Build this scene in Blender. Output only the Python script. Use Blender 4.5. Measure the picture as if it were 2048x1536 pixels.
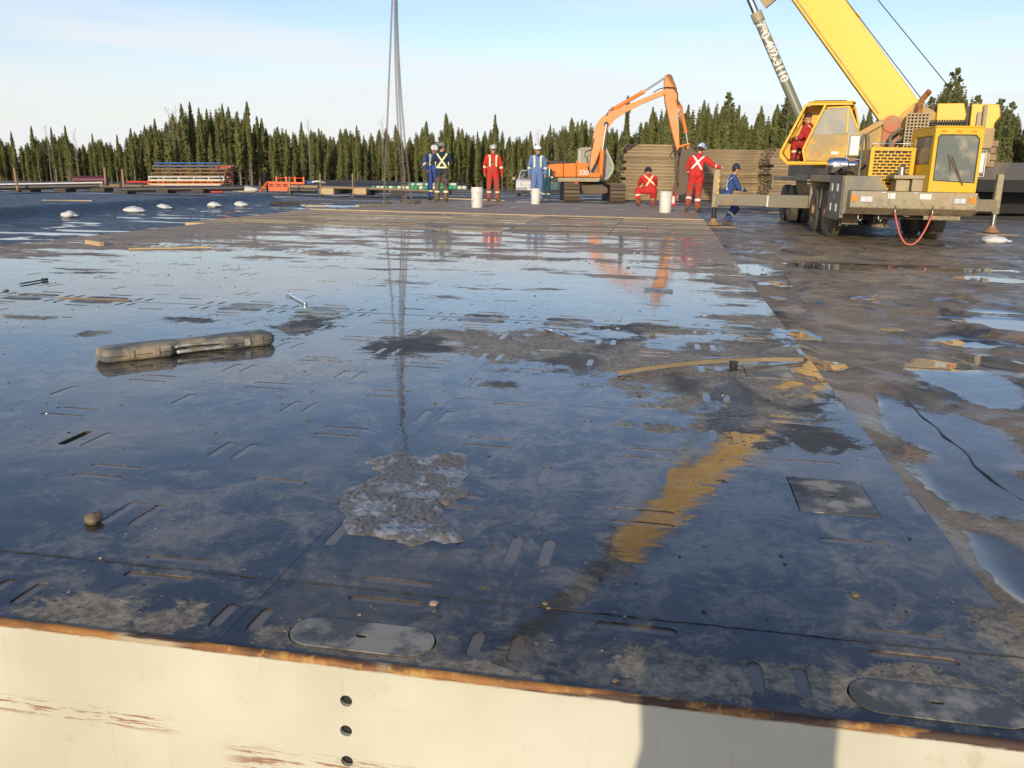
import bpy, bmesh, math, random
import numpy as np
from mathutils import Vector, Matrix, noise
R = math.radians
for o in list(bpy.data.objects): bpy.data.objects.remove(o)
scn = bpy.context.scene
col = scn.collection

# ---------------------------------------------------------------- camera
CAM = np.array([0, 0, 1.0]); FPX = 1675.0
_p, _r = R(14.3), R(1.03)
_R0 = np.array([1., 0, 0]); _F = np.array([0, math.cos(_p), -math.sin(_p)]); _U0 = np.array([0, math.sin(_p), math.cos(_p)])
_X = math.cos(_r)*_R0+math.sin(_r)*_U0; _U = -math.sin(_r)*_R0+math.cos(_r)*_U0
cd = bpy.data.cameras.new('camera'); cam = bpy.data.objects.new('camera', cd); col.objects.link(cam)
cd.sensor_width = 36; cd.lens = FPX/2048*36; cd.clip_start = .05; cd.clip_end = 5000
M = Matrix.Identity(4)
for i in range(3): M[i][0] = _X[i]; M[i][1] = _U[i]; M[i][2] = -_F[i]; M[i][3] = CAM[i]
cam.matrix_world = M
scn.camera = cam
# ---------------------------------------------------------------- world, sun, exposure
SUN_EL, SUN_AZ = 15.0, 194.0      # azimuth the sun stands at, clockwise from +Y
w = bpy.data.worlds.new('World'); scn.world = w; w.use_nodes = True
nt = w.node_tree; nt.nodes.clear()
wo = nt.nodes.new('ShaderNodeOutputWorld'); bg = nt.nodes.new('ShaderNodeBackground'); bg.inputs[1].default_value = .15
sky = nt.nodes.new('ShaderNodeTexSky'); sky.sky_type = 'NISHITA'; sky.sun_disc = False
sky.sun_elevation = R(SUN_EL); sky.sun_rotation = R(SUN_AZ); sky.air_density = 1.05; sky.dust_density = .8; sky.ozone_density = 1.9
# thin cirrus veil: more of it towards the horizon
tc = nt.nodes.new('ShaderNodeTexCoord')
mp = nt.nodes.new('ShaderNodeMapping'); mp.inputs['Scale'].default_value = (.8, 1.0, 9.0); mp.inputs['Rotation'].default_value = (.06, .05, .2)
nz = nt.nodes.new('ShaderNodeTexNoise'); nz.inputs['Scale'].default_value = 1.6; nz.inputs['Detail'].default_value = 7; nz.inputs['Roughness'].default_value = .55
sx = nt.nodes.new('ShaderNodeSeparateXYZ')
mr = nt.nodes.new('ShaderNodeMapRange'); mr.inputs['From Min'].default_value = .0; mr.inputs['From Max'].default_value = .30; mr.inputs['To Min'].default_value = .50; mr.inputs['To Max'].default_value = -.30
ad = nt.nodes.new('ShaderNodeMath'); ad.operation = 'ADD'
cr = nt.nodes.new('ShaderNodeMapRange'); cr.interpolation_type = 'SMOOTHSTEP'; cr.inputs['From Min'].default_value = .38; cr.inputs['From Max'].default_value = 1.08; cr.inputs['To Max'].default_value = .9
mx = nt.nodes.new('ShaderNodeMix'); mx.data_type = 'RGBA'; mx.inputs['B'].default_value = (4.85, 5.0, 5.15, 1)
L = nt.links.new
L(tc.outputs['Generated'], mp.inputs[0]); L(mp.outputs[0], nz.inputs['Vector']); L(tc.outputs['Generated'], sx.inputs[0])
L(sx.outputs[2], mr.inputs['Value']); am = nt.nodes.new('ShaderNodeMath'); am.operation = 'MULTIPLY_ADD'; am.inputs[1].default_value = 2.4; am.inputs[2].default_value = -.72; L(nz.outputs['Fac'], am.inputs[0]); L(am.outputs[0], ad.inputs[0]); L(mr.outputs[0], ad.inputs[1]); L(ad.outputs[0], cr.inputs['Value'])
L(cr.outputs[0], mx.inputs['Factor']); tn = nt.nodes.new('ShaderNodeMix'); tn.data_type = 'RGBA'; tn.blend_type = 'MULTIPLY'; tn.inputs['Factor'].default_value = 1; tn.inputs['B'].default_value = (.97, .925, 1.03, 1); L(sky.outputs[0], tn.inputs['A']); L(tn.outputs['Result'], mx.inputs['A']); L(mx.outputs['Result'], bg.inputs[0]); L(bg.outputs[0], wo.inputs[0])
sd = bpy.data.lights.new('sun', 'SUN'); sd.energy = 2.75; sd.angle = R(.5); sd.color = (1.0, .86, .64)
so = bpy.data.objects.new('sun', sd); col.objects.link(so)
_sd = Vector((math.sin(R(SUN_AZ))*math.cos(R(SUN_EL)), math.cos(R(SUN_AZ))*math.cos(R(SUN_EL)), math.sin(R(SUN_EL))))
so.rotation_euler = _sd.to_track_quat('Z', 'Y').to_euler(); so.location = _sd*60
scn.view_settings.view_transform = 'Standard'; scn.view_settings.look = 'None'; scn.view_settings.gamma = 1.0
scn.view_settings.exposure = .26
scn.render.engine = 'CYCLES'
try:
    scn.cycles.max_bounces = 6; scn.cycles.glossy_bounces = 3; scn.cycles.transmission_bounces = 4; scn.cycles.transparent_max_bounces = 6
except Exception: pass

# ---------------------------------------------------------------- measuring: sight lines of the surveyed photo
def ray(x, y): return (x-1024)/FPX*_X+(768-y)/FPX*_U+_F
def onz(x, y, z=0.0):
    d = ray(x, y); t = (z-1.0)/d[2]; return Vector((d[0]*t, d[1]*t, z))
def at(x, y, Y):
    d = ray(x, y); return Vector(CAM+d*(Y/d[1]))
HD = R(9.9)                      # heading of the deck
def uv(u, v, z=0.0): return Vector((u*math.cos(HD)+v*math.sin(HD), -u*math.sin(HD)+v*math.cos(HD), z))
def to_uv(x, y): return (x*math.cos(HD)-y*math.sin(HD), x*math.sin(HD)+y*math.cos(HD))
DECK = Matrix.Rotation(-HD, 4, 'Z')

# ---------------------------------------------------------------- mesh collector
class MB:
    def __init__(s): s.v = []; s.f = []; s.m = []; s.mi = 0; s.T = None
    def add(s, vs, fs):
        b = len(s.v)
        if s.T is not None: vs = [s.T @ Vector(q) for q in vs]
        s.v += [tuple(q) for q in vs]; s.f += [tuple(b+i for i in f) for f in fs]; s.m += [s.mi]*len(fs); return s
    def box(s, a, b):
        (x0, y0, z0), (x1, y1, z1) = a, b
        return s.add([(x0,y0,z0),(x1,y0,z0),(x1,y1,z0),(x0,y1,z0),(x0,y0,z1),(x1,y0,z1),(x1,y1,z1),(x0,y1,z1)],
                     [(0,3,2,1),(4,5,6,7),(0,1,5,4),(1,2,6,5),(2,3,7,6),(3,0,4,7)])
    def beam(s, p, q, w, h, up=(0,0,1)):
        p, q = Vector(p), Vector(q); d = (q-p).normalized(); x = d.cross(Vector(up))
        if x.length < 1e-4: x = Vector((1,0,0))
        x.normalize(); u = x.cross(d); a, b = x*w/2, u*h/2
        return s.add([p-a-b, p+a-b, p+a+b, p-a+b, q-a-b, q+a-b, q+a+b, q-a+b], [(0,1,2,3),(7,6,5,4),(0,4,5,1),(1,5,6,2),(2,6,7,3),(3,7,4,0)])
    def cone(s, p, q, r0, r1=None, n=12, caps=True):
        r1 = r0 if r1 is None else r1; p, q = Vector(p), Vector(q); d = (q-p).normalized()
        x = d.orthogonal().normalized(); y = d.cross(x); vs = []
        for c, r in ((p, r0), (q, r1)):
            for i in range(n): t = 2*math.pi*i/n; vs.append(c+x*math.cos(t)*r+y*math.sin(t)*r)
        fs = [(i, (i+1) % n, n+(i+1) % n, n+i) for i in range(n)]
        if caps: fs += [tuple(range(n))[::-1], tuple(range(n, 2*n))]
        return s.add(vs, fs)
    def tube(s, pts, r, n=8, r1=None):
        pts = [Vector(p) for p in pts]; vs = []; fs = []; x = None
        for k, p in enumerate(pts):
            d = (pts[min(k+1, len(pts)-1)]-pts[max(k-1, 0)]).normalized()
            if x is None: x = d.orthogonal().normalized()
            else: x = (x-d*x.dot(d)).normalized()
            y = d.cross(x); rr = r if r1 is None else r+(r1-r)*k/(len(pts)-1)
            for i in range(n): t = 2*math.pi*i/n; vs.append(p+x*math.cos(t)*rr+y*math.sin(t)*rr)
        for k in range(len(pts)-1):
            for i in range(n): fs.append((k*n+i, k*n+(i+1) % n, (k+1)*n+(i+1) % n, (k+1)*n+i))
        fs += [tuple(range(n))[::-1], tuple(range((len(pts)-1)*n, len(pts)*n))]
        return s.add(vs, fs)
    def prism(s, poly, a, b, ax='y'):        # poly in the plane across ax, extruded from a to b
        n = len(poly)
        def P(p, t): return {'x': (t, p[0], p[1]), 'y': (p[0], t, p[1]), 'z': (p[0], p[1], t)}[ax]
        ar = sum(poly[i][0]*poly[(i+1) % n][1]-poly[(i+1) % n][0]*poly[i][1] for i in range(n))
        if (ar > 0) == (ax == 'y'): poly = poly[::-1]
        if a > b: a, b = b, a
        return s.add([P(p, a) for p in poly]+[P(p, b) for p in poly],
                     [tuple(range(n))[::-1], tuple(range(n, 2*n))]+[(i, (i+1) % n, n+(i+1) % n, n+i) for i in range(n)])
    def lathe(s, prof, c=(0,0,0), n=24, ax='z'):  # prof: (r, h)
        vs = []; fs = []
        for r, h in prof:
            for i in range(n):
                t = 2*math.pi*i/n; a, b = r*math.cos(t), r*math.sin(t)
                q = {'z': (a, b, h), 'x': (h, a, b), 'y': (b, h, a)}[ax]; vs.append((q[0]+c[0], q[1]+c[1], q[2]+c[2]))
        for k in range(len(prof)-1):
            for i in range(n): fs.append((k*n+i, k*n+(i+1) % n, (k+1)*n+(i+1) % n, (k+1)*n+i))
        fs += [tuple(range(n))[::-1], tuple(range((len(prof)-1)*n, len(prof)*n))]
        return s.add(vs, fs)
    def ball(s, c, r, n=12, mth=8):
        rx, ry, rz = r if isinstance(r, (tuple, list)) else (r, r, r); vs = [(c[0], c[1], c[2]-rz)]; fs = []
        for k in range(1, mth):
            ph = -math.pi/2+math.pi*k/mth
            for i in range(n): t = 2*math.pi*i/n; vs.append((c[0]+rx*math.cos(ph)*math.cos(t), c[1]+ry*math.cos(ph)*math.sin(t), c[2]+rz*math.sin(ph)))
        vs.append((c[0], c[1], c[2]+rz)); e = len(vs)-1
        for i in range(n):
            fs.append((0, 1+(i+1) % n, 1+i)); fs.append((e, e-n+i, e-n+(i+1) % n))
            for k in range(mth-2): a = 1+k*n; fs.append((a+i, a+(i+1) % n, a+n+(i+1) % n, a+n+i))
        return s.add(vs, fs)
    def build(s, name, mat, parent=None, smooth=False, bevel=0, loc=None, rz=None, segs=2):
        me = bpy.data.meshes.new(name); me.from_pydata(s.v, [], s.f)
        for mm in (mat if isinstance(mat, (list, tuple)) else [mat]): me.materials.append(mm)
        if any(s.m): me.polygons.foreach_set('material_index', s.m)
        if smooth: me.polygons.foreach_set('use_smooth', [True]*len(s.f))
        me.update(); o = bpy.data.objects.new(name, me); col.objects.link(o)
        if smooth == 'auto':
            me.set_sharp_from_angle(angle=R(40))
        if parent: o.parent = parent
        if loc is not None: o.location = loc
        if rz is not None: o.rotation_euler.z = rz
        if bevel:
            b = o.modifiers.new('bevel', 'BEVEL'); b.width = bevel; b.segments = segs; b.limit_method = 'ANGLE'; b.angle_limit = R(35)
        return o
def tag(o, label=None, cat=None, group=None, kind=None):
    if label: o['label'] = label
    if cat: o['category'] = cat
    if group: o['group'] = group
    if kind: o['kind'] = kind
    return o
def thing(name, label, cat, loc=(0,0,0), rz=0, group=None):
    o = bpy.data.objects.new(name, None); col.objects.link(o); o.location = loc; o.rotation_euler = (0, 0, rz); o.empty_display_size = .2
    return tag(o, label, cat, group)
def kids(o): return [c for c in bpy.data.objects if c.parent == o]
def copy_tree(o, parent=None):
    c = o.copy(); col.objects.link(c); c.parent = parent
    for ch in kids(o): copy_tree(ch, c)
    return c
def put(root, loc, rz=0, label=None, scale=None):
    c = copy_tree(root); c.location = loc; c.rotation_euler = (0, 0, rz)
    if label: c['label'] = label
    if scale: c.scale = scale if isinstance(scale, (tuple, list)) else (scale,)*3
    return c

# ---------------------------------------------------------------- materials
class NM:
    def __init__(s, name):
        s.mat = bpy.data.materials.new(name); s.mat.use_nodes = True; s.nt = s.mat.node_tree; s.b = s.nt.nodes['Principled BSDF']; s.L = s.nt.links.new
        s.pos = None
    def n(s, t, **k):
        q = s.nt.nodes.new(t)
        for a, b in k.items(): setattr(q, a, b)
        return q
    def put(s, sock, v):
        if hasattr(v, 'is_linked') or isinstance(v, bpy.types.NodeSocket): s.L(v, sock)
        else: sock.default_value = v
    def P(s, scale=None, obj=False, rotz=None):
        if obj: src = s.n('ShaderNodeTexCoord').outputs['Object']
        else: src = s.n('ShaderNodeNewGeometry').outputs['Position']
        if scale is None and rotz is None: return src
        m = s.n('ShaderNodeMapping'); s.L(src, m.inputs[0])
        if scale is not None: m.inputs['Scale'].default_value = scale if isinstance(scale, (tuple, list)) else (scale,)*3
        if rotz is not None: m.inputs['Rotation'].default_value = (0, 0, rotz)
        return m.outputs[0]
    def noise(s, scale, detail=5, rough=.55, vec=None, dist=0, obj=False):
        q = s.n('ShaderNodeTexNoise'); q.inputs['Scale'].default_value = scale; q.inputs['Detail'].default_value = detail
        q.inputs['Roughness'].default_value = rough; q.inputs['Distortion'].default_value = dist
        s.L(vec if vec is not None else s.P(obj=obj), q.inputs['Vector']); return q.outputs['Fac']
    def vor(s, scale, feat='F1', vec=None, obj=False):
        q = s.n('ShaderNodeTexVoronoi'); q.feature = feat; q.inputs['Scale'].default_value = scale
        s.L(vec if vec is not None else s.P(obj=obj), q.inputs['Vector']); return q.outputs['Distance']
    def m(s, op, a, b=0.0, c=None):
        q = s.n('ShaderNodeMath'); q.operation = op; s.put(q.inputs[0], a); s.put(q.inputs[1], b)
        if c is not None: s.put(q.inputs[2], c)
        return q.outputs[0]
    def ss(s, v, lo, hi, a=0.0, b=1.0):
        q = s.n('ShaderNodeMapRange'); q.interpolation_type = 'SMOOTHSTEP'; s.put(q.inputs['Value'], v)
        s.put(q.inputs['From Min'], lo); s.put(q.inputs['From Max'], hi); s.put(q.inputs['To Min'], a); s.put(q.inputs['To Max'], b); return q.outputs[0]
    def mix(s, f, a, b):
        q = s.n('ShaderNodeMix'); q.data_type = 'RGBA'; s.put(q.inputs['Factor'], f)
        for k, v in (('A', a), ('B', b)): s.put(q.inputs[k], (*v, 1) if isinstance(v, tuple) and len(v) == 3 else v)
        return q.outputs['Result']
    def bump(s, h, strength=.3, dist=.01, normal=None):
        q = s.n('ShaderNodeBump'); q.inputs['Strength'].default_value = strength; q.inputs['Distance'].default_value = dist; s.put(q.inputs['Height'], h)
        if normal is not None: s.L(normal, q.inputs['Normal'])
        return q.outputs[0]
    def ell(s, blobs):      # max over ellipses of 1-|p|: blobs = (cx,cy,ax,ay) in world metres; rotated with the deck
        pos = s.P(rotz=None); vr = s.n('ShaderNodeVectorRotate'); vr.rotation_type = 'Z_AXIS'; vr.inputs['Angle'].default_value = HD; s.L(pos, vr.inputs['Vector'])
        out = None
        for (cx, cy, ax, ay) in blobs:
            a = s.n('ShaderNodeVectorMath'); a.operation = 'SUBTRACT'; s.L(vr.outputs[0], a.inputs[0]); a.inputs[1].default_value = (cx, cy, 0)
            b = s.n('ShaderNodeVectorMath'); b.operation = 'MULTIPLY'; s.L(a.outputs[0], b.inputs[0]); b.inputs[1].default_value = (1/ax, 1/ay, 0)
            c = s.n('ShaderNodeVectorMath'); c.operation = 'LENGTH'; s.L(b.outputs[0], c.inputs[0])
            o = s.m('SUBTRACT', 1.0, c.outputs['Value']); out = o if out is None else s.m('MAXIMUM', out, o)
        return out
    def set(s, color=None, rough=None, metal=None, normal=None, **k):
        if color is not None: s.put(s.b.inputs['Base Color'], (*color, 1) if isinstance(color, tuple) and len(color) == 3 else color)
        if rough is not None: s.put(s.b.inputs['Roughness'], rough)
        if metal is not None: s.put(s.b.inputs['Metallic'], metal)
        if normal is not None: s.L(normal, s.b.inputs['Normal'])
        for a, v in k.items(): s.put(s.b.inputs[a.replace('_', ' ')], v)
        return s.mat
def paint(name, c, dirt=(.30, .22, .13), amt=.5, rough=.4, scale=2.0, metal=0.0, obj=False, rust=0.0, bump=.05, low=0.0):
    m = NM(name); a = m.noise(scale, 6, .62, obj=obj); b = m.noise(scale*7, 4, .6, obj=obj)
    f = m.ss(m.m('ADD', m.m('MULTIPLY', a, .75), m.m('MULTIPLY', b, .25)), .62-amt*.35, .80-amt*.3)
    f = m.m('MULTIPLY', f, min(1, .35+amt))
    cc = m.mix(f, c, dirt)
    v = m.ss(m.noise(scale*22, 3, obj=obj), .3, .7, .94, 1.05)
    cc = m.mix(1.0, cc, cc); mm = m.n('ShaderNodeMix'); mm.data_type = 'RGBA'; mm.blend_type = 'MULTIPLY'; mm.inputs['Factor'].default_value = 1
    cv = m.n('ShaderNodeCombineColor'); [m.L(v, cv.inputs[i]) for i in range(3)]; m.L(cc, mm.inputs['A']); m.L(cv.outputs[0], mm.inputs['B']); cc = mm.outputs['Result']
    if low:
        sp = m.n('ShaderNodeSeparateXYZ'); m.L(m.P(), sp.inputs[0]); f2 = m.ss(m.m('ADD', sp.outputs[2], m.m('MULTIPLY', m.m('SUBTRACT', b, .5), -2.2)), -.1, low, .85, 0); cc = m.mix(f2, cc, (.20, .15, .095))
    if rust: cc = m.mix(m.ss(m.noise(scale*3.1, 6, .7, obj=obj), .72-rust*.25, .76-rust*.2), cc, (.20, .075, .025))
    return m.set(cc, m.m('ADD', rough, m.m('MULTIPLY', f, .35)), metal, m.bump(b, bump, .01))
def plain(name, c, rough=.5, metal=0.0, var=.12, scale=30):
    m = NM(name); v = m.noise(scale, 4, .6)
    return m.set(m.mix(v, tuple(x*(1-var) for x in c), tuple(min(1, x*(1+var)) for x in c)), rough, metal, m.bump(v, .15, .004))
YEL = (.80, .45, .012)
m_yel = paint('crane_yellow_paint', YEL, (.50, .36, .17), .30, .38, 1.3)
m_yel_dusty = paint('dusty_yellow_paint', (.70, .40, .03), (.42, .31, .16), .75, .5, 1.6)
m_grey = paint('grey_green_paint', (.16, .165, .13), (.38, .30, .18), .5, .45, 1.5, low=.9)
m_tan = paint('dusty_grey_paint', (.35, .30, .19), (.46, .36, .21), .6, .5, 1.4, low=.8)
m_orange = paint('orange_paint', (.80, .22, .035), (.45, .28, .16), .2, .25, 1.0)
m_orange_d = paint('dusty_glare_orange_paint', (.82, .32, .10), (.55, .36, .2), .4, .35, 1.0)  # dust, with sun glare put into the paler peach base colour
m_mud = plain('dried_mud', (.20, .145, .085), .85, 0, .35, 9)
m_dark = plain('black_grease_steel', (.025, .024, .022), .55, 0, .3, 14)
m_track = plain('muddy_track_steel', (.15, .11, .07), .7, .2, .4, 12)
m_chrome = plain('bright_chrome', (.80, .80, .80), .12, 1.0, .05, 3)
m_steel = plain('worn_steel', (.42, .41, .39), .32, .9, .2, 40)
m_rubber = plain('tyre_rubber', (.13, .11, .08), .8, 0, .35, 7)
m_white = paint('chipped_white_paint', (.72, .70, .64), (.38, .30, .2), .35, .5, 7.0)
m_black = plain('black_plastic', (.02, .02, .022), .4)
m_red = paint('red_paint', (.55, .035, .02), (.3, .2, .14), .2, .45, 2.0)
m_blue = paint('blue_paint', (.04, .12, .33), (.3, .2, .14), .2, .45, 2.0)
m_hivis_or = plain('bright_orange_paint', (.80, .11, .012), .45)
m_amber = plain('amber_lens', (.80, .26, .02), .2, 0, .1)
m_lens = plain('clear_lens', (.72, .74, .74), .12, .3, .3, 60)
def glass(name, c=(.10, .12, .12), alpha=.55, rough=.08):
    m = NM(name); v = m.noise(3.0, 5); return m.set(m.mix(m.ss(v, .42, .75), c, (.45, .38, .26)), m.ss(v, .4, .7, rough, rough+.3), 0, Alpha=m.ss(v, .4, .75, alpha, min(1, alpha+.3)))
m_glass = glass('dusty_cab_glass', (.20, .24, .22), .6, .12); m_glass_dark = glass('dark_vehicle_glass', (.02, .03, .03), .92, .05)
def wood(name, a, b, sc=(2.2, 26, 26), rough=.75):
    m = NM(name); v = m.noise(1.6, 6, .6, vec=m.P(sc, obj=True)); g = m.noise(.8, 4, obj=True)
    return m.set(m.mix(m.m('MULTIPLY', v, m.ss(g, .3, .7, .6, 1.4)), a, b), rough, 0, m.bump(v, .4, .004))
m_wood = wood('weathered_timber', (.16, .11, .065), (.42, .31, .18))
m_wood_new = wood('pale_cut_timber', (.38, .26, .12), (.66, .50, .28))
m_wood_dark = wood('dark_wet_timber', (.03, .024, .02), (.09, .07, .05))
# ================================================================ THE SETTING: ground, liner, water
def lerp(x, xs, ys): return float(np.interp(x, xs, ys))
def gz(x, y):
    return lerp(y, [0, 4, 12, 35, 45, 62, 100, 140, 2000], [-.06, -.06, -.35, -.38, -.5, -.85, -1.15, -1.4, -1.4])
def fbm(x, y, z=0, o=4, s=1.0):
    a = 0; k = 1
    for i in range(o): a += noise.noise(Vector((x*s*k, y*s*k, z+i*7.1)))/k; k *= 2.03
    return a
def build_ground():
    xs = sorted(set([round(t, 2) for t in list(np.arange(-40, 40.01, 1.0))+[-1500, -700, -300, -160, -100, -70, -50, 50, 70, 100, 160, 300, 700, 1500]]))
    ys = [-60, -30, -12, -6, -3, -1]+[round(t, 2) for t in np.arange(0, 60, 1.0)]+[64, 70, 78, 88, 100, 120, 150, 220, 400, 900, 2000]
    vs = []; fs = []; n = len(xs)
    for y in ys:
        for x in xs:
            u, v = to_uv(x, y); z = gz(x, y)
            if v < 29: z -= .09
            if -1 < v < 29 and -8.6 < u < 1.4: z = min(z, -.52)
            if y < 1.3: z = -.45
            if v >= 29: z += .05*fbm(x, y, 0, 3, .3)
            if y > 62: z += .15*fbm(x, y, 2, 2, .08)
            vs.append((x, y, z))
    for j in range(len(ys)-1):
        for i in range(n-1): a = j*n+i; fs.append((a, a+1, a+n+1, a+n))
    m = NM('mud_gravel_snow_ground')
    a = m.noise(.35, 7, .6); b = m.noise(3.5, 5, .65); c = m.noise(.12, 4)
    base = m.mix(b, (.11, .082, .058), (.23, .175, .125)); base = m.mix(m.ss(a, .42, .6), base, (.055, .050, .047))
    sp = m.n('ShaderNodeSeparateXYZ'); m.L(m.P(), sp.inputs[0]); far = m.ss(sp.outputs[1], 33, 44)
    sn = m.m('MULTIPLY', m.ss(m.noise(.22, 6, .6, vec=m.P((.5, 1.6, 1))), .52, .60), far)
    sn = m.m('MULTIPLY', sn, m.ss(b, .3, .5))
    colr = m.mix(sn, base, (.62, .66, .72))
    wet = m.m('MULTIPLY', m.ss(m.noise(.3, 5, .5, vec=m.P((.6, 2.0, 1))), .56, .585), m.m('SUBTRACT', 1.0, sn))
    mat = m.set(m.mix(wet, colr, (.04, .035, .03)), m.m('SUBTRACT', .85, m.m('MULTIPLY', wet, .8)), 0, m.bump(m.m('MULTIPLY', b, m.m('SUBTRACT', 1.0, wet)), .5, .05))
    B = MB(); B.add(vs, fs); tag(B.build('ground', mat, smooth=True), kind='structure')
build_ground()

# puddles surveyed on the liner right of the deck: (px, py, half width px, half height px)
PUD = [(1925,770,82,50),(1985,735,60,30),(1900,880,105,60),(1965,980,120,62),(2035,652,85,14),(1925,640,45,7),(1505,538,38,10),(1548,568,34,6),(1640,527,95,13),(1745,528,60,9),
       (1870,531,115,13),(2040,1150,60,75),(1640,744,52,14),(1600,672,34,13),(1575,581,22,5),(1960,690,90,12),(1800,830,28,40),(1990,560,60,6),(1720,600,26,4),(1890,606,40,5),(1990,625,50,6),(1560,600,30,5),(1850,700,30,5),(1640,610,20,4),(1780,660,26,4)]
def steps(v):            # gentle terraces, so that standing water is level
    return lerp(v, [0, 5.0, 6.2, 8.8, 10, 13.2, 14.5, 60], [-.055, -.055, -.15, -.15, -.25, -.25, -.36, -.36])
def build_liner():
    pd = []
    for (px, py, hx, hy) in PUD:
        v0 = to_uv(*onz(px, py, -.2)[:2])[1]; z = steps(v0)
        c = to_uv(*onz(px, py, z)[:2]); e = to_uv(*onz(px+hx, py, z)[:2]); t = to_uv(*onz(px, py-hy, z)[:2]); b = to_uv(*onz(px, py+hy, z)[:2])
        pd.append((c[0], (t[1]+b[1])/2, abs(e[0]-c[0]), max(.05, abs(t[1]-b[1])/2), z))
    us = []; u = .90
    vsn = [.6]
    while vsn[-1] < 31: vsn.append(vsn[-1]*1.013+.012)
    uu = [.857]
    while uu[-1] < 20: uu.append(uu[-1]+.035+max(0, uu[-1]-3)*.018)
    vs = []; fs = []; wet = []
    n = len(uu)
    for v in vsn:
        zb = steps(v)
        for u in uu:
            best = -9
            wob = .28*noise.noise(Vector((u*1.6, v*1.2, 3)))+.20*noise.noise(Vector((u*5.1, v*4.2, 9)))+.10*noise.noise(Vector((u*16, v*13, 5)))
            for (cu, cv, au, av, z) in pd:
                du, dv = (u-cu)/au, (v-cv)/av
                if abs(du) < 1.8 and abs(dv) < 1.8: best = max(best, 1-math.hypot(du, dv)+wob)
            ridge = abs(noise.noise(Vector((u*.55+v*.1, v*1.1-u*.25, 1))))       # wrinkles of the sheet, running across
            rough = .045*(1-min(1, ridge*5))+.022*noise.noise(Vector((u*.8, v*.8, 2)))+.016*noise.noise(Vector((u*2.5+v*.4, v*3.4, 4)))+.007*noise.noise(Vector((u*9, v*9, 6)))+.004*noise.noise(Vector((u*23, v*23, 6)))
            damp = 1 if v < 18 else max(.25, 1-(v-18)/8)
            g = min(1, max(0, -best*1.6)) if best > -9 else 1
            z = zb+(.012+max(-.008, rough)*1.0*damp)*(.15+.85*g)
            if best > 0: z = zb
            elif best > -9: z = zb+max(.0, min(1, -best*2.2))*(z-zb)+.001
            if u < 1.0: z = min(z, -.018)*(1-(1.0-u)/.15)+(-.022 if v < 5.5 else z)*(1.0-u)/.15
            vs.append(uv(u, v, z)); wet.append(max(-1, min(1, best if best > -9 else -1)))
    for j in range(len(vsn)-1):
        for i in range(n-1): a = j*n+i; fs.append((a, a+1, a+n+1, a+n))
    m = NM('wet_black_liner_with_mud')
    at_ = m.n('ShaderNodeAttribute'); at_.attribute_name = 'wet'; wt = m.ss(m.m('ADD', at_.outputs['Fac'], m.m('ADD', m.m('MULTIPLY', m.m('SUBTRACT', m.noise(5, 7, .75), .5), 1.1), m.m('MULTIPLY', m.m('SUBTRACT', m.noise(32, 4, .7), .5), .35))), -.10, .05)
    a = m.noise(.9, 7, .65, dist=.6); b = m.noise(7, 6, .65); c = m.noise(2.6, 7, .7, vec=m.P((1, 1, 1)), dist=1.2); g = m.noise(60, 3, .6)
    dirt = m.mix(b, (.13, .095, .056), (.38, .28, .17)); liner = m.mix(b, (.035, .033, .031), (.085, .076, .066))
    cc = m.mix(m.ss(m.m('ADD', m.m('MULTIPLY', a, .5), m.m('MULTIPLY', c, .5)), .38, .52), liner, dirt)
    under = m.mix(m.ss(a, .4, .62), (.02, .021, .024), (.065, .053, .04))
    film = m.ss(m.noise(2.1, 6, .6, dist=.5), .47, .56)
    film = m.m('MULTIPLY', film, .65)
    wc = m.ss(m.m('ADD', at_.outputs['Fac'], m.m('MULTIPLY', m.m('SUBTRACT', m.noise(6, 6, .7), .5), .6)), -.22, .22)
    mat = m.set(m.mix(wc, cc, under), m.ss(b, .3, .75, .35, .75), 0, m.bump(m.m('ADD', m.m('ADD', b, m.m('MULTIPLY', c, .8)), m.m('MULTIPLY', g, .3)), .8, .03),
                Coat_Weight=m.m('MAXIMUM', wt, film), Coat_IOR=1.33, Coat_Roughness=m.m('ADD', .0, m.m('MULTIPLY', m.m('SUBTRACT', 1.0, wt), m.ss(c, .35, .65, .12, .5))), Specular_IOR_Level=.3)
    cn = m.bump(m.m('ADD', m.noise(2.2, 3), m.m('MULTIPLY', m.noise(14, 4), .2)), .10, .01); m.L(cn, m.b.inputs['Coat Normal'])
    B = MB(); B.add(vs, fs); o = B.build('liner_sheet', mat, smooth=True)
    o.data.attributes.new('wet', 'FLOAT', 'POINT').data.foreach_set('value', wet)
    tag(o, kind='structure')
    # lap seam of the liner: a thin raised welded edge
    pts = [(1440,470),(1500,500),(1560,545),(1600,583),(1640,630),(1680,672),(1722,712),(1752,742),(1800,790),(1842,832),(1880,862),(1905,885),(1945,925),(1985,962),(2060,1010)]
    B = MB(); P = []
    for i, (px, py) in enumerate(pts):
        v0 = to_uv(*onz(px, py, -.2)[:2])[1]; P.append(onz(px, py, steps(v0)))
    Q = []
    for i in range(len(P)-1):
        for t in range(6): Q.append(P[i].lerp(P[i+1], t/6)+Vector((noise.noise(Vector((i+t/6, 0, 0)))*.03, noise.noise(Vector((0, i+t/6, 0)))*.03, .001+.007*noise.noise(Vector((i*1.3+t/6, 5, 0))))))
    B.tube(Q, .0045, 5)
    B.build('liner_seam', m_black, smooth=True); tag(bpy.data.objects['liner_seam'], kind='structure')
build_liner()

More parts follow.
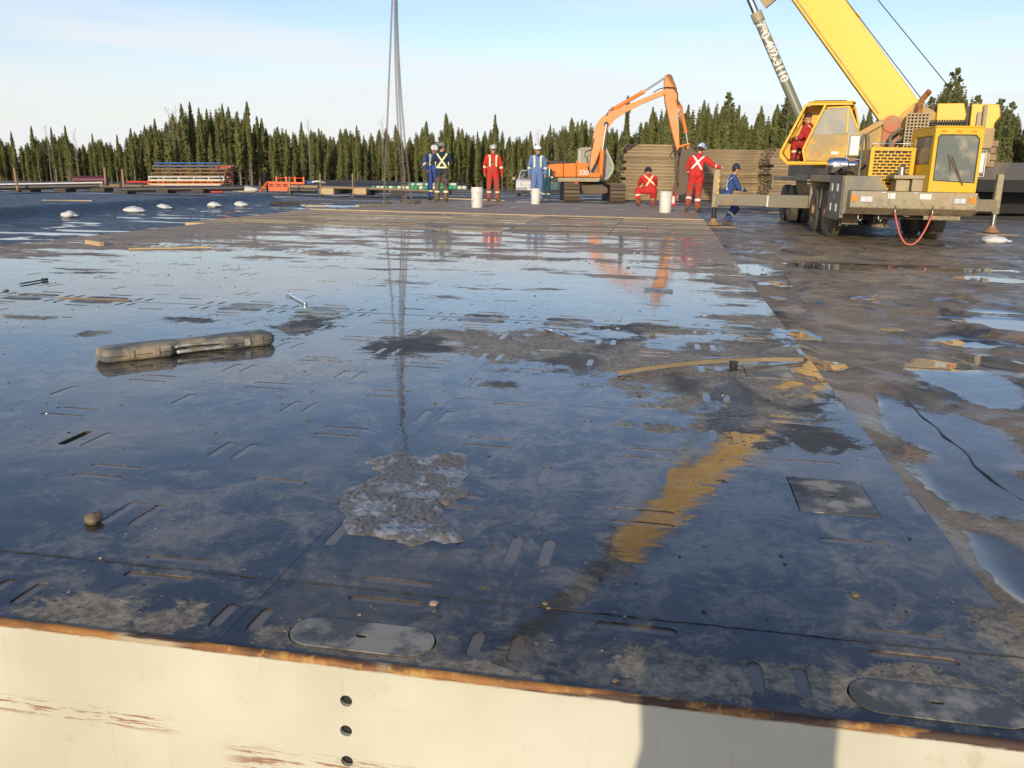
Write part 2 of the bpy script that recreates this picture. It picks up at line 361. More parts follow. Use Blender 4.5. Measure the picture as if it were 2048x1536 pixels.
# liner and berm left of the deck
def build_left():
    us = [-8.05-.09*i*(1+i*.012) for i in range(0, 130)]; vsn = [9+.16*i for i in range(0, 152)]
    vs = []; fs = []; wet = []; n = len(us)
    bl = [(-40, 14), (-20, 19.4), (-17.2, 19), (-16.5, 25.5), (-14, 32), (-12, 35)]
    for v in vsn:
        for u in us:
            x, y = uv(u, v)[:2]
            # crest of the berm, a line running away to the right
            crest = -16.3+(y-21)*.16
            d = (x-crest-3.6)
            k = math.exp(-(d/.55)**2)*.26+ .10*(1/(1+math.exp((d+.2)*4)))
            st = noise.noise(Vector((u*.55, v*1.9, 1)))+.5*noise.noise(Vector((u*1.4, v*4.5, 3)))
            right = d > 1.0
            w_ = st-.20 if right else -1
            z = -.38+k+.02*noise.noise(Vector((u, v, 8)))+(.018*max(-1, -st) if right and w_ < 0 else 0)
            if right and w_ > 0: z = -.385
            vs.append(uv(u, v, z)); wet.append(max(-1, min(1, w_*3)))
    for j in range(len(vsn)-1):
        for i in range(n-1): a = j*n+i; fs.append((a+1, a, a+n, a+n+1))
    m = NM('dark_blue_black_liner'); at_ = m.n('ShaderNodeAttribute'); at_.attribute_name = 'wet'; wt = m.ss(at_.outputs['Fac'], -.05, .05)
    b = m.noise(5, 6, .6)
    mat = m.set(m.mix(b, (.020, .028, .040), (.055, .064, .075)), m.ss(b, .3, .7, .38, .6), 0, m.bump(b, .5, .03), Coat_Weight=wt, Coat_IOR=1.33, Coat_Roughness=.0, Specular_IOR_Level=.5)
    B = MB(); B.add(vs, fs); o = B.build('liner_sheet', mat, smooth=True); o.data.attributes.new('wet', 'FLOAT', 'POINT').data.foreach_set('value', wet); tag(o, kind='structure')
build_left()
# ================================================================ THE DECK of steel and timber mats
DRY = [(1130,702,330,34),(980,682,150,20),(1400,772,170,34),(1560,850,130,42),(1300,735,230,28),(1530,698,80,30),(830,692,110,20),(615,648,62,20),(190,665,40,7),(150,1228,120,52),(345,1240,75,38),
       (715,1300,190,40),(930,1345,150,24),(1370,1352,190,46),(1540,800,125,48),(1480,830,70,30),(1400,800,90,24),(1660,1375,110,36),(1880,1380,170,62),(2040,1300,50,70),(1310,857,60,9),(395,640,52,6),(1450,850,60,20),(1330,660,160,9),(1000,770,60,8),(60,635,60,5),(1490,640,90,10)]
def m_deck():
    m = NM('wet_steel_deck_plate')
    bl = []
    for px, py, hx, hy in DRY:
        c = to_uv(*onz(px, py)[:2]); e = to_uv(*onz(px+hx, py)[:2]); t = to_uv(*onz(px, py-hy)[:2])[1]; b = to_uv(*onz(px, py+hy)[:2])[1]
        bl.append((c[0], (t+b)/2, abs(e[0]-c[0]), abs(t-b)/2))
    E = m.ell(bl)
    uvp = m.n('ShaderNodeVectorRotate'); uvp.rotation_type = 'Z_AXIS'; uvp.inputs['Angle'].default_value = HD; m.L(m.P(), uvp.inputs['Vector'])
    sp = m.n('ShaderNodeSeparateXYZ'); m.L(uvp.outputs[0], sp.inputs[0]); V = sp.outputs[1]; U = sp.outputs[0]
    n1 = m.noise(2.6, 9, .68, dist=.4); n2 = m.noise(.55, 8, .62, vec=uvp.outputs[0], dist=.3); n3 = m.noise(14, 5, .65); n4 = m.noise(1.1, 6, .6, dist=.8)
    n5 = m.noise(5.5, 8, .75, vec=uvp.outputs[0], dist=.6)
    f1 = m.m('ADD', m.m('MULTIPLY', E, .8), m.m('ADD', m.m('MULTIPLY', m.m('SUBTRACT', n1, .5), 3.2), m.m('MULTIPLY', m.m('SUBTRACT', n5, .5), 3.0)))
    # away from the surveyed patches the film breaks up by itself, more so far off
    st = m.n('ShaderNodeMapping'); m.L(uvp.outputs[0], st.inputs[0]); st.inputs['Scale'].default_value = (.55, 1.5, 1)
    nf = m.noise(1.25, 10, .74, vec=st.outputs[0])
    thr = m.n('ShaderNodeMapRange'); m.L(V, thr.inputs['Value'])
    for k, v_ in (('From Min', 4.5), ('From Max', 11), ('To Min', .665), ('To Max', .495)): thr.inputs[k].default_value = v_
    thr2 = m.m('SUBTRACT', thr.outputs[0], m.ss(V, 18.5, 21, 0, .20))
    thr2 = m.m('SUBTRACT', thr2, m.m('MULTIPLY', m.ss(U, -.1, .8, 0, .07), m.ss(V, 5, 8)))
    thr2 = m.m('SUBTRACT', thr2, m.m('MULTIPLY', m.ss(U, -5.2, -7.6, 0, .12), m.ss(V, 5, 8)))
    f2 = m.m('MULTIPLY', m.m('SUBTRACT', nf, thr2), 9)
    dry = m.ss(m.m('MAXIMUM', f1, f2), -.10, .16)
    vo = m.vor(23); gm = m.ss(m.noise(3.2, 4, .6), .42, .62)
    speck = m.m('MULTIPLY', m.m('SUBTRACT', 1.0, m.ss(vo, .07, .17)), gm)
    dry = m.m('MAXIMUM', dry, speck)
    n6 = m.noise(38, 6, .75); n7 = m.noise(6, 9, .78, dist=.5)
    mott = m.ss(m.m('ADD', m.m('ADD', m.m('MULTIPLY', n4, .5), m.m('MULTIPLY', n7, .32)), m.m('MULTIPLY', n6, .18)), .46, .57)
    under = m.mix(mott, (.010, .011, .013), (.082, .066, .041))
    under = m.mix(m.m('MULTIPLY', m.ss(m.m('ADD', m.m('MULTIPLY', n2, .5), m.m('MULTIPLY', n7, .5)), .475, .56), m.ss(n6, .25, .62)), under, (.20, .16, .10))
    film = m.mix(m.ss(m.m('ADD', m.m('MULTIPLY', n6, .6), m.m('MULTIPLY', n7, .4)), .36, .62), (.085, .070, .050), (.42, .345, .24)); film = m.mix(m.m('MULTIPLY', m.ss(n4, .46, .60), m.ss(V, 1.8, 3.2, .45, 1)), film, (.062, .055, .046))
    film = m.mix(m.m('MULTIPLY', m.ss(V, 5, 11), .7), film, (.42, .28, .17))
    film = m.mix(m.m('MULTIPLY', speck, .6), film, (.30, .24, .17))
    wet = m.m('SUBTRACT', 1.0, dry)
    cc = m.mix(dry, under, film)
    h = m.m('ADD', m.m('ADD', m.m('MULTIPLY', n3, .5), m.m('MULTIPLY', n6, .8)), m.m('MULTIPLY', dry, .7))
    mat = m.set(cc, m.m('ADD', .36, m.m('MULTIPLY', n3, .45)), 0, m.bump(h, .55, .006), Coat_Weight=wet, Coat_IOR=1.42, Coat_Roughness=m.ss(V, 2, 16, .0, .085), Specular_IOR_Level=.32)
    wst = m.n('ShaderNodeMapping'); m.L(uvp.outputs[0], wst.inputs[0]); wst.inputs['Scale'].default_value = (.9, 5.5, 1)
    wv = m.m('ADD', m.m('ADD', m.noise(4.5, 3), m.m('MULTIPLY', m.noise(5.0, 4, .6, vec=wst.outputs[0]), .20)), m.m('MULTIPLY', m.m('SUBTRACT', 1.0, m.ss(vo, .05, .30)), m.m('MULTIPLY', gm, .25)))
    m.L(m.bump(wv, .13, .010), m.b.inputs['Coat Normal'])
    return mat
M_DECK = m_deck()
M_SED = None
def mk_sed():
    m = NM('silted_slot_floor'); a = m.noise(9, 5); return m.set(m.mix(a, (.08, .06, .042), (.24, .18, .12)), .5, 0, Coat_Weight=1.0, Coat_IOR=1.33, Coat_Roughness=0)
M_SED = mk_sed()
m_rust = paint('orange_rust', (.38, .17, .045), (.12, .045, .02), .5, .7, 9)
m_cover = None
def mk_cover():
    m = NM('damp_cover_plate'); a = m.noise(6, 6, .65); b = m.noise(30, 4); c = m.noise(2.7, 5)
    return m.set(m.mix(m.ss(a, .46, .60), (.09, .085, .072), (.34, .295, .22)), m.ss(c, .4, .6, .32, .6), 0, m.bump(b, .3, .003), Specular_IOR_Level=.4)
m_cover = mk_cover()
CELL = .592
def slot_poly(cx, cy, L, W, along, near):
    r = W/2; h = L/2-r; pts = []; k = 5 if near else 1
    if near:
        for i in range(k+1): t = -math.pi/2+math.pi*i/k; pts.append((h+r*math.cos(t), r*math.sin(t)))
        for i in range(k+1): t = math.pi/2+math.pi*i/k; pts.append((-h+r*math.cos(t), r*math.sin(t)))
    else: pts = [(L/2, -r), (L/2, r), (-L/2, r), (-L/2, -r)]
    if along == 'v': pts = [(-q, p) for p, q in pts]
    return [(p+cx, q+cy) for p, q in pts]
FLOOR = set()
def tile(u0, u1, v0, v1, holes, near):
    """flat plate with holes: returns verts, faces incl. slot walls and floors"""
    bm = bmesh.new(); ed = []
    def loop(pts):
        vs = [bm.verts.new((p[0], p[1], 0)) for p in pts]; es = [bm.edges.new((vs[i], vs[(i+1) % len(vs)])) for i in range(len(vs))]; ed.extend(es)
    loop([(u0, v0), (u1, v0), (u1, v1), (u0, v1)])
    for h, dp in holes: loop(h)
    bmesh.ops.triangle_fill(bm, use_beauty=True, use_dissolve=False, edges=ed, normal=(0, 0, 1))
    bm.verts.ensure_lookup_table(); bm.faces.ensure_lookup_table()
    vs = [tuple(v.co) for v in bm.verts]; fs = []
    for f in bm.faces:
        ids = [v.index for v in f.verts]
        if f.normal.z < 0: ids = ids[::-1]
        fs.append(tuple(ids))
    bm.free()
    for h, dp in holes:
        n = len(h); b = len(vs); vs += [(p[0], p[1], 0) for p in h]+[(p[0], p[1], -dp) for p in h]; FLOOR.add(tuple(range(b+n, b+2*n)))
        fs += [(b+i, b+(i+1) % n, b+n+(i+1) % n, b+n+i)[::-1] for i in range(n)]; fs.append(tuple(range(b+n, b+2*n)))
    return vs, fs
def cell_holes(i, j, near, rnd):
    # cell origin 0..CELL: two lateral slots half-way top and bottom, one longitudinal slot near each side
    c = CELL; d = .0022; H = []
    cu = c/2; L = .185
    for vv in (.048, c-.048):
      if rnd.random() < (.8 if near else .15): H.append((slot_poly(cu, vv, L, .030, 'u', near), d))
    for uu_ in (.045, c-.045):
      if rnd.random() < (.85 if near else .18): H.append((slot_poly(uu_, c/2, .17, .034, 'v', near), .03 if rnd.random() < .012 else d))
    return H
def oval(cx, cy, L, W, n=16):
    r = W/2; h = L/2-r; pts = []
    for i in range(n+1): t = -math.pi/2+math.pi*i/n; pts.append((cx+h+r*math.cos(t), cy+r*math.sin(t)))
    for i in range(n+1): t = math.pi/2+math.pi*i/n; pts.append((cx-h+r*math.cos(t), cy+r*math.sin(t)))
    return pts
def cover(parent, pts, name, ox, oy, hole):
    B = MB(); c = [sum(p[k] for p in pts)/len(pts) for k in (0, 1)]; n = len(pts)
    sh = [(c[0]+(p[0]-c[0])*(1-.004/abs(math.hypot(p[0]-c[0], p[1]-c[1]))), c[1]+(p[1]-c[1])*(1-.004/abs(math.hypot(p[0]-c[0], p[1]-c[1])))) for p in pts]
    rr = .0125
    hp = [(c[0]+rr*math.cos(2*math.pi*i/n), c[1]+rr*math.sin(2*math.pi*i/n)) for i in range(n)]
    # pair the hole's points with the outline by angle
    a0 = math.atan2(sh[0][1]-c[1], sh[0][0]-c[0]); hp = [(c[0]+rr*math.cos(math.atan2(p[1]-c[1], p[0]-c[0])), c[1]+rr*math.sin(math.atan2(p[1]-c[1], p[0]-c[0]))) for p in sh]
    z = .0022
    vs = [(p[0], p[1], z) for p in sh]+[(p[0], p[1], z) for p in hp]+[(p[0], p[1], z-.03) for p in hp]+[(p[0], p[1], -.012) for p in sh]
    fs = []
    for i in range(n):
        j = (i+1) % n; fs += [(i, j, n+j, n+i), (n+i, n+j, 2*n+j, 2*n+i), (j, i, 3*n+i, 3*n+j)]
    B.add(vs, fs); o = B.build(name, m_cover, parent)
    B = MB(); B.ball((c[0]+ox*0, c[1], -.03), (rr*.98, rr*.98, .004), 8, 4)
    B.build('lifting_hole', m_rust, o)
def steel_mat(u0, v0, nu, v1, label, near, r_skip=False, hatch=None, seed=0, seam=None, cut_right=0.0):
    rnd = random.Random(seed); root = thing('steel_mat', label, 'steel mat', uv(u0, v0), -HD, 'steel deck mats')
    B = MB(); W = nu*CELL-cut_right; Ln = v1-v0; half = CELL/2
    lines = [0, half]+[half+CELL*(k+1) for k in range(6)]+[Ln-.004]
    if abs(lines[-1]-(half+CELL*6)) < .02: lines = lines[:-1]
    covers = []
    for i in range(nu):
        x0 = i*CELL+(.0006 if i == 0 else 0); x1 = (i+1)*CELL-(.0006+cut_right if i == nu-1 else 0)
        for k in range(len(lines)-1):
            a, b = lines[k], lines[k+1]; cx = (i+.5)*CELL; H = []; first = k == 0; last = k == len(lines)-2
            rt = i == nu-1 and cut_right > .03
            if first or last:
                ez = a if first else b; s = 1 if first else -1
                H.append((slot_poly(cx, (b-.048 if first else a+.048), .185, .034, 'u', near), .004))
                for uu_ in ((i*CELL+.045), (i+1)*CELL-.045):
                    if rt and uu_ > x1-.03: continue
                    H.append((slot_poly(uu_, ez+s*.11, .11, .030, 'v', near), .03 if rnd.random() < .12 else .004))
                if i % 2 == 0 and not (first and r_skip):
                    ov = oval(cx, ez+s*.088, .335, .118, 14 if near else 5); H.append((ov, .02)); covers.append((ov, 'oval_cover'))
            else:
                isH = hatch and (i, k) in hatch
                H = [h for h in cell_holes(i, k, near, rnd)]
                H = [([(p[0]+i*CELL, p[1]+a) for p in h], d) for h, d in H]
                if rt: H = [h for h in H if max(p[0] for p in h[0]) < x1-.01]
                if isH:
                    sq = [(cx-.12, a+.50-.235+.02), (cx+.12, a+.50-.235+.02), (cx+.12, a+.50+.075-.06), (cx-.12, a+.50+.075-.06)]
                    sq = [(cx-.12, a+.15), (cx+.12, a+.15), (cx+.12, a+.46), (cx-.12, a+.46)]
                    H.append((sq, .02)); covers.append((sq, 'hatch_cover'))
            bb = b-(.003 if (seam and k in seam) else 0)
            FLOOR.clear(); tv, tf = tile(x0, x1, a, bb, H, near); k0 = len(B.m); B.add(tv, tf)
            for q_, f_ in enumerate(tf):
                if f_ in FLOOR: B.m[k0+q_] = 1
    o = B.build('deck_plate', [M_DECK, M_SED], root)
    for pts, nm in covers:
        if nm == 'hatch_cover':   # rounded outline with enough points for the hole
            q = []
            for a_ in range(4):
                p, r_ = pts[a_], pts[(a_+1) % 4]
                for t in range(5): q.append((p[0]+(r_[0]-p[0])*t/5, p[1]+(r_[1]-p[1])*t/5))
            pts = q
        cover(root, pts, nm, 0, 0, True)
    B = MB(); e = .0015
    B.box((e, e, -.30), (W-e, .02, -.0125)); B.box((e, Ln-.024, -.30), (W-e, Ln-.006, -.0125)); B.box((e, .02, -.30), (.02, Ln-.024, -.0125)); B.box((W-.02, .02, -.30), (W-e, Ln-.024, -.0125)); B.box((.02, .02, -.06), (W-.02, Ln-.024, -.038))
    B.build('side_frame', m_dark, root)
    if near:
        B = MB()      # bead of weld along the first seam
        pts = [(.004+W*t/90-.0, half, .0008+.0016*(rnd.random()-.2)) for t in range(90)]
        B.tube([(p[0], p[1]+.002*rnd.uniform(-1, 1), p[2]-.0006) for p in pts], .0014, 5); B.build('weld_bead', m_dark, root, smooth=True)
    return root
COLS = [.881-1.776*(k+1) for k in range(5)]
where_c = ['along the right edge', 'second from the right edge', 'in the middle column', 'second from the left edge', 'along the left edge']
rows = [(1.48, 5.63, 'nearest row behind the cream beam', True), (5.64, 9.79, 'second row', False), (9.80, 13.95, 'row before the timber mats', False),
        (19.6, 23.75, 'row beyond the timber mats', False), (23.76, 27.91, 'farthest row near the workers', False)]
for r, (a, b, wr, near) in enumerate(rows):
    for c in range(5):
        if near and c > 3: continue
        near2 = near and c < 2
        hatch = {(2, 2): 1, (2, 5): 1} if (r == 0 and c == 0) else ({(1, 3): 1} if (r == 1 and c == 0) else None)
        steel_mat(COLS[c], a, 3, b, 'wet slotted steel mat %s, %s' % (where_c[c], wr), near2, r_skip=(r == 0 and c == 1), hatch=hatch, seed=r*10+c, seam={3} if c == 0 else None, cut_right=.026 if c == 0 else 0)
# timber mats: a row of board-topped mats laid across the deck
def timber_mat(u0, v0, w_, l_, label, seed):
    rnd = random.Random(seed); root = thing('timber_mat', label, 'timber mat', uv(u0, v0), -HD, 'board-topped mats across the deck')
    nb = 22; bw = l_/nb
    m1 = MB(); m1.mi = 0
    for k in range(nb):
        x = 0
        while x < w_-.01:
            x1 = min(w_, x+rnd.choice([.6, 1.1, 1.75, 2.4])); m1.mi = rnd.choice([0, 1, 1, 0, 2, 1])
            if w_-x1 < .3: x1 = w_
            z = -.004+rnd.uniform(0, .008); m1.box((x+.004, k*bw+.006, -.05), (x1-.004, (k+1)*bw-.006, z)); x = x1
    m1.build('deck_board', [m_wood, m_wood_new, M_DECK, m_wood_dark], root)
    B = MB(); B.box((.01, .01, -.3), (w_-.01, l_-.01, -.055)); B.build('frame', m_wood_dark, root)
    B = MB(); B.box((.0, l_-.004, -.04), (w_, l_+.03, .016)); B.build('edge_board', m_wood_new, root)
for c in range(5):
    w_ = 1.773 if c < 4 else 2.22
    timber_mat(COLS[c]+(0 if c < 4 else -.45), 13.99, w_, 5.55, 'brown board-topped timber mat, %s' % ['at the right edge of the deck', 'beside the right-hand mat, below the white pail', 'in the middle of the timber row', 'second from the left of the timber row', 'at the left edge of the deck near the sandbags'][c], c)
# cream steel beam closing the front of the deck
def cream_beam():
    m = NM('cream_painted_steel_with_rust'); P = m.P(obj=True); sp = m.n('ShaderNodeSeparateXYZ'); m.L(P, sp.inputs[0]); X, Y, Z = sp.outputs
    a = m.noise(1.3, 5, vec=P); b = m.noise(26, 5, .7, vec=P); st = m.n('ShaderNodeMapping'); m.L(P, st.inputs[0]); st.inputs['Scale'].default_value = (2.2, 1, 30)
    s1 = m.noise(3.0, 8, .75, vec=st.outputs[0])
    def box(x0, x1, z0, z1):
        f = m.m('MULTIPLY', m.ss(X, x0-.05, x0+.05), m.m('SUBTRACT', 1.0, m.ss(X, x1-.06, x1+.06)))
        return m.m('MULTIPLY', f, m.m('MULTIPLY', m.ss(Z, z0-.012, z0+.005), m.m('SUBTRACT', 1.0, m.ss(Z, z1-.005, z1+.012))))
    scr = m.m('MULTIPLY', box(-.86, .2, -.305, -.235), m.ss(s1, .52, .54))
    scr2 = m.m('MULTIPLY', box(-1.6, -1.02, -.225, -.19), m.ss(s1, .52, .54))
    scr = m.m('MULTIPLY', m.m('MAXIMUM', scr, scr2), .8)
    vz = m.n('ShaderNodeMapping'); m.L(P, vz.inputs[0]); vz.inputs['Scale'].default_value = (24, 1, .9)
    drip = m.m('MULTIPLY', m.ss(m.noise(1.2, 3, vec=vz.outputs[0]), .58, .75), .30)
    low = m.m('MULTIPLY', m.ss(m.m('ADD', m.noise(5, 6, .7, vec=P), m.m('MULTIPLY', Z, -.9)), .86, 1.02), .45)
    rz = m.n('ShaderNodeMapping'); m.L(P, rz.inputs[0]); rz.inputs['Scale'].default_value = (1.4, 6, 10)
    lipn = m.noise(14.0, 7, .75, vec=rz.outputs[0])
    edge = m.ss(m.m('ADD', Z, m.m('MULTIPLY', lipn, .017)), -.004, .002)
    chip = m.ss(m.m('ADD', Z, m.m('MULTIPLY', b, .012)), .002, .007)
    edge = m.m('MAXIMUM', edge, m.m('MULTIPLY', chip, .8))
    cr = m.mix(m.ss(a, .35, .65), (.55, .525, .40), (.68, .655, .53)); cr = m.mix(m.m('MULTIPLY', m.ss(m.noise(9, 6, .7, vec=P), .60, .70), .35), cr, (.42, .37, .25)); cr = m.mix(drip, cr, (.50, .33, .10)); cr = m.mix(low, cr, (.45, .26, .08)); cr = m.mix(scr, cr, (.27, .09, .02))
    ru = m.mix(m.ss(m.noise(3.2, 5, vec=rz.outputs[0]), .40, .60), (.34, .15, .035), (.11, .045, .02)); ru = m.mix(m.ss(b, .5, .65), ru, (.48, .26, .06)); ru = m.mix(m.ss(m.noise(2.3, 4, vec=P), .52, .60), ru, (.42, .33, .20)); ru = m.mix(m.ss(m.noise(1.7, 4, vec=rz.outputs[0]), .54, .58), ru, (.07, .035, .022))
    mat = m.set(m.mix(edge, cr, ru), m.m('ADD', .45, m.m('MULTIPLY', edge, .25)), 0, m.bump(m.m('ADD', m.m('MULTIPLY', b, m.m('ADD', edge, .06)), m.m('MULTIPLY', a, .5)), .35, .004))
    root = thing('steel_beam', 'cream painted steel beam with rusty top edge and bolt holes, closing the near edge of the deck', 'steel beam', uv(0, 1.478), -HD)
    # local x along the deck's front, y towards the deck, z up
    prof = [(-.018, -.44), (-.018, -.007), (-.0165, -.001), (-.013, .003), (-.008, .0045), (-.003, .0035), (0, .001)]
    hc = []
    for px, py in ((688, 1409), (688, 1469), (690, 1530)):
        d = ray(px, py); n_ = np.array([math.sin(HD), math.cos(HD), 0]); t = (1.448-0)/(d@n_); q = CAM+d*t; hc.append((to_uv(q[0], q[1])[0], q[2]))
    B = MB(); X0, X1 = -3.2, 1.9; N = 120
    vs = []; fs = []
    for i in range(N+1):
        x = X0+(X1-X0)*i/N
        for k, (y, z) in enumerate(prof[1:]): j = .0016*noise.noise(Vector((x*9, k*2, 0))); vs.append((x, y+j, z+j))
    kk = len(prof)-1
    for i in range(N):
        for k in range(kk-1): a_ = i*kk+k; fs.append((a_, a_+kk, a_+kk+1, a_+1))
    B.add(vs, fs); 
    bm = bmesh.new(); ed = []
    def loop(pts):
        v_ = [bm.verts.new(p) for p in pts]; ed.extend([bm.edges.new((v_[i], v_[(i+1) % len(v_)])) for i in range(len(v_))])
    loop([(X0, -.44, 0), (X1, -.44, 0), (X1, -.007, 0), (X0, -.007, 0)])
    rr = .0135; circ = [[(cx+rr*math.cos(2*math.pi*i/24), cz+rr*math.sin(2*math.pi*i/24)) for i in range(24)] for cx, cz in hc]
    for c in circ: loop([(p[0], p[1], 0) for p in c])
    bmesh.ops.triangle_fill(bm, use_beauty=True, edges=ed, normal=(0, 0, 1)); bm.verts.ensure_lookup_table()
    vs = [(v.co.x, -.018, v.co.y) for v in bm.verts]; fs = []
    for f in bm.faces:
        ids = [v.index for v in f.verts]
        fs.append(tuple(ids if f.normal.z > 0 else ids[::-1]))
    bm.free(); B.add(vs, fs)
    for c in circ:
        n = 24; B.add([(p[0], -.018, p[1]) for p in c]+[(p[0], -.008, p[1]) for p in c], [(i, (i+1) % n, n+(i+1) % n, n+i) for i in range(n)])
    B.box((X0, -.0165, -.44), (X0+.02, 0, -.01)); B.box((X1-.02, -.0165, -.44), (X1, 0, -.01))
    o = B.build('beam_web', mat, root, smooth='auto')
    B = MB()
    for cx, cz in hc: B.box((cx-.03, -.004, cz-.03), (cx+.03, .0, cz+.03))
    B.build('hole_dark_backing', m_dark, root)  # dark backing put behind the bolt holes for the shade inside them
cream_beam()
# ================================================================ THINGS LYING ON THE DECK
def rock(name, label, cat, p, r, seed, mat, flat=.6, group=None):
    rnd = random.Random(seed); B = MB(); B.ball((0, 0, 0), (r, r*.85, r*flat), 18, 12)
    B.v = [tuple(Vector(q)*(1+.28*noise.noise(Vector(q)/r*1.3+Vector((seed, 0, 0)))+.12*noise.noise(Vector(q)/r*4+Vector((0, seed, 0))))) for q in B.v]
    o = B.build(name, mat, smooth=True); o.location = (p[0], p[1], p[2]+r*flat*.72); o.rotation_euler.z = rnd.uniform(0, 6); return tag(o, label, cat, group)
m_clod = plain('damp_mud_clod', (.17, .125, .07), .6, 0, .5, 60)
m_stone = plain('pale_stone', (.33, .25, .18), .6, 0, .3, 60)
rock('mud_clod', 'round golden brown mud lump sitting in the water at lower left', 'mud lump', onz(187, 1045), .026, 1, m_clod, .7)
CL = [(870,808,.012,'beside the far slots left of the icy mud patch'),(1205,912,.011,'standing alone right of the chain reflection'),(820,924,.010,'reddish, on the icy mud patch'),(430,866,.009,'at left, above the chain of slots'),(243,810,.008,'small, far left of the tool case reflection'),(615,841,.008,'small, above the icy mud patch'),(560,795,.010,'below the right end of the tool case'),
      (1305,672,.024,'flat, right of the chrome wrench'),(1280,622,.012,'near the second oval covers'),(1070,592,.014,'in the far water'),(900,640,.011,'left of the middle oval cover'),(1090,1208,.011,'pale upright chip near the front slots'),(868,1208,.016,'pale brown, above the near oval cover'),(1710,1190,.017,'crusty brown, near the right-hand front slots'),(1230,1362,.011,'dark, beside the front mud smear'),(1520,815,.010,'yellow-brown, on the muddy patch'),(12,582,.028,'dark, at the left border'),(835,600,.011,'in the far water near the wrench')]
for i, (x, y, r, s) in enumerate(CL):
    rock('mud_clod', 'small mud clod '+s, 'mud clod', onz(x, y)-Vector((0, 0, r*.15)), r*.75, i+5, m_stone if i in (2, 12) else m_clod, .5, 'small clods on the deck')
def grit():
    rnd = random.Random(4); B = MB()
    for i in range(1300):
        v = 1.55+(rnd.random()**1.6)*9.5; u = rnd.uniform(-2.6-v*.45, .82)
        if noise.noise(Vector((u*1.3, v*1.3, 0))) < rnd.uniform(-.45, .25): continue
        r = .0012+.0032*rnd.random()**3+v*.00028; p = uv(u, v, r*.3); a = [Vector((rnd.uniform(.6, 1.3)*r*sx_, rnd.uniform(.6, 1.3)*r*sy_, rnd.uniform(.2, .5)*r*sz_)) for sx_ in (-1, 1) for sy_ in (-1, 1) for sz_ in (-1, 1)]
        B.mi = rnd.choice([0, 0, 0, 2, 2, 1]); b = len(B.v); B.v += [tuple(p+q) for q in a]; F_ = [(0,1,3,2),(4,6,7,5),(0,4,5,1),(2,3,7,6),(0,2,6,4),(1,5,7,3)]; B.f += [tuple(b+k for k in f) for f in F_]; B.m += [B.mi]*6
    tag(B.build('grit', [m_clod, m_stone, m_dark]), kind='stuff')
grit()
def icy_mud():
    out = [(760,912),(800,906),(850,915),(900,905),(936,910),(930,928),(938,945),(925,960),(938,985),(905,1005),(885,1010),(882,1030),(900,1058),(930,1083),(895,1086),(865,1080),(825,1094),(790,1080),(760,1075),(700,1068),(688,1045),(700,1035),(676,1018),(680,1005),(692,990),(682,983),(730,965),(752,955),(765,945),(745,938),(752,930),(733,926)]
    P = [onz(x, y) for x, y in out]; c = sum(P, Vector())/len(P)
    xs = [p.x for p in P]; ys = [p.y for p in P]; N = 110
    def inside(x, y):
        r = False; j = len(P)-1
        for i in range(len(P)):
            if (P[i].y > y) != (P[j].y > y) and x < (P[j].x-P[i].x)*(y-P[i].y)/(P[j].y-P[i].y)+P[i].x: r = not r
            j = i
        return r
    def dist(x, y):
        d = 9
        for i in range(len(P)):
            a, b = P[i], P[(i+1) % len(P)]; ab = b-a; t = max(0, min(1, ((x-a.x)*ab.x+(y-a.y)*ab.y)/ab.length_squared)); d = min(d, math.hypot(x-a.x-ab.x*t, y-a.y-ab.y*t))
        return d if inside(x, y) else -d
    x0, x1, y0, y1 = min(xs)-.02, max(xs)+.02, min(ys)-.02, max(ys)+.02; vs = []; fs = []
    for j in range(N+1):
        for i in range(N+1):
            x = x0+(x1-x0)*i/N; y = y0+(y1-y0)*j/N; d = dist(x, y)+.010*noise.noise(Vector((x*30, y*30, 0)))+.006*noise.noise(Vector((x*80, y*80, 0)))
            z = -.004 if d < -.004 else min(1, max(0, (d+.004)/.03))**.6*(.008+.008*noise.noise(Vector((x*9, y*9, 1)))+.008*abs(noise.noise(Vector((x*28, y*24, 2))))+.007*noise.noise(Vector((x*75, y*75, 3))))-.001
            vs.append((x, y, z))
    for j in range(N):
        for i in range(N):
            a = j*(N+1)+i
            if max(vs[a][2], vs[a+1][2], vs[a+N+1][2], vs[a+N+2][2]) > -.0035: fs.append((a, a+1, a+N+2, a+N+1))
    m = NM('icy_mud'); a = m.noise(7, 7, .7); b = m.noise(55, 6, .7); c2 = m.noise(16, 6, .65)
    mat = m.set(m.mix(m.ss(m.m('ADD', m.m('MULTIPLY', a, .6), m.m('MULTIPLY', c2, .4)), .495, .565), m.mix(b, (.085, .077, .066), (.25, .225, .185)), m.mix(b, (.20, .20, .20), (.44, .45, .48))), m.ss(b, .3, .7, .3, .8), 0, m.bump(b, .8, .012), Coat_Weight=.4, Coat_Roughness=.15)
    B = MB(); B.add(vs, fs); tag(B.build('mud_patch', mat, smooth=True), 'lumpy grey brown mud patch with white frost lying on the wet deck', 'mud patch')
icy_mud()
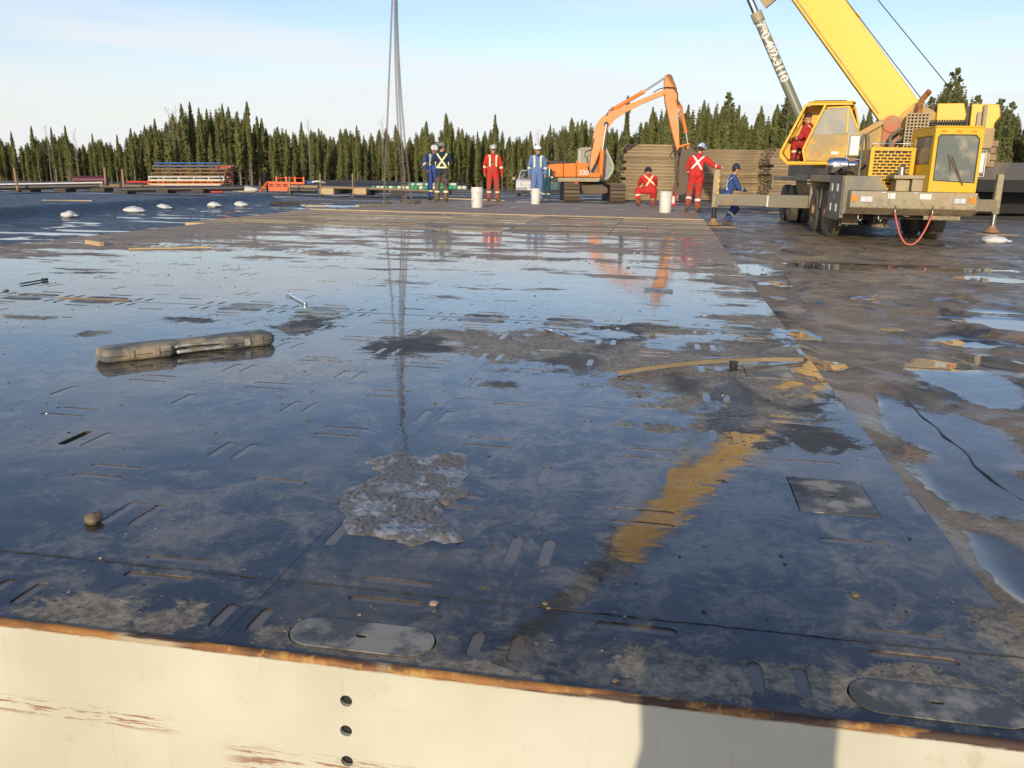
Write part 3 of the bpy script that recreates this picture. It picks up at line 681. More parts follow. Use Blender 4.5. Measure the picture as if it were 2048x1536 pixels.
# torque wrench case: long moulded case with pinched grip in the middle
def tool_case():
    a, b = onz(203, 730), onz(548, 690); d = b-a; Lc = d.length*1.02; ang = math.atan2(d.y, d.x)
    root = thing('tool_case', 'long muddy grey plastic torque wrench case lying in the water at left', 'tool case', a, ang)
    m = NM('muddy_grey_plastic'); P = m.P(obj=True); n1 = m.noise(7, 6, .6, vec=P); n2 = m.noise(40, 4, vec=P)
    mud = m.set(m.mix(m.ss(n1, .42, .60), (.13, .125, .11), m.mix(n2, (.27, .21, .13), (.42, .34, .22))), .6, 0, m.bump(n2, .3, .003))
    m = NM('worn_grey_plastic'); n1 = m.noise(18, 6, .6, obj=True); grey = m.set(m.mix(m.ss(n1, .35, .62), (.42, .42, .40), (.22, .19, .13)), .35)
    W = .165
    def ring(x, w0, w1, z0, z1, c=.02): return [(x, w0, z0+c), (x, w0+c*.6, z1-c*.3 if 0 else z1), (x, w1-c*.6, z1), (x, w1, z0+c), (x, w1-c*.6, z0), (x, w0+c*.6, z0)]
    def hull(z0, z1, name, mat, top):
        B = MB(); S = [(0, .035, W-.035, .35), (.012, .018, W-.018, .8), (.035, .004, W-.004, 1), (.07, 0, W, 1), (.33, 0, W, 1), (.37, .0, W, 1), (.41, .034, W, .95), (.45, .052, W-.004, .9), (.60, .052, W-.004, .9), (.64, .034, W, .95), (.68, 0, W, 1), (.93, 0, W, 1), (.965, .004, W-.004, 1), (.988, .018, W-.018, .8), (1, .035, W-.035, .35)]
        vs = []; fs = []; K = 10
        for t, w0, w1, h in S:
            x = t*Lc; zt = z0+(z1-z0)*(h if top else 1); zb = z0 if top else z1-(z1-z0)*h; c = .016
            if top: sec = [(w0-.003, zb), (w0, zb+(zt-zb)*.5), (w0+c*.35, zt-c*.35), (w0+c, zt), ((w0+w1)/2-.02, zt+.002), ((w0+w1)/2+.02, zt+.002), (w1-c, zt), (w1-c*.35, zt-c*.35), (w1, zb+(zt-zb)*.5), (w1+.003, zb)]
            else: sec = [(w0-.003, zt), (w0, zb+(zt-zb)*.5), (w0+c*.35, zb+c*.35), (w0+c, zb), ((w0+w1)/2-.02, zb), ((w0+w1)/2+.02, zb), (w1-c, zb), (w1-c*.35, zb+c*.35), (w1, zb+(zt-zb)*.5), (w1+.003, zt)]
            vs += [(x, q[0], q[1]) for q in sec]
        for i in range(len(S)-1):
            for k in range(K):
                p, q = i*K+k, i*K+(k+1) % K; f = (p, q, q+K, p+K); fs.append(f if not top else f[::-1])
        e = (len(S)-1)*K; fs += [tuple(range(K)), tuple(range(e, e+K))[::-1]] if top else [tuple(range(K))[::-1], tuple(range(e, e+K))]
        B.add(vs, fs); o = B.build(name, mat, root, smooth='auto', bevel=.003)
        return o
    hull(.0, .030, 'case_base', mud, False); hull(.0325, .070, 'case_lid', mud, True)
    B = MB()
    for y, z, r in ((.004, .050, .0085), (-.006, .024, .0095)): B.tube([(Lc*t, y+(.018 if .415 < t < .6 else .004)*(0 if y < 0 else 1), z) for t in (.40, .425, .45, .53, .60, .64, .69, .74)], r, 8)
    B.build('carry_grip', grey, root, smooth=True)
    for t in (.155, .29, .815, .895): 
        B = MB(); B.box((Lc*t-.016, -.007, .016), (Lc*t+.016, .001, .058)); B.build('latch', grey if t == .815 else mud, root, bevel=.002)
tool_case()
def along(name, label, cat, pa, pb, w_, h, mat, n=10, bend=0, z0=0.0, taper=1, wob=.0, up=None):
    """a board or bar lying between two points, as one swept box"""
    d = pb-pa; Ln = d.length; B = MB(); vs = []; fs = []
    for i in range(n+1):
        t = i/n; b_ = bend*math.sin(math.pi*t); z = z0+(up(t) if up else 0); ww = w_*(1+(taper-1)*t)+wob*noise.noise(Vector((t*5, 1, 2))); vs += [(Ln*t, b_-ww/2, z), (Ln*t, b_+ww/2, z), (Ln*t, b_+ww/2, z+h), (Ln*t, b_-ww/2, z+h)]
    for i in range(n):
        for k in range(4): p, q = i*4+k, i*4+(k+1) % 4; fs.append((p, p+4, q+4, q))
    fs += [(0, 1, 2, 3), (n*4+3, n*4+2, n*4+1, n*4)]
    B.add(vs, fs); o = B.build(name, mat, bevel=.002); o.location = pa; o.rotation_euler.z = math.atan2(d.y, d.x); return tag(o, label, cat)
along('timber_strip', 'long thin bowed timber strip across the muddy patch at right', 'timber strip', onz(1236, 751), onz(1605, 724), .021, .022, wood('old_brown_strip', (.14, .10, .055), (.42, .32, .18)), 14, .028, .004, .8, 0, lambda t: .018*math.sin(math.pi*t))
along('timber_board', 'pale warped board lying in the far water at left', 'board', onz(258, 499), onz(425, 497), .075, .018, m_wood_new, 12, .05, 0, .8, .03, lambda t: .05*max(0, t-.6)*math.sin(math.pi*min(1, (t-.6)/.4)) if t > .6 else 0)
along('timber_offcut', 'short tan wood offcut near the left edge of the deck', 'offcut', onz(175, 487), onz(204, 492), .06, .05, m_wood_new, 3)
along('timber_strip', 'thin tan wood sliver lying over a hatch at left', 'timber strip', onz(120, 596), onz(262, 602), .02, .008, m_wood, 6)
def wrench(name, label, a, b, w_, openend=True, mat=m_chrome, cat='wrench'):
    d = b-a; Ln = d.length; root = thing(name, label, cat, a+Vector((0, 0, .006)), math.atan2(d.y, d.x))
    B = MB(); B.box((.03, -w_*.36, 0), (Ln-.03, w_*.36, .010)); B.build('shank', mat, root, bevel=.003)
    B = MB(); n = 14; o_ = []; i_ = []
    for k in range(n): t = 2*math.pi*k/n; o_.append((w_*1.05*math.cos(t), w_*1.05*math.sin(t))); i_.append((w_*.62*math.cos(t), w_*.62*math.sin(t)))
    vs = [(Ln-w_+p[0], p[1], z) for z in (-.002, .015) for p in o_]+[(Ln-w_+p[0], p[1], z) for z in (-.002, .015) for p in i_]; fs = []
    for k in range(n): j = (k+1) % n; fs += [(k, j, n+j, n+k), (2*n+j, 2*n+k, 3*n+k, 3*n+j), (n+k, n+j, 3*n+j, 3*n+k), (j, k, 2*n+k, 2*n+j)]
    B.add(vs, fs); B.build('ring_end', mat, root, smooth='auto')
    if openend:
        B = MB(); B.prism([(.05, -w_*.4), (.02, -w_*1.1), (-.025, -w_*1.1), (-.03, -w_*.6), (.0, -w_*.5), (.008, 0), (.0, w_*.5), (-.03, w_*.6), (-.025, w_*1.1), (.02, w_*1.1), (.05, w_*.4)], -.001, .014, 'z'); B.build('open_jaw', mat, root, bevel=.002)
    return root
wrench('ring_wrench', 'chrome spanner lying on the deck behind the tool case', onz(578, 592), onz(612, 610), .022)
def ratchet():
    a, b = onz(1094, 664), onz(1132, 676); d = b-a; Ln = d.length; root = thing('socket_wrench', 'short shiny chrome socket bar on the edge of the muddy patch', 'socket wrench', a+Vector((0, 0, .02)), math.atan2(d.y, d.x))
    B = MB(); B.cone((0, 0, 0), (Ln*.28, 0, 0), .020, .020, 12); B.build('socket', m_chrome, root, smooth='auto')
    B = MB(); B.cone((Ln*.28, 0, 0), (Ln*.72, 0, -.004), .010, .012, 10); B.build('shank', m_chrome, root, smooth='auto')
    B = MB(); B.cone((Ln*.72, 0, -.004), (Ln, 0, -.006), .018, .015, 12); B.build('drive_head', m_chrome, root, smooth='auto')
ratchet()
wrench('impact_wrench_bar', 'dark steel bar tool lying near the left border', onz(36, 571), onz(94, 561), .026, False, m_dark, 'bar tool')
wrench('torque_wrench', 'long bright torque wrench on the timber mats below the workers', onz(795, 429), onz(892, 429), .035, True, m_steel)
wrench('spud_wrench', 'long bar wrench on the deck right of the right-hand white pail', onz(1348, 420), onz(1384, 424), .035, True, m_steel)
def cap():
    p = onz(1466, 740); root = thing('pipe_plug', 'small dark cylindrical plug standing under the bowed timber strip', 'plug', p); B = MB(); B.lathe([(.018, 0), (.020, .004), (.020, .036), (.016, .040)], n=14); B.build('plug_body', m_dark, root, smooth='auto')
    B = MB(); B.lathe([(.024, .040), (.024, .047)], n=6); B.build('hex_head', m_dark, root)
cap()
# white pails
def pail(px, py, r, h, label, seed, lid=False):
    p = onz(px, py); root = thing('pail', label, 'pail', p, seed, 'white pails on the deck')
    B = MB(); B.lathe([(r*.90, 0), (r*.93, .01), (r*.95, h*.5), (r*.99, h*.78), (r*1.03, h*.79), (r*1.03, h*.81), (r, h*.82), (r, h*.985), (r*1.03, h*.99), (r*1.03, h), (r*.96, h), (r*.94, h*.9), (0.001, h*.9)], n=28); B.build('bucket_body', m_white, root, smooth='auto')
    B = MB(); B.tube([(r*1.03*math.cos(t), r*1.03*math.sin(t)*.3-r*.93, h*.8-.12*math.sin(t)) for t in [math.pi*k/12 for k in range(13)]], .004, 5); B.build('bail_handle', m_steel, root, smooth=True)
    if lid: B = MB(); B.lathe([(r*1.05, h+.001), (r*1.05, h+.02), (r*.98, h+.024), (.001, h+.024)], n=28); B.build('lid', m_white, root, smooth='auto')
pail(954, 415, .165, .54, 'dented white pail with rusty rim, left of the three pails', 1)
pail(1071, 408, .150, .47, 'white pail directly in front of the worker in light blue', 2)
pail(1330, 425, .165, .52, 'clean white pail with lid right of the kneeling worker in red', 3, True)
def red_jug():
    p = onz(1343, 412); root = thing('jug', 'red and white jug standing behind the right-hand pail', 'jug', p)
    B = MB(); B.box((-.12, -.08, 0), (.12, .08, .34)); B.build('jug_body', m_red, root, bevel=.03)
    B = MB(); B.box((-.07, -.086, .08), (.07, -.081, .30)); B.build('paper_label', m_white, root)
    B = MB(); B.tube([(-.09, 0, .34), (-.09, 0, .42), (.04, 0, .44), (.09, 0, .34)], .02, 8); B.build('handle', m_red, root, smooth=True)
red_jug()
# sandbags on the liner
def sandbag(px, py, L_, label, seed, z=-.37, rz=0):
    p = onz(px, py, z); B = MB(); B.ball((0, 0, 0), (L_/2, .19, .105), 24, 14)
    vs = []
    for q in B.v:
        x, y, z_ = q; k = abs(x)/(L_/2); z_ = max(z_, -.07); y *= (1.0+.25*k) if k < .85 else 1.2; z_ *= 1-.45*k**3
        vs.append((x*1.0, y, z_+.055+.035*noise.noise(Vector((x*6, y*6, seed)))))
    B.v = vs; B.box((L_/2-.05, -.12, .03), (L_/2+.05, .12, .06)); o = B.build('sandbag', m_bag, smooth=True); o.location = p; o.rotation_euler.z = rz; tag(o, label, 'sandbag', 'white sandbags on the liner')
m_bag = plain('white_woven_bag', (.66, .66, .64), .8, 0, .12, 80)
for x, y, l, s, rz in [(138,434,.38,'nearest white sandbag, rounded, far left on the dark liner',.2),(267,424,.62,'longest white sandbag, lying below the black plank at left',0),(327,418,.46,'third white sandbag from the left, tilted',.15),(428,413,.45,'white sandbag with a crumpled right end, fourth from the left',-.1),(482,412,.46,'white sandbag nearest the timber mats, partly red',-.15)]:
    sandbag(x, y, l, s, x, rz=rz)
sandbag(1988, 485, .52, 'white sandbag beside the foot of the right outrigger', 7, -.33, -.25)
for a, b, lb in [((262,406),(313,407),'black plank on the ground behind the left sandbags'),((541,409),(600,409),'black plank on the ground at the end of the liner'),((20,392),(118,389),'dark board on the ground near the left border')]:
    along('plank', lb, 'plank', onz(*a, -.36), onz(*b, -.36), .25, .10, m_wood_dark, 3)
for a, b, lb in [((85,402),(185,403),'pale tan strip of board on the gravel at left'),((612,414),(650,414),'tan board scrap at the far left corner of the timber row'),((870,397),(1010,402),'pale board along the far edge of the deck behind the red worker'),((715,413),(760,411),'flat tan board scrap before the chains')]:
    along('board', lb, 'board', onz(*a, -.30 if a[1] < 404 else .005), onz(*b, -.30 if a[1] < 404 else .005), .12, .04, m_wood_new, 3)
# chain sling hanging from the hook above the deck
def chain(parent, pts, name='chain_leg', pitch=.085, r=.0125, seed=0):
    B = MB(); P = [Vector(p) for p in pts]; seg = []; 
    Ls = [0]
    for i in range(len(P)-1): Ls.append(Ls[-1]+(P[i+1]-P[i]).length)
    def pos(s):
        for i in range(len(P)-1):
            if s <= Ls[i+1]: return P[i].lerp(P[i+1], (s-Ls[i])/max(1e-6, Ls[i+1]-Ls[i]))
        return P[-1]
    n = int(Ls[-1]/pitch)
    for k in range(n):
        c = pos((k+.5)*pitch); d = (pos((k+1)*pitch)-pos(k*pitch)).normalized(); x = d.orthogonal().normalized(); y = d.cross(x); a = x if k % 2 else y
        hl, hw = pitch*.52, .029; ring = []
        for t in range(8): th = 2*math.pi*t/8; ring.append(c+d*(hl*math.cos(th))+a*(hw*math.sin(th)))
        nn = d.cross(a); vs = []; fs = []
        for t in range(8):
            rad = (ring[t]-c).normalized()
            for q in range(4): ph = math.pi/2*q; vs.append(ring[t]+rad*r*math.cos(ph)+nn*r*math.sin(ph))
        for t in range(8):
            for q in range(4): fs.append((t*4+q, t*4+(q+1) % 4, ((t+1) % 8)*4+(q+1) % 4, ((t+1) % 8)*4+q))
        B.add(vs, fs)
    return B.build(name, m_chain, parent)
m_chain = plain('muddy_chain_steel', (.16, .13, .10), .55, .4, .4, 30)
def sling():
    top = Vector((-3.60, 26.9, 8.4)); root = thing('chain_sling', 'four-leg lifting chain sling hanging slack over the deck left of the workers', 'chain sling', top)
    f = [onz(768, 408), onz(806, 405), onz(812, 408), onz(822, 405)]
    mids = [None, (-.13, .0), (-.11, 0), (-.15, 0)]
    for i, e in enumerate(f):
        pts = []
        for t in [k/16 for k in range(17)]:
            q = Vector((0, 0, 0)).lerp(e-top, t); b = mids[i]
            if b: q.x += b[0]*math.sin(math.pi*t)*1.0+(.12*max(0, t-.8) if i == 3 else 0)
            pts.append(q+Vector((0, 0, .03*(1-t))))
        rnd = random.Random(i); q = pts[-1].copy()
        for k in range(9): pts.append(q+Vector((rnd.uniform(-.16, .16)+.04*k*(1 if i != 0 else .6), rnd.uniform(-.1, .1), .02+.06*rnd.random()*(k < 6))))
        chain(root, pts, seed=i)
    B = MB(); B.lathe([(0, 0)], n=3) if 0 else None
    B.tube([(.10*math.cos(t), 0, .09+.16*math.sin(t)) for t in [2*math.pi*k/18 for k in range(19)]], .018, 6); B.build('master_ring', m_steel, root, smooth=True)
sling()
# ================================================================ PEOPLE
def remesh(B, vox, smooth_it=2):
    me = bpy.data.meshes.new('t'); me.from_pydata(B.v, [], B.f); me.update()
    o = bpy.data.objects.new('t', me); col.objects.link(o)
    r = o.modifiers.new('r', 'REMESH'); r.mode = 'VOXEL'; r.voxel_size = vox
    s = o.modifiers.new('s', 'SMOOTH'); s.iterations = smooth_it; s.factor = .5
    dg = bpy.context.evaluated_depsgraph_get(); dg.update(); nm = bpy.data.meshes.new_from_object(o.evaluated_get(dg))
    bpy.data.objects.remove(o); bpy.data.meshes.remove(me); return nm
def capsule(B, p, q, r0, r1, n=14):
    p, q = Vector(p), Vector(q); B.cone(p, q, r0, r1, n); B.ball(p, r0, n, 8); B.ball(q, r1, n, 8)
def cloth(name, c, mud=.25):
    m = NM(name); a = m.noise(5, 6, .65, obj=True); b = m.noise(60, 3, obj=True); w_ = m.noise(9, 4, .5, vec=m.P((1, 1, .45), obj=True), dist=1.0)
    sp = m.n('ShaderNodeSeparateXYZ'); m.L(m.P(obj=True), sp.inputs[0])
    f = m.m('MULTIPLY', m.ss(m.m('SUBTRACT', a, m.m('MULTIPLY', sp.outputs[2], .25)), .42-mud*.5, .62-mud*.5), min(1, mud*2.2))
    return m.set(m.mix(f, m.mix(b, tuple(x*.85 for x in c), tuple(min(1, x*1.12) for x in c)), (.17, .115, .062)), .85, 0, m.bump(m.m('ADD', w_, m.m('MULTIPLY', b, .1)), .9, .05))
m_skin = plain('weathered_skin', (.52, .27, .17), .5, 0, .12, 25)
m_glove = plain('tan_work_glove', (.36, .22, .11), .8, 0, .3, 30)
m_boot = plain('muddy_work_boot', (.14, .095, .05), .8, 0, .4, 18)
m_tape = plain('lime_silver_tape', (.78, .80, .42), .4, 0, .1, 60)
m_tapew = plain('silver_white_tape', (.78, .78, .72), .35, 0, .08, 60)
m_hair = plain('brown_hair', (.035, .022, .014), .7)
STAND = dict(pelvis=(0,0,.96), chest=(0,0,1.27), neck=(0,.01,1.50), head=(0,-.02,1.645), hipL=(.09,0,.91), hipR=(-.09,0,.91), kneeL=(.12,-.03,.50), kneeR=(-.12,-.03,.50),
             ankL=(.13,.02,.09), ankR=(-.13,.02,.09), toeL=(.15,-.14,.045), toeR=(-.15,-.14,.045), shL=(.195,0,1.42), shR=(-.195,0,1.42), elL=(.27,.03,1.15), elR=(-.27,.03,1.15),
             haL=(.27,-.06,.90), haR=(-.27,-.06,.90), face=(0,-1,0))
def person(label, loc, rz, pose, main, hatmat, hat=True, tape=None, front='bars', back='x', gloves=False, hair=False, glasses=True, boots=True, collar=None, seedmud=.25, extra=None):
    J = dict(STAND); J.update(pose); J = {k: Vector(v) for k, v in J.items()}
    root = thing('person', label, 'person', loc, rz); tape = tape or m_tape
    # the body: one continuous surface
    B = MB(); H = J['head']; fd = J['face'].normalized(); upv = (H-J['neck']).normalized(); sdv = fd.cross(upv).normalized(); upv = sdv.cross(fd).normalized()
    def hp(x, y, z): return H+sdv*x+fd*y+upv*z       # x to the side, y out of the face, z up
    B.T = Matrix.Translation(H) @ Matrix((( sdv.x, fd.x, upv.x, 0), (sdv.y, fd.y, upv.y, 0), (sdv.z, fd.z, upv.z, 0), (0, 0, 0, 1)))
    B.ball((0, -.005, .02), (.078, .098, .105), 18, 12); B.ball((0, .028, -.045), (.056, .062, .070), 14, 10)
    B.cone((0, .085, .012), (0, .112, -.018), .010, .017, 8); B.ball((0, .108, -.022), .016, 8, 6)
    B.ball((0, .082, -.058), (.028, .014, .010), 10, 6); B.ball((0, .070, -.095), (.026, .026, .020), 10, 6); B.ball((0, .084, .028), (.060, .014, .012), 10, 6)
    for s in (-1, 1): B.ball((s*.080, -.008, -.004), (.012, .022, .034), 8, 6); B.ball((s*.042, .060, -.03), (.024, .028, .026), 8, 6)
    B.T = None
    capsule(B, J['neck']-upv*.02, H-upv*.05, .062, .058); capsule(B, J['chest']+(J['neck']-J['chest'])*.35, J['pelvis'], .10, .10)
    for s in 'LR':
        capsule(B, J['neck']-Vector((0, 0, .06)), J['sh'+s], .06, .055); capsule(B, J['sh'+s], J['el'+s], .048, .038); capsule(B, J['el'+s], J['ha'+s], .038, .027)
        capsule(B, J['hip'+s], J['knee'+s], .075, .052); capsule(B, J['knee'+s], J['ank'+s], .050, .036); capsule(B, J['ank'+s], J['toe'+s], .036, .03)
        # hand: palm, four unequal bent fingers, thumb
        e, h = J['el'+s], J['ha'+s]; d = (h-e).normalized(); k = J.get('curl'+s, Vector((0, 0, 0))).x
        n_ = J.get('palm'+s, Vector(((-1 if s == 'L' else 1), 0, 0))); n_ = (n_-d*n_.dot(d)).normalized(); sd_ = d.cross(n_).normalized()
        thumb = sd_ if sd_.y < 0 else -sd_
        w0 = h+d*.02; B.cone(h, w0+d*.075, .028, .034, 10)
        for f in range(4):
            o_ = thumb*(.030-.019*f); a = w0+d*.072+o_; L_ = (.040, .045, .042, .033)[f]; c1 = .35+k; c2 = .9+k*1.6
            b = a+(d*math.cos(c1)+n_*math.sin(c1))*L_; c = b+(d*math.cos(c2)+n_*math.sin(c2))*L_*.8
            B.tube([a-d*.03, a, b, c], .0105, 6, .0085)
        a = w0+d*.022+thumb*.024; b = a+(thumb*.75+d*.6+n_*.3).normalized()*.04; c = b+(d*.8+n_*.5+thumb*.1).normalized()*.032; B.tube([a-thumb*.012, a, b, c], .0125, 6, .0095)
    me = remesh(B, .0075, 1); 
    me.materials.append(m_skin); me.materials.append(m_glove)
    n = len(me.polygons); 
    if gloves:
        co = np.empty(n*3); me.polygons.foreach_get('center', co); co = co.reshape(-1, 3); mi = np.zeros(n, int)
        for s in 'LR':
            h = np.array(J['ha'+s]); mi[np.linalg.norm(co-h, axis=1) < .22] = 1
        me.polygons.foreach_set('material_index', mi)
    me.polygons.foreach_set('use_smooth', [True]*n); body = bpy.data.objects.new('body', me); col.objects.link(body); body.parent = root
    # coverall over it
    B = MB(); P, C, N_ = J['pelvis'], J['chest'], J['neck']; sv = (J['shL']-J['shR']).normalized(); hv = (J['hipL']-J['hipR']).normalized()
    for s in (-1, 0, 1):
        capsule(B, C+sv*.085*s+(N_-C)*.40, C+sv*.075*s, .108, .118); capsule(B, C+sv*.075*s, P+hv*.070*s, .112, .122)
    capsule(B, J['shL'], J['shR'], .078, .078); B.cone(N_-(N_-C).normalized()*.07, N_+(N_-C).normalized()*.035, .11, .078, 14)
    for s in 'LR':
        capsule(B, J['sh'+s], J['el'+s], .078, .064); capsule(B, J['el'+s], J['ha'+s]-(J['ha'+s]-J['el'+s]).normalized()*.02, .063, .050)
        capsule(B, J['hip'+s]+Vector((0, 0, .02)), J['knee'+s], .118, .088); capsule(B, J['knee'+s], J['ank'+s].lerp(J['knee'+s], .12), .088, .078)
        B.cone(J['ank'+s].lerp(J['knee'+s], .14), J['ank'+s].lerp(J['knee'+s], .0), .079, .088, 12)
    for i, q in enumerate(B.v):      # loose folds
        v = Vector(q); B.v[i] = tuple(v+Vector((noise.noise(v*7), noise.noise(v*7+Vector((5, 0, 0))), noise.noise(v*7+Vector((0, 5, 0)))))*.014+Vector((noise.noise(v*19), noise.noise(v*19+Vector((5, 0, 0))), 0))*.010)
    me = remesh(B, .0125, 2); me.materials.append(main); me.materials.append(tape); me.materials.append(m_black)
    Zt = (N_-P).normalized(); Xt = (sv-Zt*sv.dot(Zt)).normalized(); Yt = Zt.cross(Xt).normalized()      # Yt points to the back
    co = np.empty(len(me.polygons)*3); me.polygons.foreach_get('center', co); co = co.reshape(-1, 3); mi = np.zeros(len(co), int)
    no = np.empty(len(me.polygons)*3); me.polygons.foreach_get('normal', no); no = no.reshape(-1, 3)
    q = co-np.array(P); X, Y, Z = q@np.array(Xt), q@np.array(Yt), q@np.array(Zt); ny = no@np.array(Yt); HT = (N_-P).length
    tors = (np.abs(X) < .21) & (Z > .0) & (Z < HT+.02)
    if back == 'x': mi[(ny > .15) & tors & (Z > .12) & (Z < HT-.03) & (np.minimum(np.abs(X*1.35-(Z-.30)), np.abs(X*1.35+(Z-.30))) < .040)] = 1
    if front == 'bars': mi[(ny < -.1) & tors & (Z > .16) & (Z < HT-.02) & (np.abs(np.abs(X)-.105) < .026)] = 1
    if back: mi[(tors | True) & (np.abs(Z-.10) < .024) & (np.abs(X) < .24) & (back == 'x') & (extra == 'belt')] = 1
    for s in 'LR':
        for a, b, t0, t1, r_ in (('el', 'ha', .18, .38, .10), ('knee', 'ank', .42, .55, .13)):
            A, Bb = np.array(J[a+s]), np.array(J[b+s]); d = Bb-A; t = ((co-A)@d)/(d@d); pr = A+np.outer(t, d); mi[(np.linalg.norm(co-pr, axis=1) < r_) & (t > t0) & (t < t1)] = 1
        mi[(np.abs(np.abs(X)-.14) < .022) & (Z > HT-.06) & (Z < HT+.1) & tors] = 1
    if extra == 'pocket': mi[(ny < -.2) & (np.abs(X+.035) < .045) & (np.abs(Z-.26) < .055)] = 2
    me.polygons.foreach_set('material_index', mi); me.polygons.foreach_set('use_smooth', [True]*len(co))
    o = bpy.data.objects.new('coverall', me); col.objects.link(o); o.parent = root
    for s in 'LR':
        B = MB(); a, t = J['ank'+s], J['toe'+s]; dd = (t-a); dd.z *= .3; dd.normalize(); hl = a-dd*.07
        fl = (t-a).normalized(); dn = Vector((0, 0, -1)) if abs(fl.z) < .8 else -fl.cross(sv).normalized()
        capsule(B, a+dn*-.06, a+dn*.02, .062, .056); capsule(B, a+dn*.03-fl*.035, t+dn*.0, .048, .043); B.cone(a+dn*.055-fl*.03, t+dn*.02+fl*.01, .047, .042, 10)
        me = remesh(B, .012, 1); me.materials.append(m_boot); me.polygons.foreach_set('use_smooth', [True]*len(me.polygons)); o = bpy.data.objects.new('boot', me); col.objects.link(o); o.parent = root
    TT = Matrix.Translation(H) @ Matrix((( sdv.x, fd.x, upv.x, 0), (sdv.y, fd.y, upv.y, 0), (sdv.z, fd.z, upv.z, 0), (0, 0, 0, 1)))
    if hat:
        B = MB(); B.T = TT
        B.lathe([(.118, .052), (.122, .056), (.119, .07), (.112, .11), (.094, .145), (.060, .170), (.02, .180)], (0, -.002, 0), 22); B.prism([(-.085, .07), (-.06, .135), (0, .158), (.06, .135), (.085, .07)], .052, .061, 'z'); B.tube([(0, .10, .105), (0, .06, .160), (0, 0, .186), (0, -.06, .164), (0, -.10, .115)], .014, 6)
        B.build('hard_hat', hatmat, root, smooth='auto'); B = MB(); B.T = TT; B.ball((0, -.030, .018), (.080, .082, .082), 14, 10); B.build('hair', m_hair, root, smooth=True)
    else:
        B = MB(); B.T = TT; B.ball((0, -.022, .045), (.088, .098, .092), 16, 10); B.build('hair', m_hair, root, smooth=True)
    if glasses:
        B = MB(); B.T = TT; B.prism([(-.062, .004), (-.058, .034), (.058, .034), (.062, .004), (.012, .008), (-.012, .008)], .094, .103, 'y'); B.box((-.082, -.01, .022), (-.078, .098, .030)); B.box((.078, -.01, .022), (.082, .098, .030)); B.build('safety_glasses', m_black, root)
    if collar: B = MB(); B.cone(N_-Zt*.07-Yt*.055, N_-Zt*.005-Yt*.03, .05, .072, 12); B.build('shirt_collar', collar, root, smooth=True)
    return root
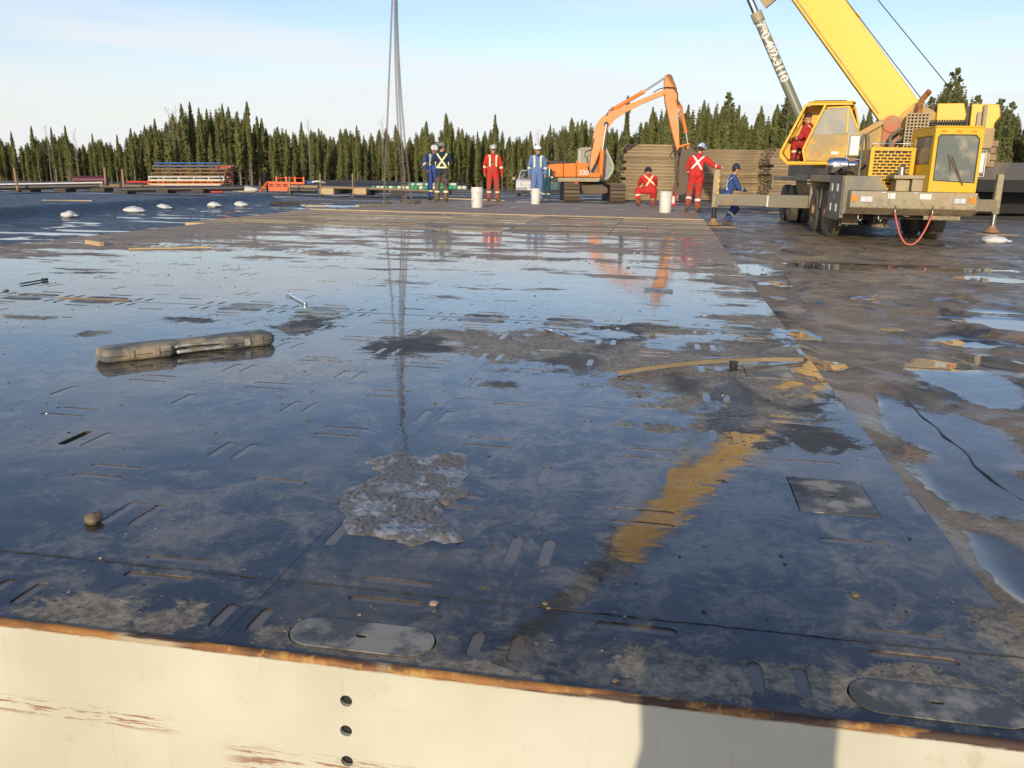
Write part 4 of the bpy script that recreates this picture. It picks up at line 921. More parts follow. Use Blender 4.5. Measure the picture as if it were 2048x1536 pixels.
def PEOPLE():
    red = cloth('red_coverall_cloth', (.62, .028, .022), .16); redm = cloth('muddy_red_coverall_cloth', (.60, .03, .022), .32)
    blue = cloth('royal_blue_coverall_cloth', (.035, .075, .27), .14); sky_b = cloth('faded_blue_coverall_cloth', (.13, .21, .42), .10); navy = cloth('navy_coverall_cloth', (.012, .028, .055), .42)
    teal = cloth('dark_teal_coverall_cloth', (.015, .07, .10), .1)
    hw = plain('white_helmet_shell', (.80, .79, .76), .25, 0, .03); hg = plain('grey_green_helmet_shell', (.20, .23, .17), .3, 0, .1); hd = plain('dark_helmet_shell', (.04, .045, .06), .25)
    m = NM('stickered_helmet'); v = m.vor(30, obj=True); hs = m.set(m.mix(m.ss(v, .45, .5), (.05, .03, .03), (.75, .73, .70)), .3)
    m = NM('blue_white_helmet'); v = m.noise(16, 4, .6, obj=True); hb = m.set(m.mix(m.ss(v, .45, .52), (.06, .16, .42), (.80, .80, .80)), .3)
    # 1 navy back view, 2 white helmet behind him
    person('person seen from behind in muddy navy coverall and grey-green hard hat, arms folded', onz(884, 403), R(180)+.1, dict(elL=(.30,-.02,1.19), elR=(-.30,-.02,1.19), haL=(.02,-.19,1.20), haR=(-.04,-.17,1.14), face=(.75,.0,0) if 0 else (-.75,-.65,-.05), kneeL=(.14,-.02,.5), ankL=(.16,.02,.09), toeL=(.20,-.13,.045), palmL=(0,1,0), palmR=(0,1,0)), navy, hg, extra='belt', glasses=True)
    person('person in blue coverall and white hard hat, hand on hip, behind the navy one', onz(868, 400), R(-8)+.0, dict(head=(.05,-.10,1.60), neck=(.02,-.03,1.48), face=(.55,-.75,-.35), elR=(-.36,.08,1.18), haR=(-.22,-.10,.98), palmR=(1,0,0), haL=(.24,-.16,.98)), blue, hw, gloves=False)
    person('person standing in bright red coverall with stickered hard hat and radio pouch on the chest', onz(985, 402), R(4), dict(face=(.15,-1,-.12), kneeL=(.15,-.05,.5), ankL=(.17,.0,.09), toeL=(.24,-.12,.045), ankR=(-.12,.02,.09), haL=(.30,-.05,.88), haR=(-.27,-.09,.90)), redm, hs, extra='pocket', gloves=True)
    person('person in faded light blue coverall and white hard hat behind the middle pail', onz(1073, 404), R(2), dict(face=(.35,-.95,-.05), haL=(.27,-.07,.88), haR=(-.26,-.08,.88)), sky_b, hw, gloves=True, tape=m_tape, collar=m_black)
    person('person hidden behind the light blue one, only dark teal trouser legs showing', onz(1092, 400, -.38), R(10), dict(), teal, hd)
    # kneeling, from behind, at the middle
    person('person in red coverall and black helmet kneeling with back to the camera', onz(1298, 412), R(180), dict(pelvis=(-.02,.0,.47), chest=(.02,-.16,.74), neck=(.03,-.26,.93), head=(.03,-.36,1.02), face=(0,-.75,-.65), hipL=(.08,0,.44), hipR=(-.12,0,.44), kneeL=(.36,-.22,.48), ankL=(.34,.02,.10), toeL=(.36,-.12,.04),
           kneeR=(-.16,-.22,.09), ankR=(-.12,.16,.10), toeR=(-.12,.24,.035), shL=(.22,-.20,.86), shR=(-.17,-.20,.86), elL=(.30,-.38,.66), elR=(-.24,-.40,.64), haL=(.10,-.52,.48), haR=(-.05,-.55,.44)), red, hd, glasses=False)
    # leaning on the outrigger jack, back view
    person('person in muddy red coverall leaning a hand on the outrigger jack', onz(1388, 424), R(172), dict(pelvis=(.02,.02,.98), chest=(.0,-.06,1.27), neck=(-.03,-.12,1.48), head=(-.08,-.15,1.62), face=(-.3,-.9,-.3), shL=(.165,-.10,1.40), shR=(-.215,-.07,1.38), elR=(-.44,-.04,1.22), haR=(-.60,-.05,1.18), elL=(.24,-.15,1.13), haL=(.16,-.30,.96),
           kneeL=(.14,-.08,.52), ankL=(.20,.16,.15), toeL=(.22,.09,.04), kneeR=(-.08,-.05,.52), ankR=(-.07,.03,.09)), redm, hb, gloves=False, tape=m_tapew, glasses=False)
    person('person in royal blue coverall and dark hard hat crouching behind the outrigger beam', onz(1456, 449, -.35), R(100), dict(pelvis=(0,.12,.80), chest=(0,.02,1.09), neck=(0,-.05,1.31), head=(0,-.10,1.46), face=(0,-1,-.15), hipL=(.09,.10,.77), hipR=(-.09,.10,.77), kneeL=(.14,-.22,.50), ankL=(.14,.02,.09), toeL=(.15,-.14,.045), kneeR=(-.12,-.16,.44), ankR=(-.13,.14,.10), toeR=(-.13,.0,.04),
           shL=(.19,-.02,1.22), shR=(-.19,-.02,1.22), elL=(.23,-.14,.98), elR=(-.23,-.14,.98), haL=(.12,-.38,.95), haR=(-.10,-.38,.93)), blue, hd, glasses=False)
    # the one holding the camera: stands on the ground in front of the deck, casts the shadow on the cream beam
    B0 = person('person holding the camera, known only by the shadow on the cream beam', (-.02, -.42, -.46), R(180), dict(head=(0,-.06,1.47), neck=(0,.0,1.34), chest=(0,0,1.12), pelvis=(0,.06,.84), shL=(.18,-.03,1.26), shR=(-.18,-.03,1.26), elL=(.24,-.12,1.06), elR=(-.24,-.12,1.06), haL=(.10,-.22,1.24), haR=(-.10,-.22,1.24), hipL=(.09,.06,.80), hipR=(-.09,.06,.80), kneeL=(.12,-.02,.45), kneeR=(-.12,-.02,.45)), blue, hw, gloves=True)
PEOPLE()
# ================================================================ TRUCK CRANE
CO = Vector((8.05, 17.38, -.35)); CA = R(-9)
CROOT = thing('truck_crane', 'big dusty yellow and grey truck crane with its boom raised over the deck', 'crane', CO, CA)
CW = Matrix.Translation(CO) @ Matrix.Rotation(CA, 4, 'Z'); CWi = CW.inverted()
FO = Vector((9.4, 21.6, -.35)); FA = math.atan2(.389, -.921); FM = CWi @ Matrix.Translation(FO) @ Matrix.Rotation(FA, 4, 'Z')
def CL(px, py, yl):
    d = ray(px, py); n_ = np.array(CW.to_3x3() @ Vector((0, 1, 0))); p0 = np.array(CW @ Vector((0, yl, 0))); t = ((p0-CAM)@n_)/(d@n_); q = CWi @ Vector(CAM+d*t); return q
def tyre(y, x_in, x_out, name='wheel', steer=0.0):
    r = .535; s = 1 if x_out > x_in else -1; w_ = abs(x_out-x_in)
    root = thing(name, None, None); root.parent = CROOT; root.location = (x_in, y, r); root.rotation_euler = (0, 0, steer)
    B = MB(); pr = [(.30, 0), (.42, -.0), (.50, .02), (.528, .05), (.535, .09), (.535, w_-.09), (.528, w_-.05), (.50, w_-.02), (.42, w_), (.31, w_-.015), (.30, w_-.03)]
    B.lathe([(a, s*b) for a, b in pr], n=40, ax='x')
    for k in range(40):      # tread blocks
        t = 2*math.pi*k/40
        for row in range(5):
            xx = s*(.055+(w_-.11)*(row+.5)/5); tt = t+(.05 if row % 2 else 0); B.beam((xx, .532*math.cos(tt), .532*math.sin(tt)), (xx, .545*math.cos(tt), .545*math.sin(tt)), (w_-.11)/5*.8, .055, (math.cos(tt+math.pi/2)*0+0, -math.sin(tt), math.cos(tt)))
    B.build('tyre', m_rubber, root, smooth='auto')
    B = MB(); B.lathe([(.30, s*.03), (.30, s*(w_-.02)), (.275, s*(w_-.03)), (.26, s*(w_-.10)), (.17, s*(w_-.14)), (.15, s*(w_-.03)), (.11, s*(w_-.01)), (.10, s*(w_+.03)), (.03, s*(w_+.035))], n=28, ax='x')
    for k in range(10): t = 2*math.pi*k/10; B.cone((s*(w_-.12), .215*math.cos(t), .215*math.sin(t)), (s*(w_-.07), .215*math.cos(t), .215*math.sin(t)), .018, .018, 6)
    B.build('rim', m_rimp, root, smooth='auto'); return root
m_rimp = paint('dusty_orange_rim', (.40, .22, .10), (.30, .2, .12), .6, .6, 6)
for y in (2.2, 3.75): tyre(y, -.93, -1.26); tyre(y, .93, 1.26)
for y in (7.95, 9.3):
    for s in (-1, 1): tyre(y, s*.60, s*.88); tyre(y, s*.93, s*1.21)
def cb(name, mat, a, b, bevel=.012, parent=CROOT): return MB().box(a, b).build(name, mat, parent, bevel=bevel)
# chassis, axles, front apron
B = MB(); B.box((-.45, .35, .72), (-.33, 11.3, 1.04)); B.box((.33, .35, .72), (.45, 11.3, 1.04)); [B.box((-.33, y, .78), (.33, y+.12, .98)) for y in (.8, 2.9, 4.4, 6.5, 8.6, 10.9)]
B.build('chassis_frame', m_dark, CROOT)
for y in (2.2, 3.75, 7.95, 9.3):
    B = MB(); B.cone((-.95, y, .52), (.95, y, .52), .08, .08, 10); B.ball((0, y, .52), (.2, .2, .2), 12, 8); B.build('axle', m_mud, CROOT, smooth='auto')
B = MB(); B.prism([(0, .74), (0, 1.07), (1.15, 1.07), (1.15, .9), (.75, .62), (.22, .60)], -1.21, 1.21, 'x'); B.build('front_apron', m_tan, CROOT, bevel=.014)
B = MB(); B.prism([(-1.30, .58), (-1.30, 1.33), (-1.26, 1.37), (-.64, 1.37), (-.44, 1.10), (-.44, 1.075), (-1.205, 1.075), (-1.205, .60)], .30, .36, 'y'); B.build('front_panel', m_grey, CROOT, bevel=.01)
B = MB(); B.prism([(.37, .50), (.362, 1.37), (1.70, 1.37), (1.70, .44), (.62, .44)], -1.32, -1.24, 'x'); B.build('fender_side', m_grey, CROOT, bevel=.01)
for z in (.70, 1.12):
    B = MB(); B.box((-1.335, .72, z-.08), (-1.322, .86, z+.08)); B.box((-1.335, 1.28, z-.08), (-1.322, 1.42, z+.08)); B.build('step_recess', m_white, CROOT)
cb('fender_deck', m_grey, (-1.238, .362, 1.33), (-.5, 1.70, 1.368)); cb('wheel_deck', m_tan, (-1.30, 1.702, 1.22), (-.45, 4.25, 1.37)); cb('wheel_deck', m_tan, (.45, 1.95, 1.22), (1.30, 4.25, 1.37)); cb('wheel_deck', m_tan, (-1.26, 4.9, 1.22), (1.26, 6.9, 1.37)); cb('wheel_deck', m_tan, (-1.26, 7.3, 1.2), (1.26, 11.3, 1.32))
for y in (4.27, 5.1, 5.8, 6.88): B = MB(); B.prism([(-1.24, 1.22), (-.9, 1.22), (-.62, 1.05), (-.5, .8), (-.5, .62), (-.9, .62), (-1.1, .7)] if y > 5 else [(-1.27, .55), (-1.27, 1.22), (-.6, 1.22), (-.6, .95), (-1.0, .75)], y, y+.03, 'y'); B.build('gusset_plate', m_tan, CROOT)
B = MB(); B.box((-1.1, 1.1, .34), (-.75, 1.14, .56)); B.box((-.98, 1.2, .3), (-.95, 1.3, .62)); B.box((-1.12, 1.2, .3), (-1.09, 1.3, .62)); B.build('step_bracket', m_grey, CROOT)
# engine bay with brick pattern grille
cb('engine_cover', m_yel_dusty, (-.62, 1.25, 1.08), (.25, 3.4, 1.93))
B = MB(); X0, X1, Z0, Z1 = -.64, .27, 1.09, 1.97
B.box((X0, 1.20, Z0), (X0+.08, 1.235, Z1)); B.box((X1-.08, 1.20, Z0), (X1, 1.235, Z1)); B.box((X0+.08, 1.20, Z1-.07), (X1-.08, 1.235, Z1)); B.box((X0+.08, 1.20, Z0), (X1-.08, 1.235, Z0+.10))
nr = 11; hz = (Z1-.07-Z0-.10)/nr; iw = X1-X0-.16
for r_ in range(nr):
    z = Z0+.10+hz*r_
    if r_: B.box((X0+.08, 1.203, z-.011), (X1-.08, 1.233, z+.011))
    off = .5 if r_ % 2 else 0
    for c in range(1, 7):
        x = X0+.08+iw*(c-off)/5.5
        if X0+.10 < x < X1-.10: B.box((x-.012, 1.206, z+.011 if r_ else z), (x+.012, 1.230, z+hz-.011))
B.build('radiator_grille', m_yel, CROOT); cb('radiator_core', m_dark, (-.55, 1.238, 1.19), (.18, 1.249, 1.9), 0)
# winch gear in front of the grille
cb('tow_box', m_tan, (-.22, .55, 1.072), (.05, .95, 1.30)); cb('tow_box', m_tan, (.08, .50, 1.072), (.30, .95, 1.32)); cb('tow_plate', m_tan, (-.30, .45, 1.325), (.32, .98, 1.40)); B = MB(); B.lathe([(.075, 1.402), (.075, 1.56), (.05, 1.58), (.02, 1.60)], (-.1, .7, 0), 16); B.build('filler_cap', m_steel, CROOT, smooth='auto')
# carrier cab
B = MB(); B.prism([(.36, 1.075), (1.21, 1.075), (1.19, 2.24), (1.13, 2.31), (.36, 2.31), (.30, 2.26)], .16, .20, 'y')
def frame_poly(outer, inner, y0, y1, B):      # ring plate between two outlines with equal point counts
    n = len(outer); vs = [(p[0], y, p[1]) for y in (y0, y1) for p in outer]+[(p[0], y, p[1]) for y in (y0, y1) for p in inner]; fs = []
    for i in range(n):
        j = (i+1) % n; fs += [(i, j, 2*n+j, 2*n+i), (n+j, n+i, 3*n+i, 3*n+j), (j, i, n+i, n+j), (2*n+i, 2*n+j, 3*n+j, 3*n+i)]
    B.add(vs, fs)
cabX0, cabX1, cz0, cz1 = .30, 1.21, 1.075, 2.33
B = MB()
outer = [(cabX0, cz0), (cabX1, cz0), (cabX1, cz1-.06), (cabX1-.06, cz1), (cabX0+.02, cz1), (cabX0, cz1-.03)]
inner = [(cabX0+.07, 1.30), (cabX1-.05, 1.26), (cabX1-.06, 2.12), (cabX1-.14, 2.20), (cabX0+.10, 2.20), (cabX0+.06, 2.14)]
frame_poly(outer, inner, .16, .20, B); B.build('cab_front', m_yel, CROOT, bevel=.008)
B = MB(); B.prism(inner, .172, .180, 'y'); B.build('windshield', m_glass, CROOT)
B = MB(); n_ = 6; frame_poly(inner, [(x+(.755-x)*.045, z+(1.75-z)*.035) for x, z in inner], .158, .1715, B); B.build('window_seal', m_dark, CROOT)
B = MB(); so_ = [(.201, cz0), (1.75, cz0), (1.75, cz1), (.201, cz1)]; si_ = [(.34, 1.62), (1.45, 1.62), (1.45, 2.18), (.30, 2.18)]
def side(x0, x1):
    B = MB(); vs = [(x, p[0], p[1]) for x in (x0, x1) for p in so_]+[(x, p[0], p[1]) for x in (x0, x1) for p in si_]; fs = []
    for i in range(4): j = (i+1) % 4; fs += [(i, 8+i, 8+j, j), (4+j, 12+j, 12+i, 4+i), (i, j, 4+j, 4+i), (8+j, 8+i, 12+i, 12+j)]
    B.add(vs, fs); B.build('cab_side', m_yel, CROOT)
side(.302, .335); side(1.175, 1.208)
for x in (.315, 1.19): B = MB(); B.box((x, .335, 1.635), (x+.006, 1.445, 2.17)); B.build('side_window', m_glass, CROOT)
cb('cab_rear', m_yel, (.337, 1.72, 1.08), (1.173, 1.75, 2.3), 0); cb('cab_roof', m_yel, (.31, .205, 2.333), (1.20, 1.76, 2.37)); 
B = MB(); B.box((.50, .95, 1.1), (.98, 1.45, 1.45)); B.box((.52, 1.4, 1.45), (.96, 1.52, 2.02)); B.build('driver_seat', m_black, CROOT, bevel=.04)
B = MB(); B.lathe([(.17, 0), (.185, .012), (.17, .024)], (.74, .62, 1.58), 20); B.cone((.74, .55, 1.1), (.74, .62, 1.58), .03, .02, 8); B.box((.57, .61, 1.585), (.91, .63, 1.60)); B.build('steering_wheel', m_black, CROOT)
cb('dashboard', m_black, (.38, .24, 1.20), (1.14, .48, 1.42))
for x in (.46, .74, 1.02): cb('marker_light', m_amber, (x-.05, .148, 2.245), (x+.05, .159, 2.28), .003)
for a, b in (((.62, .14, 1.78), (.93, .145, 1.22)), ((.67, .138, 1.78), (.95, .143, 1.22))): MB().tube([a, b], .009, 5).build('wiper', m_mud, CROOT)
MB().tube([(.60, .135, 1.82), (.68, .135, 1.50)], .010, 5).build('wiper', m_mud, CROOT)
# lights, plates, hooks
for x, m_ in ((-1.14, m_amber), (1.12, m_amber)): cb('turn_signal', m_, (x-.055, -.02, .865), (x+.055, -.001, .985), .006)
for x in (-.90, .885):
    cb('headlight_bezel', m_steel, (x-.125, -.014, .845), (x+.125, -.001, .975), .004); cb('headlight', m_lens, (x-.105, -.024, .862), (x-.005, -.015, .958), .008); cb('headlight', m_lens, (x+.005, -.024, .862), (x+.105, -.015, .958), .008)
for a, b, z0, z1 in ((-.49, -.35, .93, 1.04), (.12, .34, .93, 1.035), (-.02, .07, 1.045, 1.06), (-.62, -.54, 1.045, 1.06)): cb('paper_label', m_white, (a, -.004, z0), (b, -.001, z1), 0)
for x in (-.33, .39): MB().tube([(x, -.012, .80), (x, -.03, .70), (x, -.05, .64), (x, -.02, .60), (x, .05, .61)], .014, 6).build('tow_hook', m_steel, CROOT, smooth=True)
for x in (-.95, -.55): MB().tube([(x, .3, .62), (x, .30, .50), (x+.05, .3, .46), (x+.08, .3, .52)], .012, 6).build('tow_hook', m_steel, CROOT, smooth=True)
MB().tube([(-.33+.72*t, -.04-.02*math.sin(math.pi*t), .655-.62*math.sin(math.pi*t)**.8) for t in [k/24 for k in range(25)]], .019, 8).build('red_hose', m_hose, CROOT, smooth=True) if 0 else None
m_hose = plain('faded_red_hose', (.60, .13, .09), .5, 0, .15, 8)
MB().tube([(-.33+.72*t, -.05-.02*math.sin(math.pi*t), .655-.63*(1-abs(2*t-1)**2.2)) for t in [k/24 for k in range(25)]], .019, 8).build('red_hose', m_hose, CROOT, smooth=True)
B = MB(); B.lathe([(.20, .30), (.20, .325), (.09, .44), (.05, .47), (.05, .53), (.01, .53)], (-.28, 1.15, 0), 20); B.build('stored_float', m_tan, CROOT, smooth='auto')
cb('front_sill', m_tan, (.28, .12, .52), (.98, .16, .60), .004); B = MB(); B.tube([(-.15, .3, .62), (0, .3, .57), (.15, .3, .62)], .015, 6); B.build('tie_bar', m_tan, CROOT, smooth=True); cb('valve_block', m_mud, (-.98, 1.25, .42), (-.62, 1.6, .64)); cb('under_tray', m_dark, (-.6, .5, .50), (.6, 1.5, .60))
# mirrors
def mirror(x, y, z0, z1, s):
    r = thing('mirror', None, None); r.parent = CROOT; B = MB(); B.box((x-.11, y, z0), (x+.11, y+.05, z1)); B.build('housing', m_tan, r, bevel=.02)
    B = MB(); B.box((x-.085, y-.004, z0+.03), (x+.085, y-.001, z1-.03)); B.build('mirror_glass', m_mirror, r)
    B = MB(); B.tube([(x+s*.13, y+.03, z1+.02), (x-.12*s, y+.03, z1+.03), (x-.13*s, y+.03, z0-.05), (x+s*.13, y+.03, z0-.06)], .011, 6); B.build('mirror_bracket', m_white, r, smooth=True)
m_mirror = plain('mirror_glass', (.85, .87, .88), .03, 1, .02)
mirror(-1.13, .55, 1.76, 2.19, 1); MB().tube([(-.97, .58, 1.37), (-.97, .58, 2.22)], .022, 8).build('mirror_post', m_grey, CROOT)
mirror(1.33, .55, 1.45, 1.88, -1); MB().tube([(1.2, .58, 1.40), (1.36, .58, 1.40), (1.36, .58, 1.45)], .016, 6).build('mirror_post', m_white, CROOT)
B = MB(); B.lathe([(.02, -1.36), (.10, -1.36), (.16, -1.30), (.175, -1.22), (.175, -.95), (.15, -.93), (.10, -.91), (.10, -.72), (.085, -.72)], (0, 2.0, 1.60), 28, 'x'); B.build('air_cleaner', m_chrome, CROOT, smooth='auto')
B = MB(); B.box((-1.15, 1.92, 1.375), (-1.1, 2.08, 1.44)); B.tube([(-.9, 2.0, 1.6), (-.75, 2.0, 1.62), (-.65, 2.1, 1.75)], .07, 10); B.build('intake_pipe', m_dark, CROOT, smooth='auto')
# outriggers
def outrigger(yl, xs, pad_z, name='outrigger'):
    r = thing(name, None, None); r.parent = CROOT; s = 1 if xs[-1] > 0 else -1
    x0, x1, x2 = xs; B = MB(); B.box((min(x0, x1), yl-.13, .54), (max(x0, x1), yl+.13, .86)); B.build('outer_beam', m_grey, r, bevel=.008)
    B = MB(); B.box((min(x1, x2), yl-.10, .565), (max(x1, x2), yl+.10, .855)); B.build('inner_beam', m_grey, r, bevel=.006)
    B = MB(); B.box((x1-.02, yl-.135, .56), (x1+.02, yl-.101, .84)); B.build('white_mark', m_white, r)
    B = MB(); B.prism([(x2-.085, .50), (x2+.085, .50), (x2+.075, 1.47), (x2-.075, 1.47)], yl-.09, yl+.09, 'y'); B.build('jack_housing', m_tan, r, bevel=.03)
    if s < 0:
        for k in range(3): z = .80+.16*k; B = MB(); B.prism([(x2+.035, z), (x2+.075, z+.05), (x2+.075, z+.12), (x2+.035, z+.07)], yl-.094, yl-.0915, 'y'); B.build('warning_stripe', m_yel, r)
    B = MB(); B.cone((x2, yl, .52), (x2, yl, pad_z+.16), .062, .062, 14); B.build('jack_rod', m_steel if s > 0 else m_dark, r, smooth='auto')
    B = MB(); B.lathe([(.19, pad_z+.03), (.20, pad_z+.045), (.09, pad_z+.14), (.085, pad_z+.2), (.02, pad_z+.2)], (x2, yl, 0), 20); B.build('float_pad', m_rimp, r, smooth='auto')
    return r
outrigger(4.62, (-.46, CL(1534, 400, 4.62).x, CL(1430, 400, 4.62).x), .02)
outrigger(4.62, (.46, 1.45, CL(1993, 400, 4.62).x), .02)
_p = CW @ Vector((CL(1430, 400, 4.62).x, 4.62, 0)); _q = CW @ Vector((CL(1993, 400, 4.62).x, 4.62, 0))
o = MB().box((-.45, -.3, -.03), (.45, .3, .03)).build('timber_pad', m_wood, None, bevel=.01); o.location = (_p.x+.1, _p.y, -.35); o.rotation_euler.z = CA; tag(o, 'square timber pad under the left outrigger foot beside the crouching blue worker', 'timber pad', 'timber pads under the outriggers')
o = MB().box((-.5, -.35, -.03), (.5, .35, .03)).build('timber_pad', m_wood, None, bevel=.01); o.location = (_q.x, _q.y, -.35); o.rotation_euler.z = CA; tag(o, 'square timber pad under the right outrigger foot beside a white sandbag', 'timber pad', 'timber pads under the outriggers')
# ---- superstructure, in the boom frame (x forward under the boom, y towards the camera side)
def fb(name, mat, fn, bevel=.012, smooth=False, parent=CROOT):
    B = MB(); B.T = FM; fn(B); return B.build(name, mat, parent, bevel=bevel, smooth=smooth)
fb('slew_ring', m_dark, lambda B: B.lathe([(.62, 1.32), (.62, 1.58), (.55, 1.6)], (.9, -.3, 0), 36))
fb('turret_deck', m_tan, lambda B: B.box((-2.0, -1.15, 1.56), (1.9, .55, 1.74)))
for y0, y1 in ((-.42, -.37), (.37, .42)):
    fb('turret_side_plate', m_yel_dusty, lambda B: B.prism([(1.5, 1.74), (.95, 2.25), (.30, 2.58), (.05, 2.75), (-.30, 3.10), (-.50, 3.04), (-.78, 2.86), (-1.1, 2.35), (-1.1, 1.74)], y0, y1, 'y'))
fb('pivot_pin', m_redpin if 0 else paint('faded_red_paint', (.50, .16, .08), (.42, .32, .2), .5, .6, 5), lambda B: (B.cone((.16, .42, 2.60), (.16, .50, 2.60), .20, .20, 24), B.box((-.02, .425, 2.1), (.34, .46, 2.6))))
fb('bracket_arm', m_yel_dusty, lambda B: (B.beam((.34, .62, 2.66), (1.28, .62, 2.08), .10, .13), B.prism([(1.2, 1.75), (.9, 2.25), (.36, 2.55), (.36, 1.75)], .50, .56, 'y')))
fb('bracket_arm', m_grey, lambda B: (B.tube([(.92, .70, 1.78), (.78, .70, 2.3), (.66, .70, 2.34), (.60, .70, 1.78)], .04, 6), B.tube([(-.02, .74, 2.2), (-.3, .74, 2.42), (-.05, .74, 2.46), (.16, .74, 2.3), (.10, .74, 1.8)], .045, 6)), 0, 'auto')
fb('engine_housing', m_yel_dusty, lambda B: B.box((-2.0, -.3, 1.745), (-.65, .95, 2.48)))
def grate(B):
    for k in range(17): x = -1.42+k*.055; B.box((x, .2, 2.50), (x+.014, .96, 2.66))
    for z in (2.50, 2.55, 2.60, 2.645): B.box((-1.44, .962, z), (-.52, .974, z+.014))
    B.box((-1.45, .18, 2.485), (-.50, .20, 2.665))
fb('roof_grating', m_dark, grate, 0)
def muff(B):
    x0, x1, z0, z1 = -.62, -.16, 2.02, 2.80
    for k in range(7): x = x0+(x1-x0)*k/6; B.box((x-.014, .985, z0), (x+.014, 1.0, z1))
    for k in range(12): z = z0+(z1-z0)*k/11; B.box((x0-.014, 1.001, z-.013), (x1+.014, 1.012, z+.013))
    B.box((x0-.02, .55, z0), (x0, .984, z1)); B.box((x1, .55, z0), (x1+.02, .984, z1)); B.box((x0, .55, z1-.02), (x1, .984, z1))
fb('muffler_guard', m_tan, muff, 0); fb('muffler', m_mud, lambda B: B.cone((-.39, .78, 1.9), (-.39, .78, 2.76), .15, .15, 18), 0, 'auto')
fb('exhaust_stack', m_rust, lambda B: B.tube([(-.40, .78, 2.76), (-.40, .78, 3.02), (-.43, .80, 3.13), (-.50, .86, 3.22), (-.56, .92, 3.30)], .065, 14), 0, 'auto')
fb('counterweight_block', m_yel, lambda B: B.prism([(-.80, 2.62), (-.78, 3.06), (-1.34, 3.06), (-1.42, 2.80), (-1.40, 2.62)], -.75, .52, 'y'), .02)
fb('counterweight_block', m_yel, lambda B: B.prism([(-1.52, 2.18), (-1.50, 3.04), (-2.06, 3.02), (-2.12, 2.76), (-2.02, 2.6), (-2.02, 2.18)], -.85, .60, 'y'), .02)
fb('winch_drum', m_dark, lambda B: (B.cone((-1.45, -.7, 2.75), (-1.45, .45, 2.75), .24, .24, 20), B.cone((-.85, -.5, 2.86), (-.85, .3, 2.86), .2, .2, 20)), 0, 'auto')
fb('counterweight_slab', paint('brown_dusty_slab', (.26, .17, .09), (.4, .28, .16), .5, .6, 2), lambda B: [B.box((-2.10-.03*(k % 2), -1.1, 1.62+.15*k), (-1.62, .95-.02*(k % 2), 1.755+.15*k)) for k in range(4)])
fb('corner_post', m_tan, lambda B: (B.cone((-1.80, .66, 2.2), (-1.78, .66, 3.0), .045, .045, 12), B.box((-1.72, .62, 2.5), (-1.64, .70, 2.85))), 0, 'auto')

# operator cab, facing along the boom
cx = CROOT; Y0, Y1 = .58, 1.28
prof = [(2.42, 1.63), (2.60, 1.80), (2.60, 1.93), (2.12, 3.00), (2.04, 3.05), (1.06, 3.05), (1.0, 2.99), (.86, 2.5), (.80, 1.66)]
fb('cab_far_side', m_yel, lambda B: B.prism(prof, Y0, Y0+.03, 'y'))
fb('cab_roof', m_yel, lambda B: B.prism([(2.08, 3.055), (1.0, 3.055), (1.02, 3.085), (2.0, 3.085)], Y0, Y1, 'y')); fb('roof_hatch', m_dark, lambda B: B.box((1.2, Y0+.1, 3.088), (1.95, Y1-.08, 3.11)))
fb('cab_floor', m_yel, lambda B: B.prism([(2.42, 1.60), (2.62, 1.78), (2.60, 1.80), (2.40, 1.635), (.80, 1.665), (.80, 1.63)], Y0+.031, Y1, 'y'))
fb('cab_rear', m_yel, lambda B: B.prism([(.80, 1.67), (.83, 1.67), (.89, 2.5), (1.03, 2.99), (1.0, 2.99), (.86, 2.5)], Y0+.031, Y1-.031, 'y'))
def bars(B, pts, r=.028, y=Y1-.015):
    for a, b in zip(pts[:-1], pts[1:]): B.beam((a[0], y, a[1]), (b[0], y, b[1]), r*1.6, r*2, (0, 1, 0))
fb('door_frame', m_yel, lambda B: (bars(B, [(1.06, 3.02), (2.05, 3.02), (2.12, 2.97), (2.585, 1.92), (2.585, 1.80), (2.42, 1.655), (.82, 1.675)], .035), bars(B, [(1.66, 3.0), (2.07, 1.97), (2.0, 1.68)], .034, Y1+.012), bars(B, [(2.12, 2.80), (2.25, 2.50)], .012, Y1+.03)), .006)
fb('windshield_frame', m_yel, lambda B: (B.beam((2.12, Y0+.03, 2.97), (2.585, Y0+.03, 1.92), .05, .05), B.beam((2.585, Y0, 1.9), (2.585, Y1, 1.9), .05, .05), B.beam((2.12, Y0, 2.99), (2.12, Y1, 2.99), .05, .05)), .006)
fb('cab_windshield', m_glass_dark, lambda B: B.prism([(2.575, 1.93), (2.11, 2.96), (2.118, 2.964), (2.583, 1.934)], Y0+.055, Y1-.05, 'y'), 0)
fb('cab_nose', m_yel_dusty, lambda B: B.prism([(2.44, 1.64), (2.61, 1.80), (2.61, 1.90), (2.58, 1.90), (2.40, 1.68)], Y0+.031, Y1-.04, 'y'))
fb('sliding_door', m_yel_dusty, lambda B: B.prism([(2.04, 1.97), (1.98, 1.70), (.84, 1.70), (.87, 2.36), (1.90, 2.30)], Y1+.002, Y1+.03, 'y'))
fb('door_glass', glass('dusty_door_glass', (.30, .30, .25), .93, .3), lambda B: B.prism([(1.90, 2.302), (1.66, 2.90), (1.14, 2.93), (1.08, 2.86), (.90, 2.45), (.87, 2.362)], Y1+.006, Y1+.014, 'y'), 0)
fb('door_glass_bar', m_yel, lambda B: (bars(B, [(1.62, 2.93), (1.12, 2.95), (.88, 2.45)], .022, Y1+.016), bars(B, [(1.14, 2.93), (1.12, 2.36)], .022, Y1+.018)), 0)
fb('operator_seat', plain('grey_seat_cloth', (.22, .23, .23), .9), lambda B: (B.box((1.45, Y0+.12, 1.66), (1.95, Y1-.12, 2.02)), B.box((1.30, Y0+.12, 1.66), (1.47, Y1-.14, 2.62))), .04)
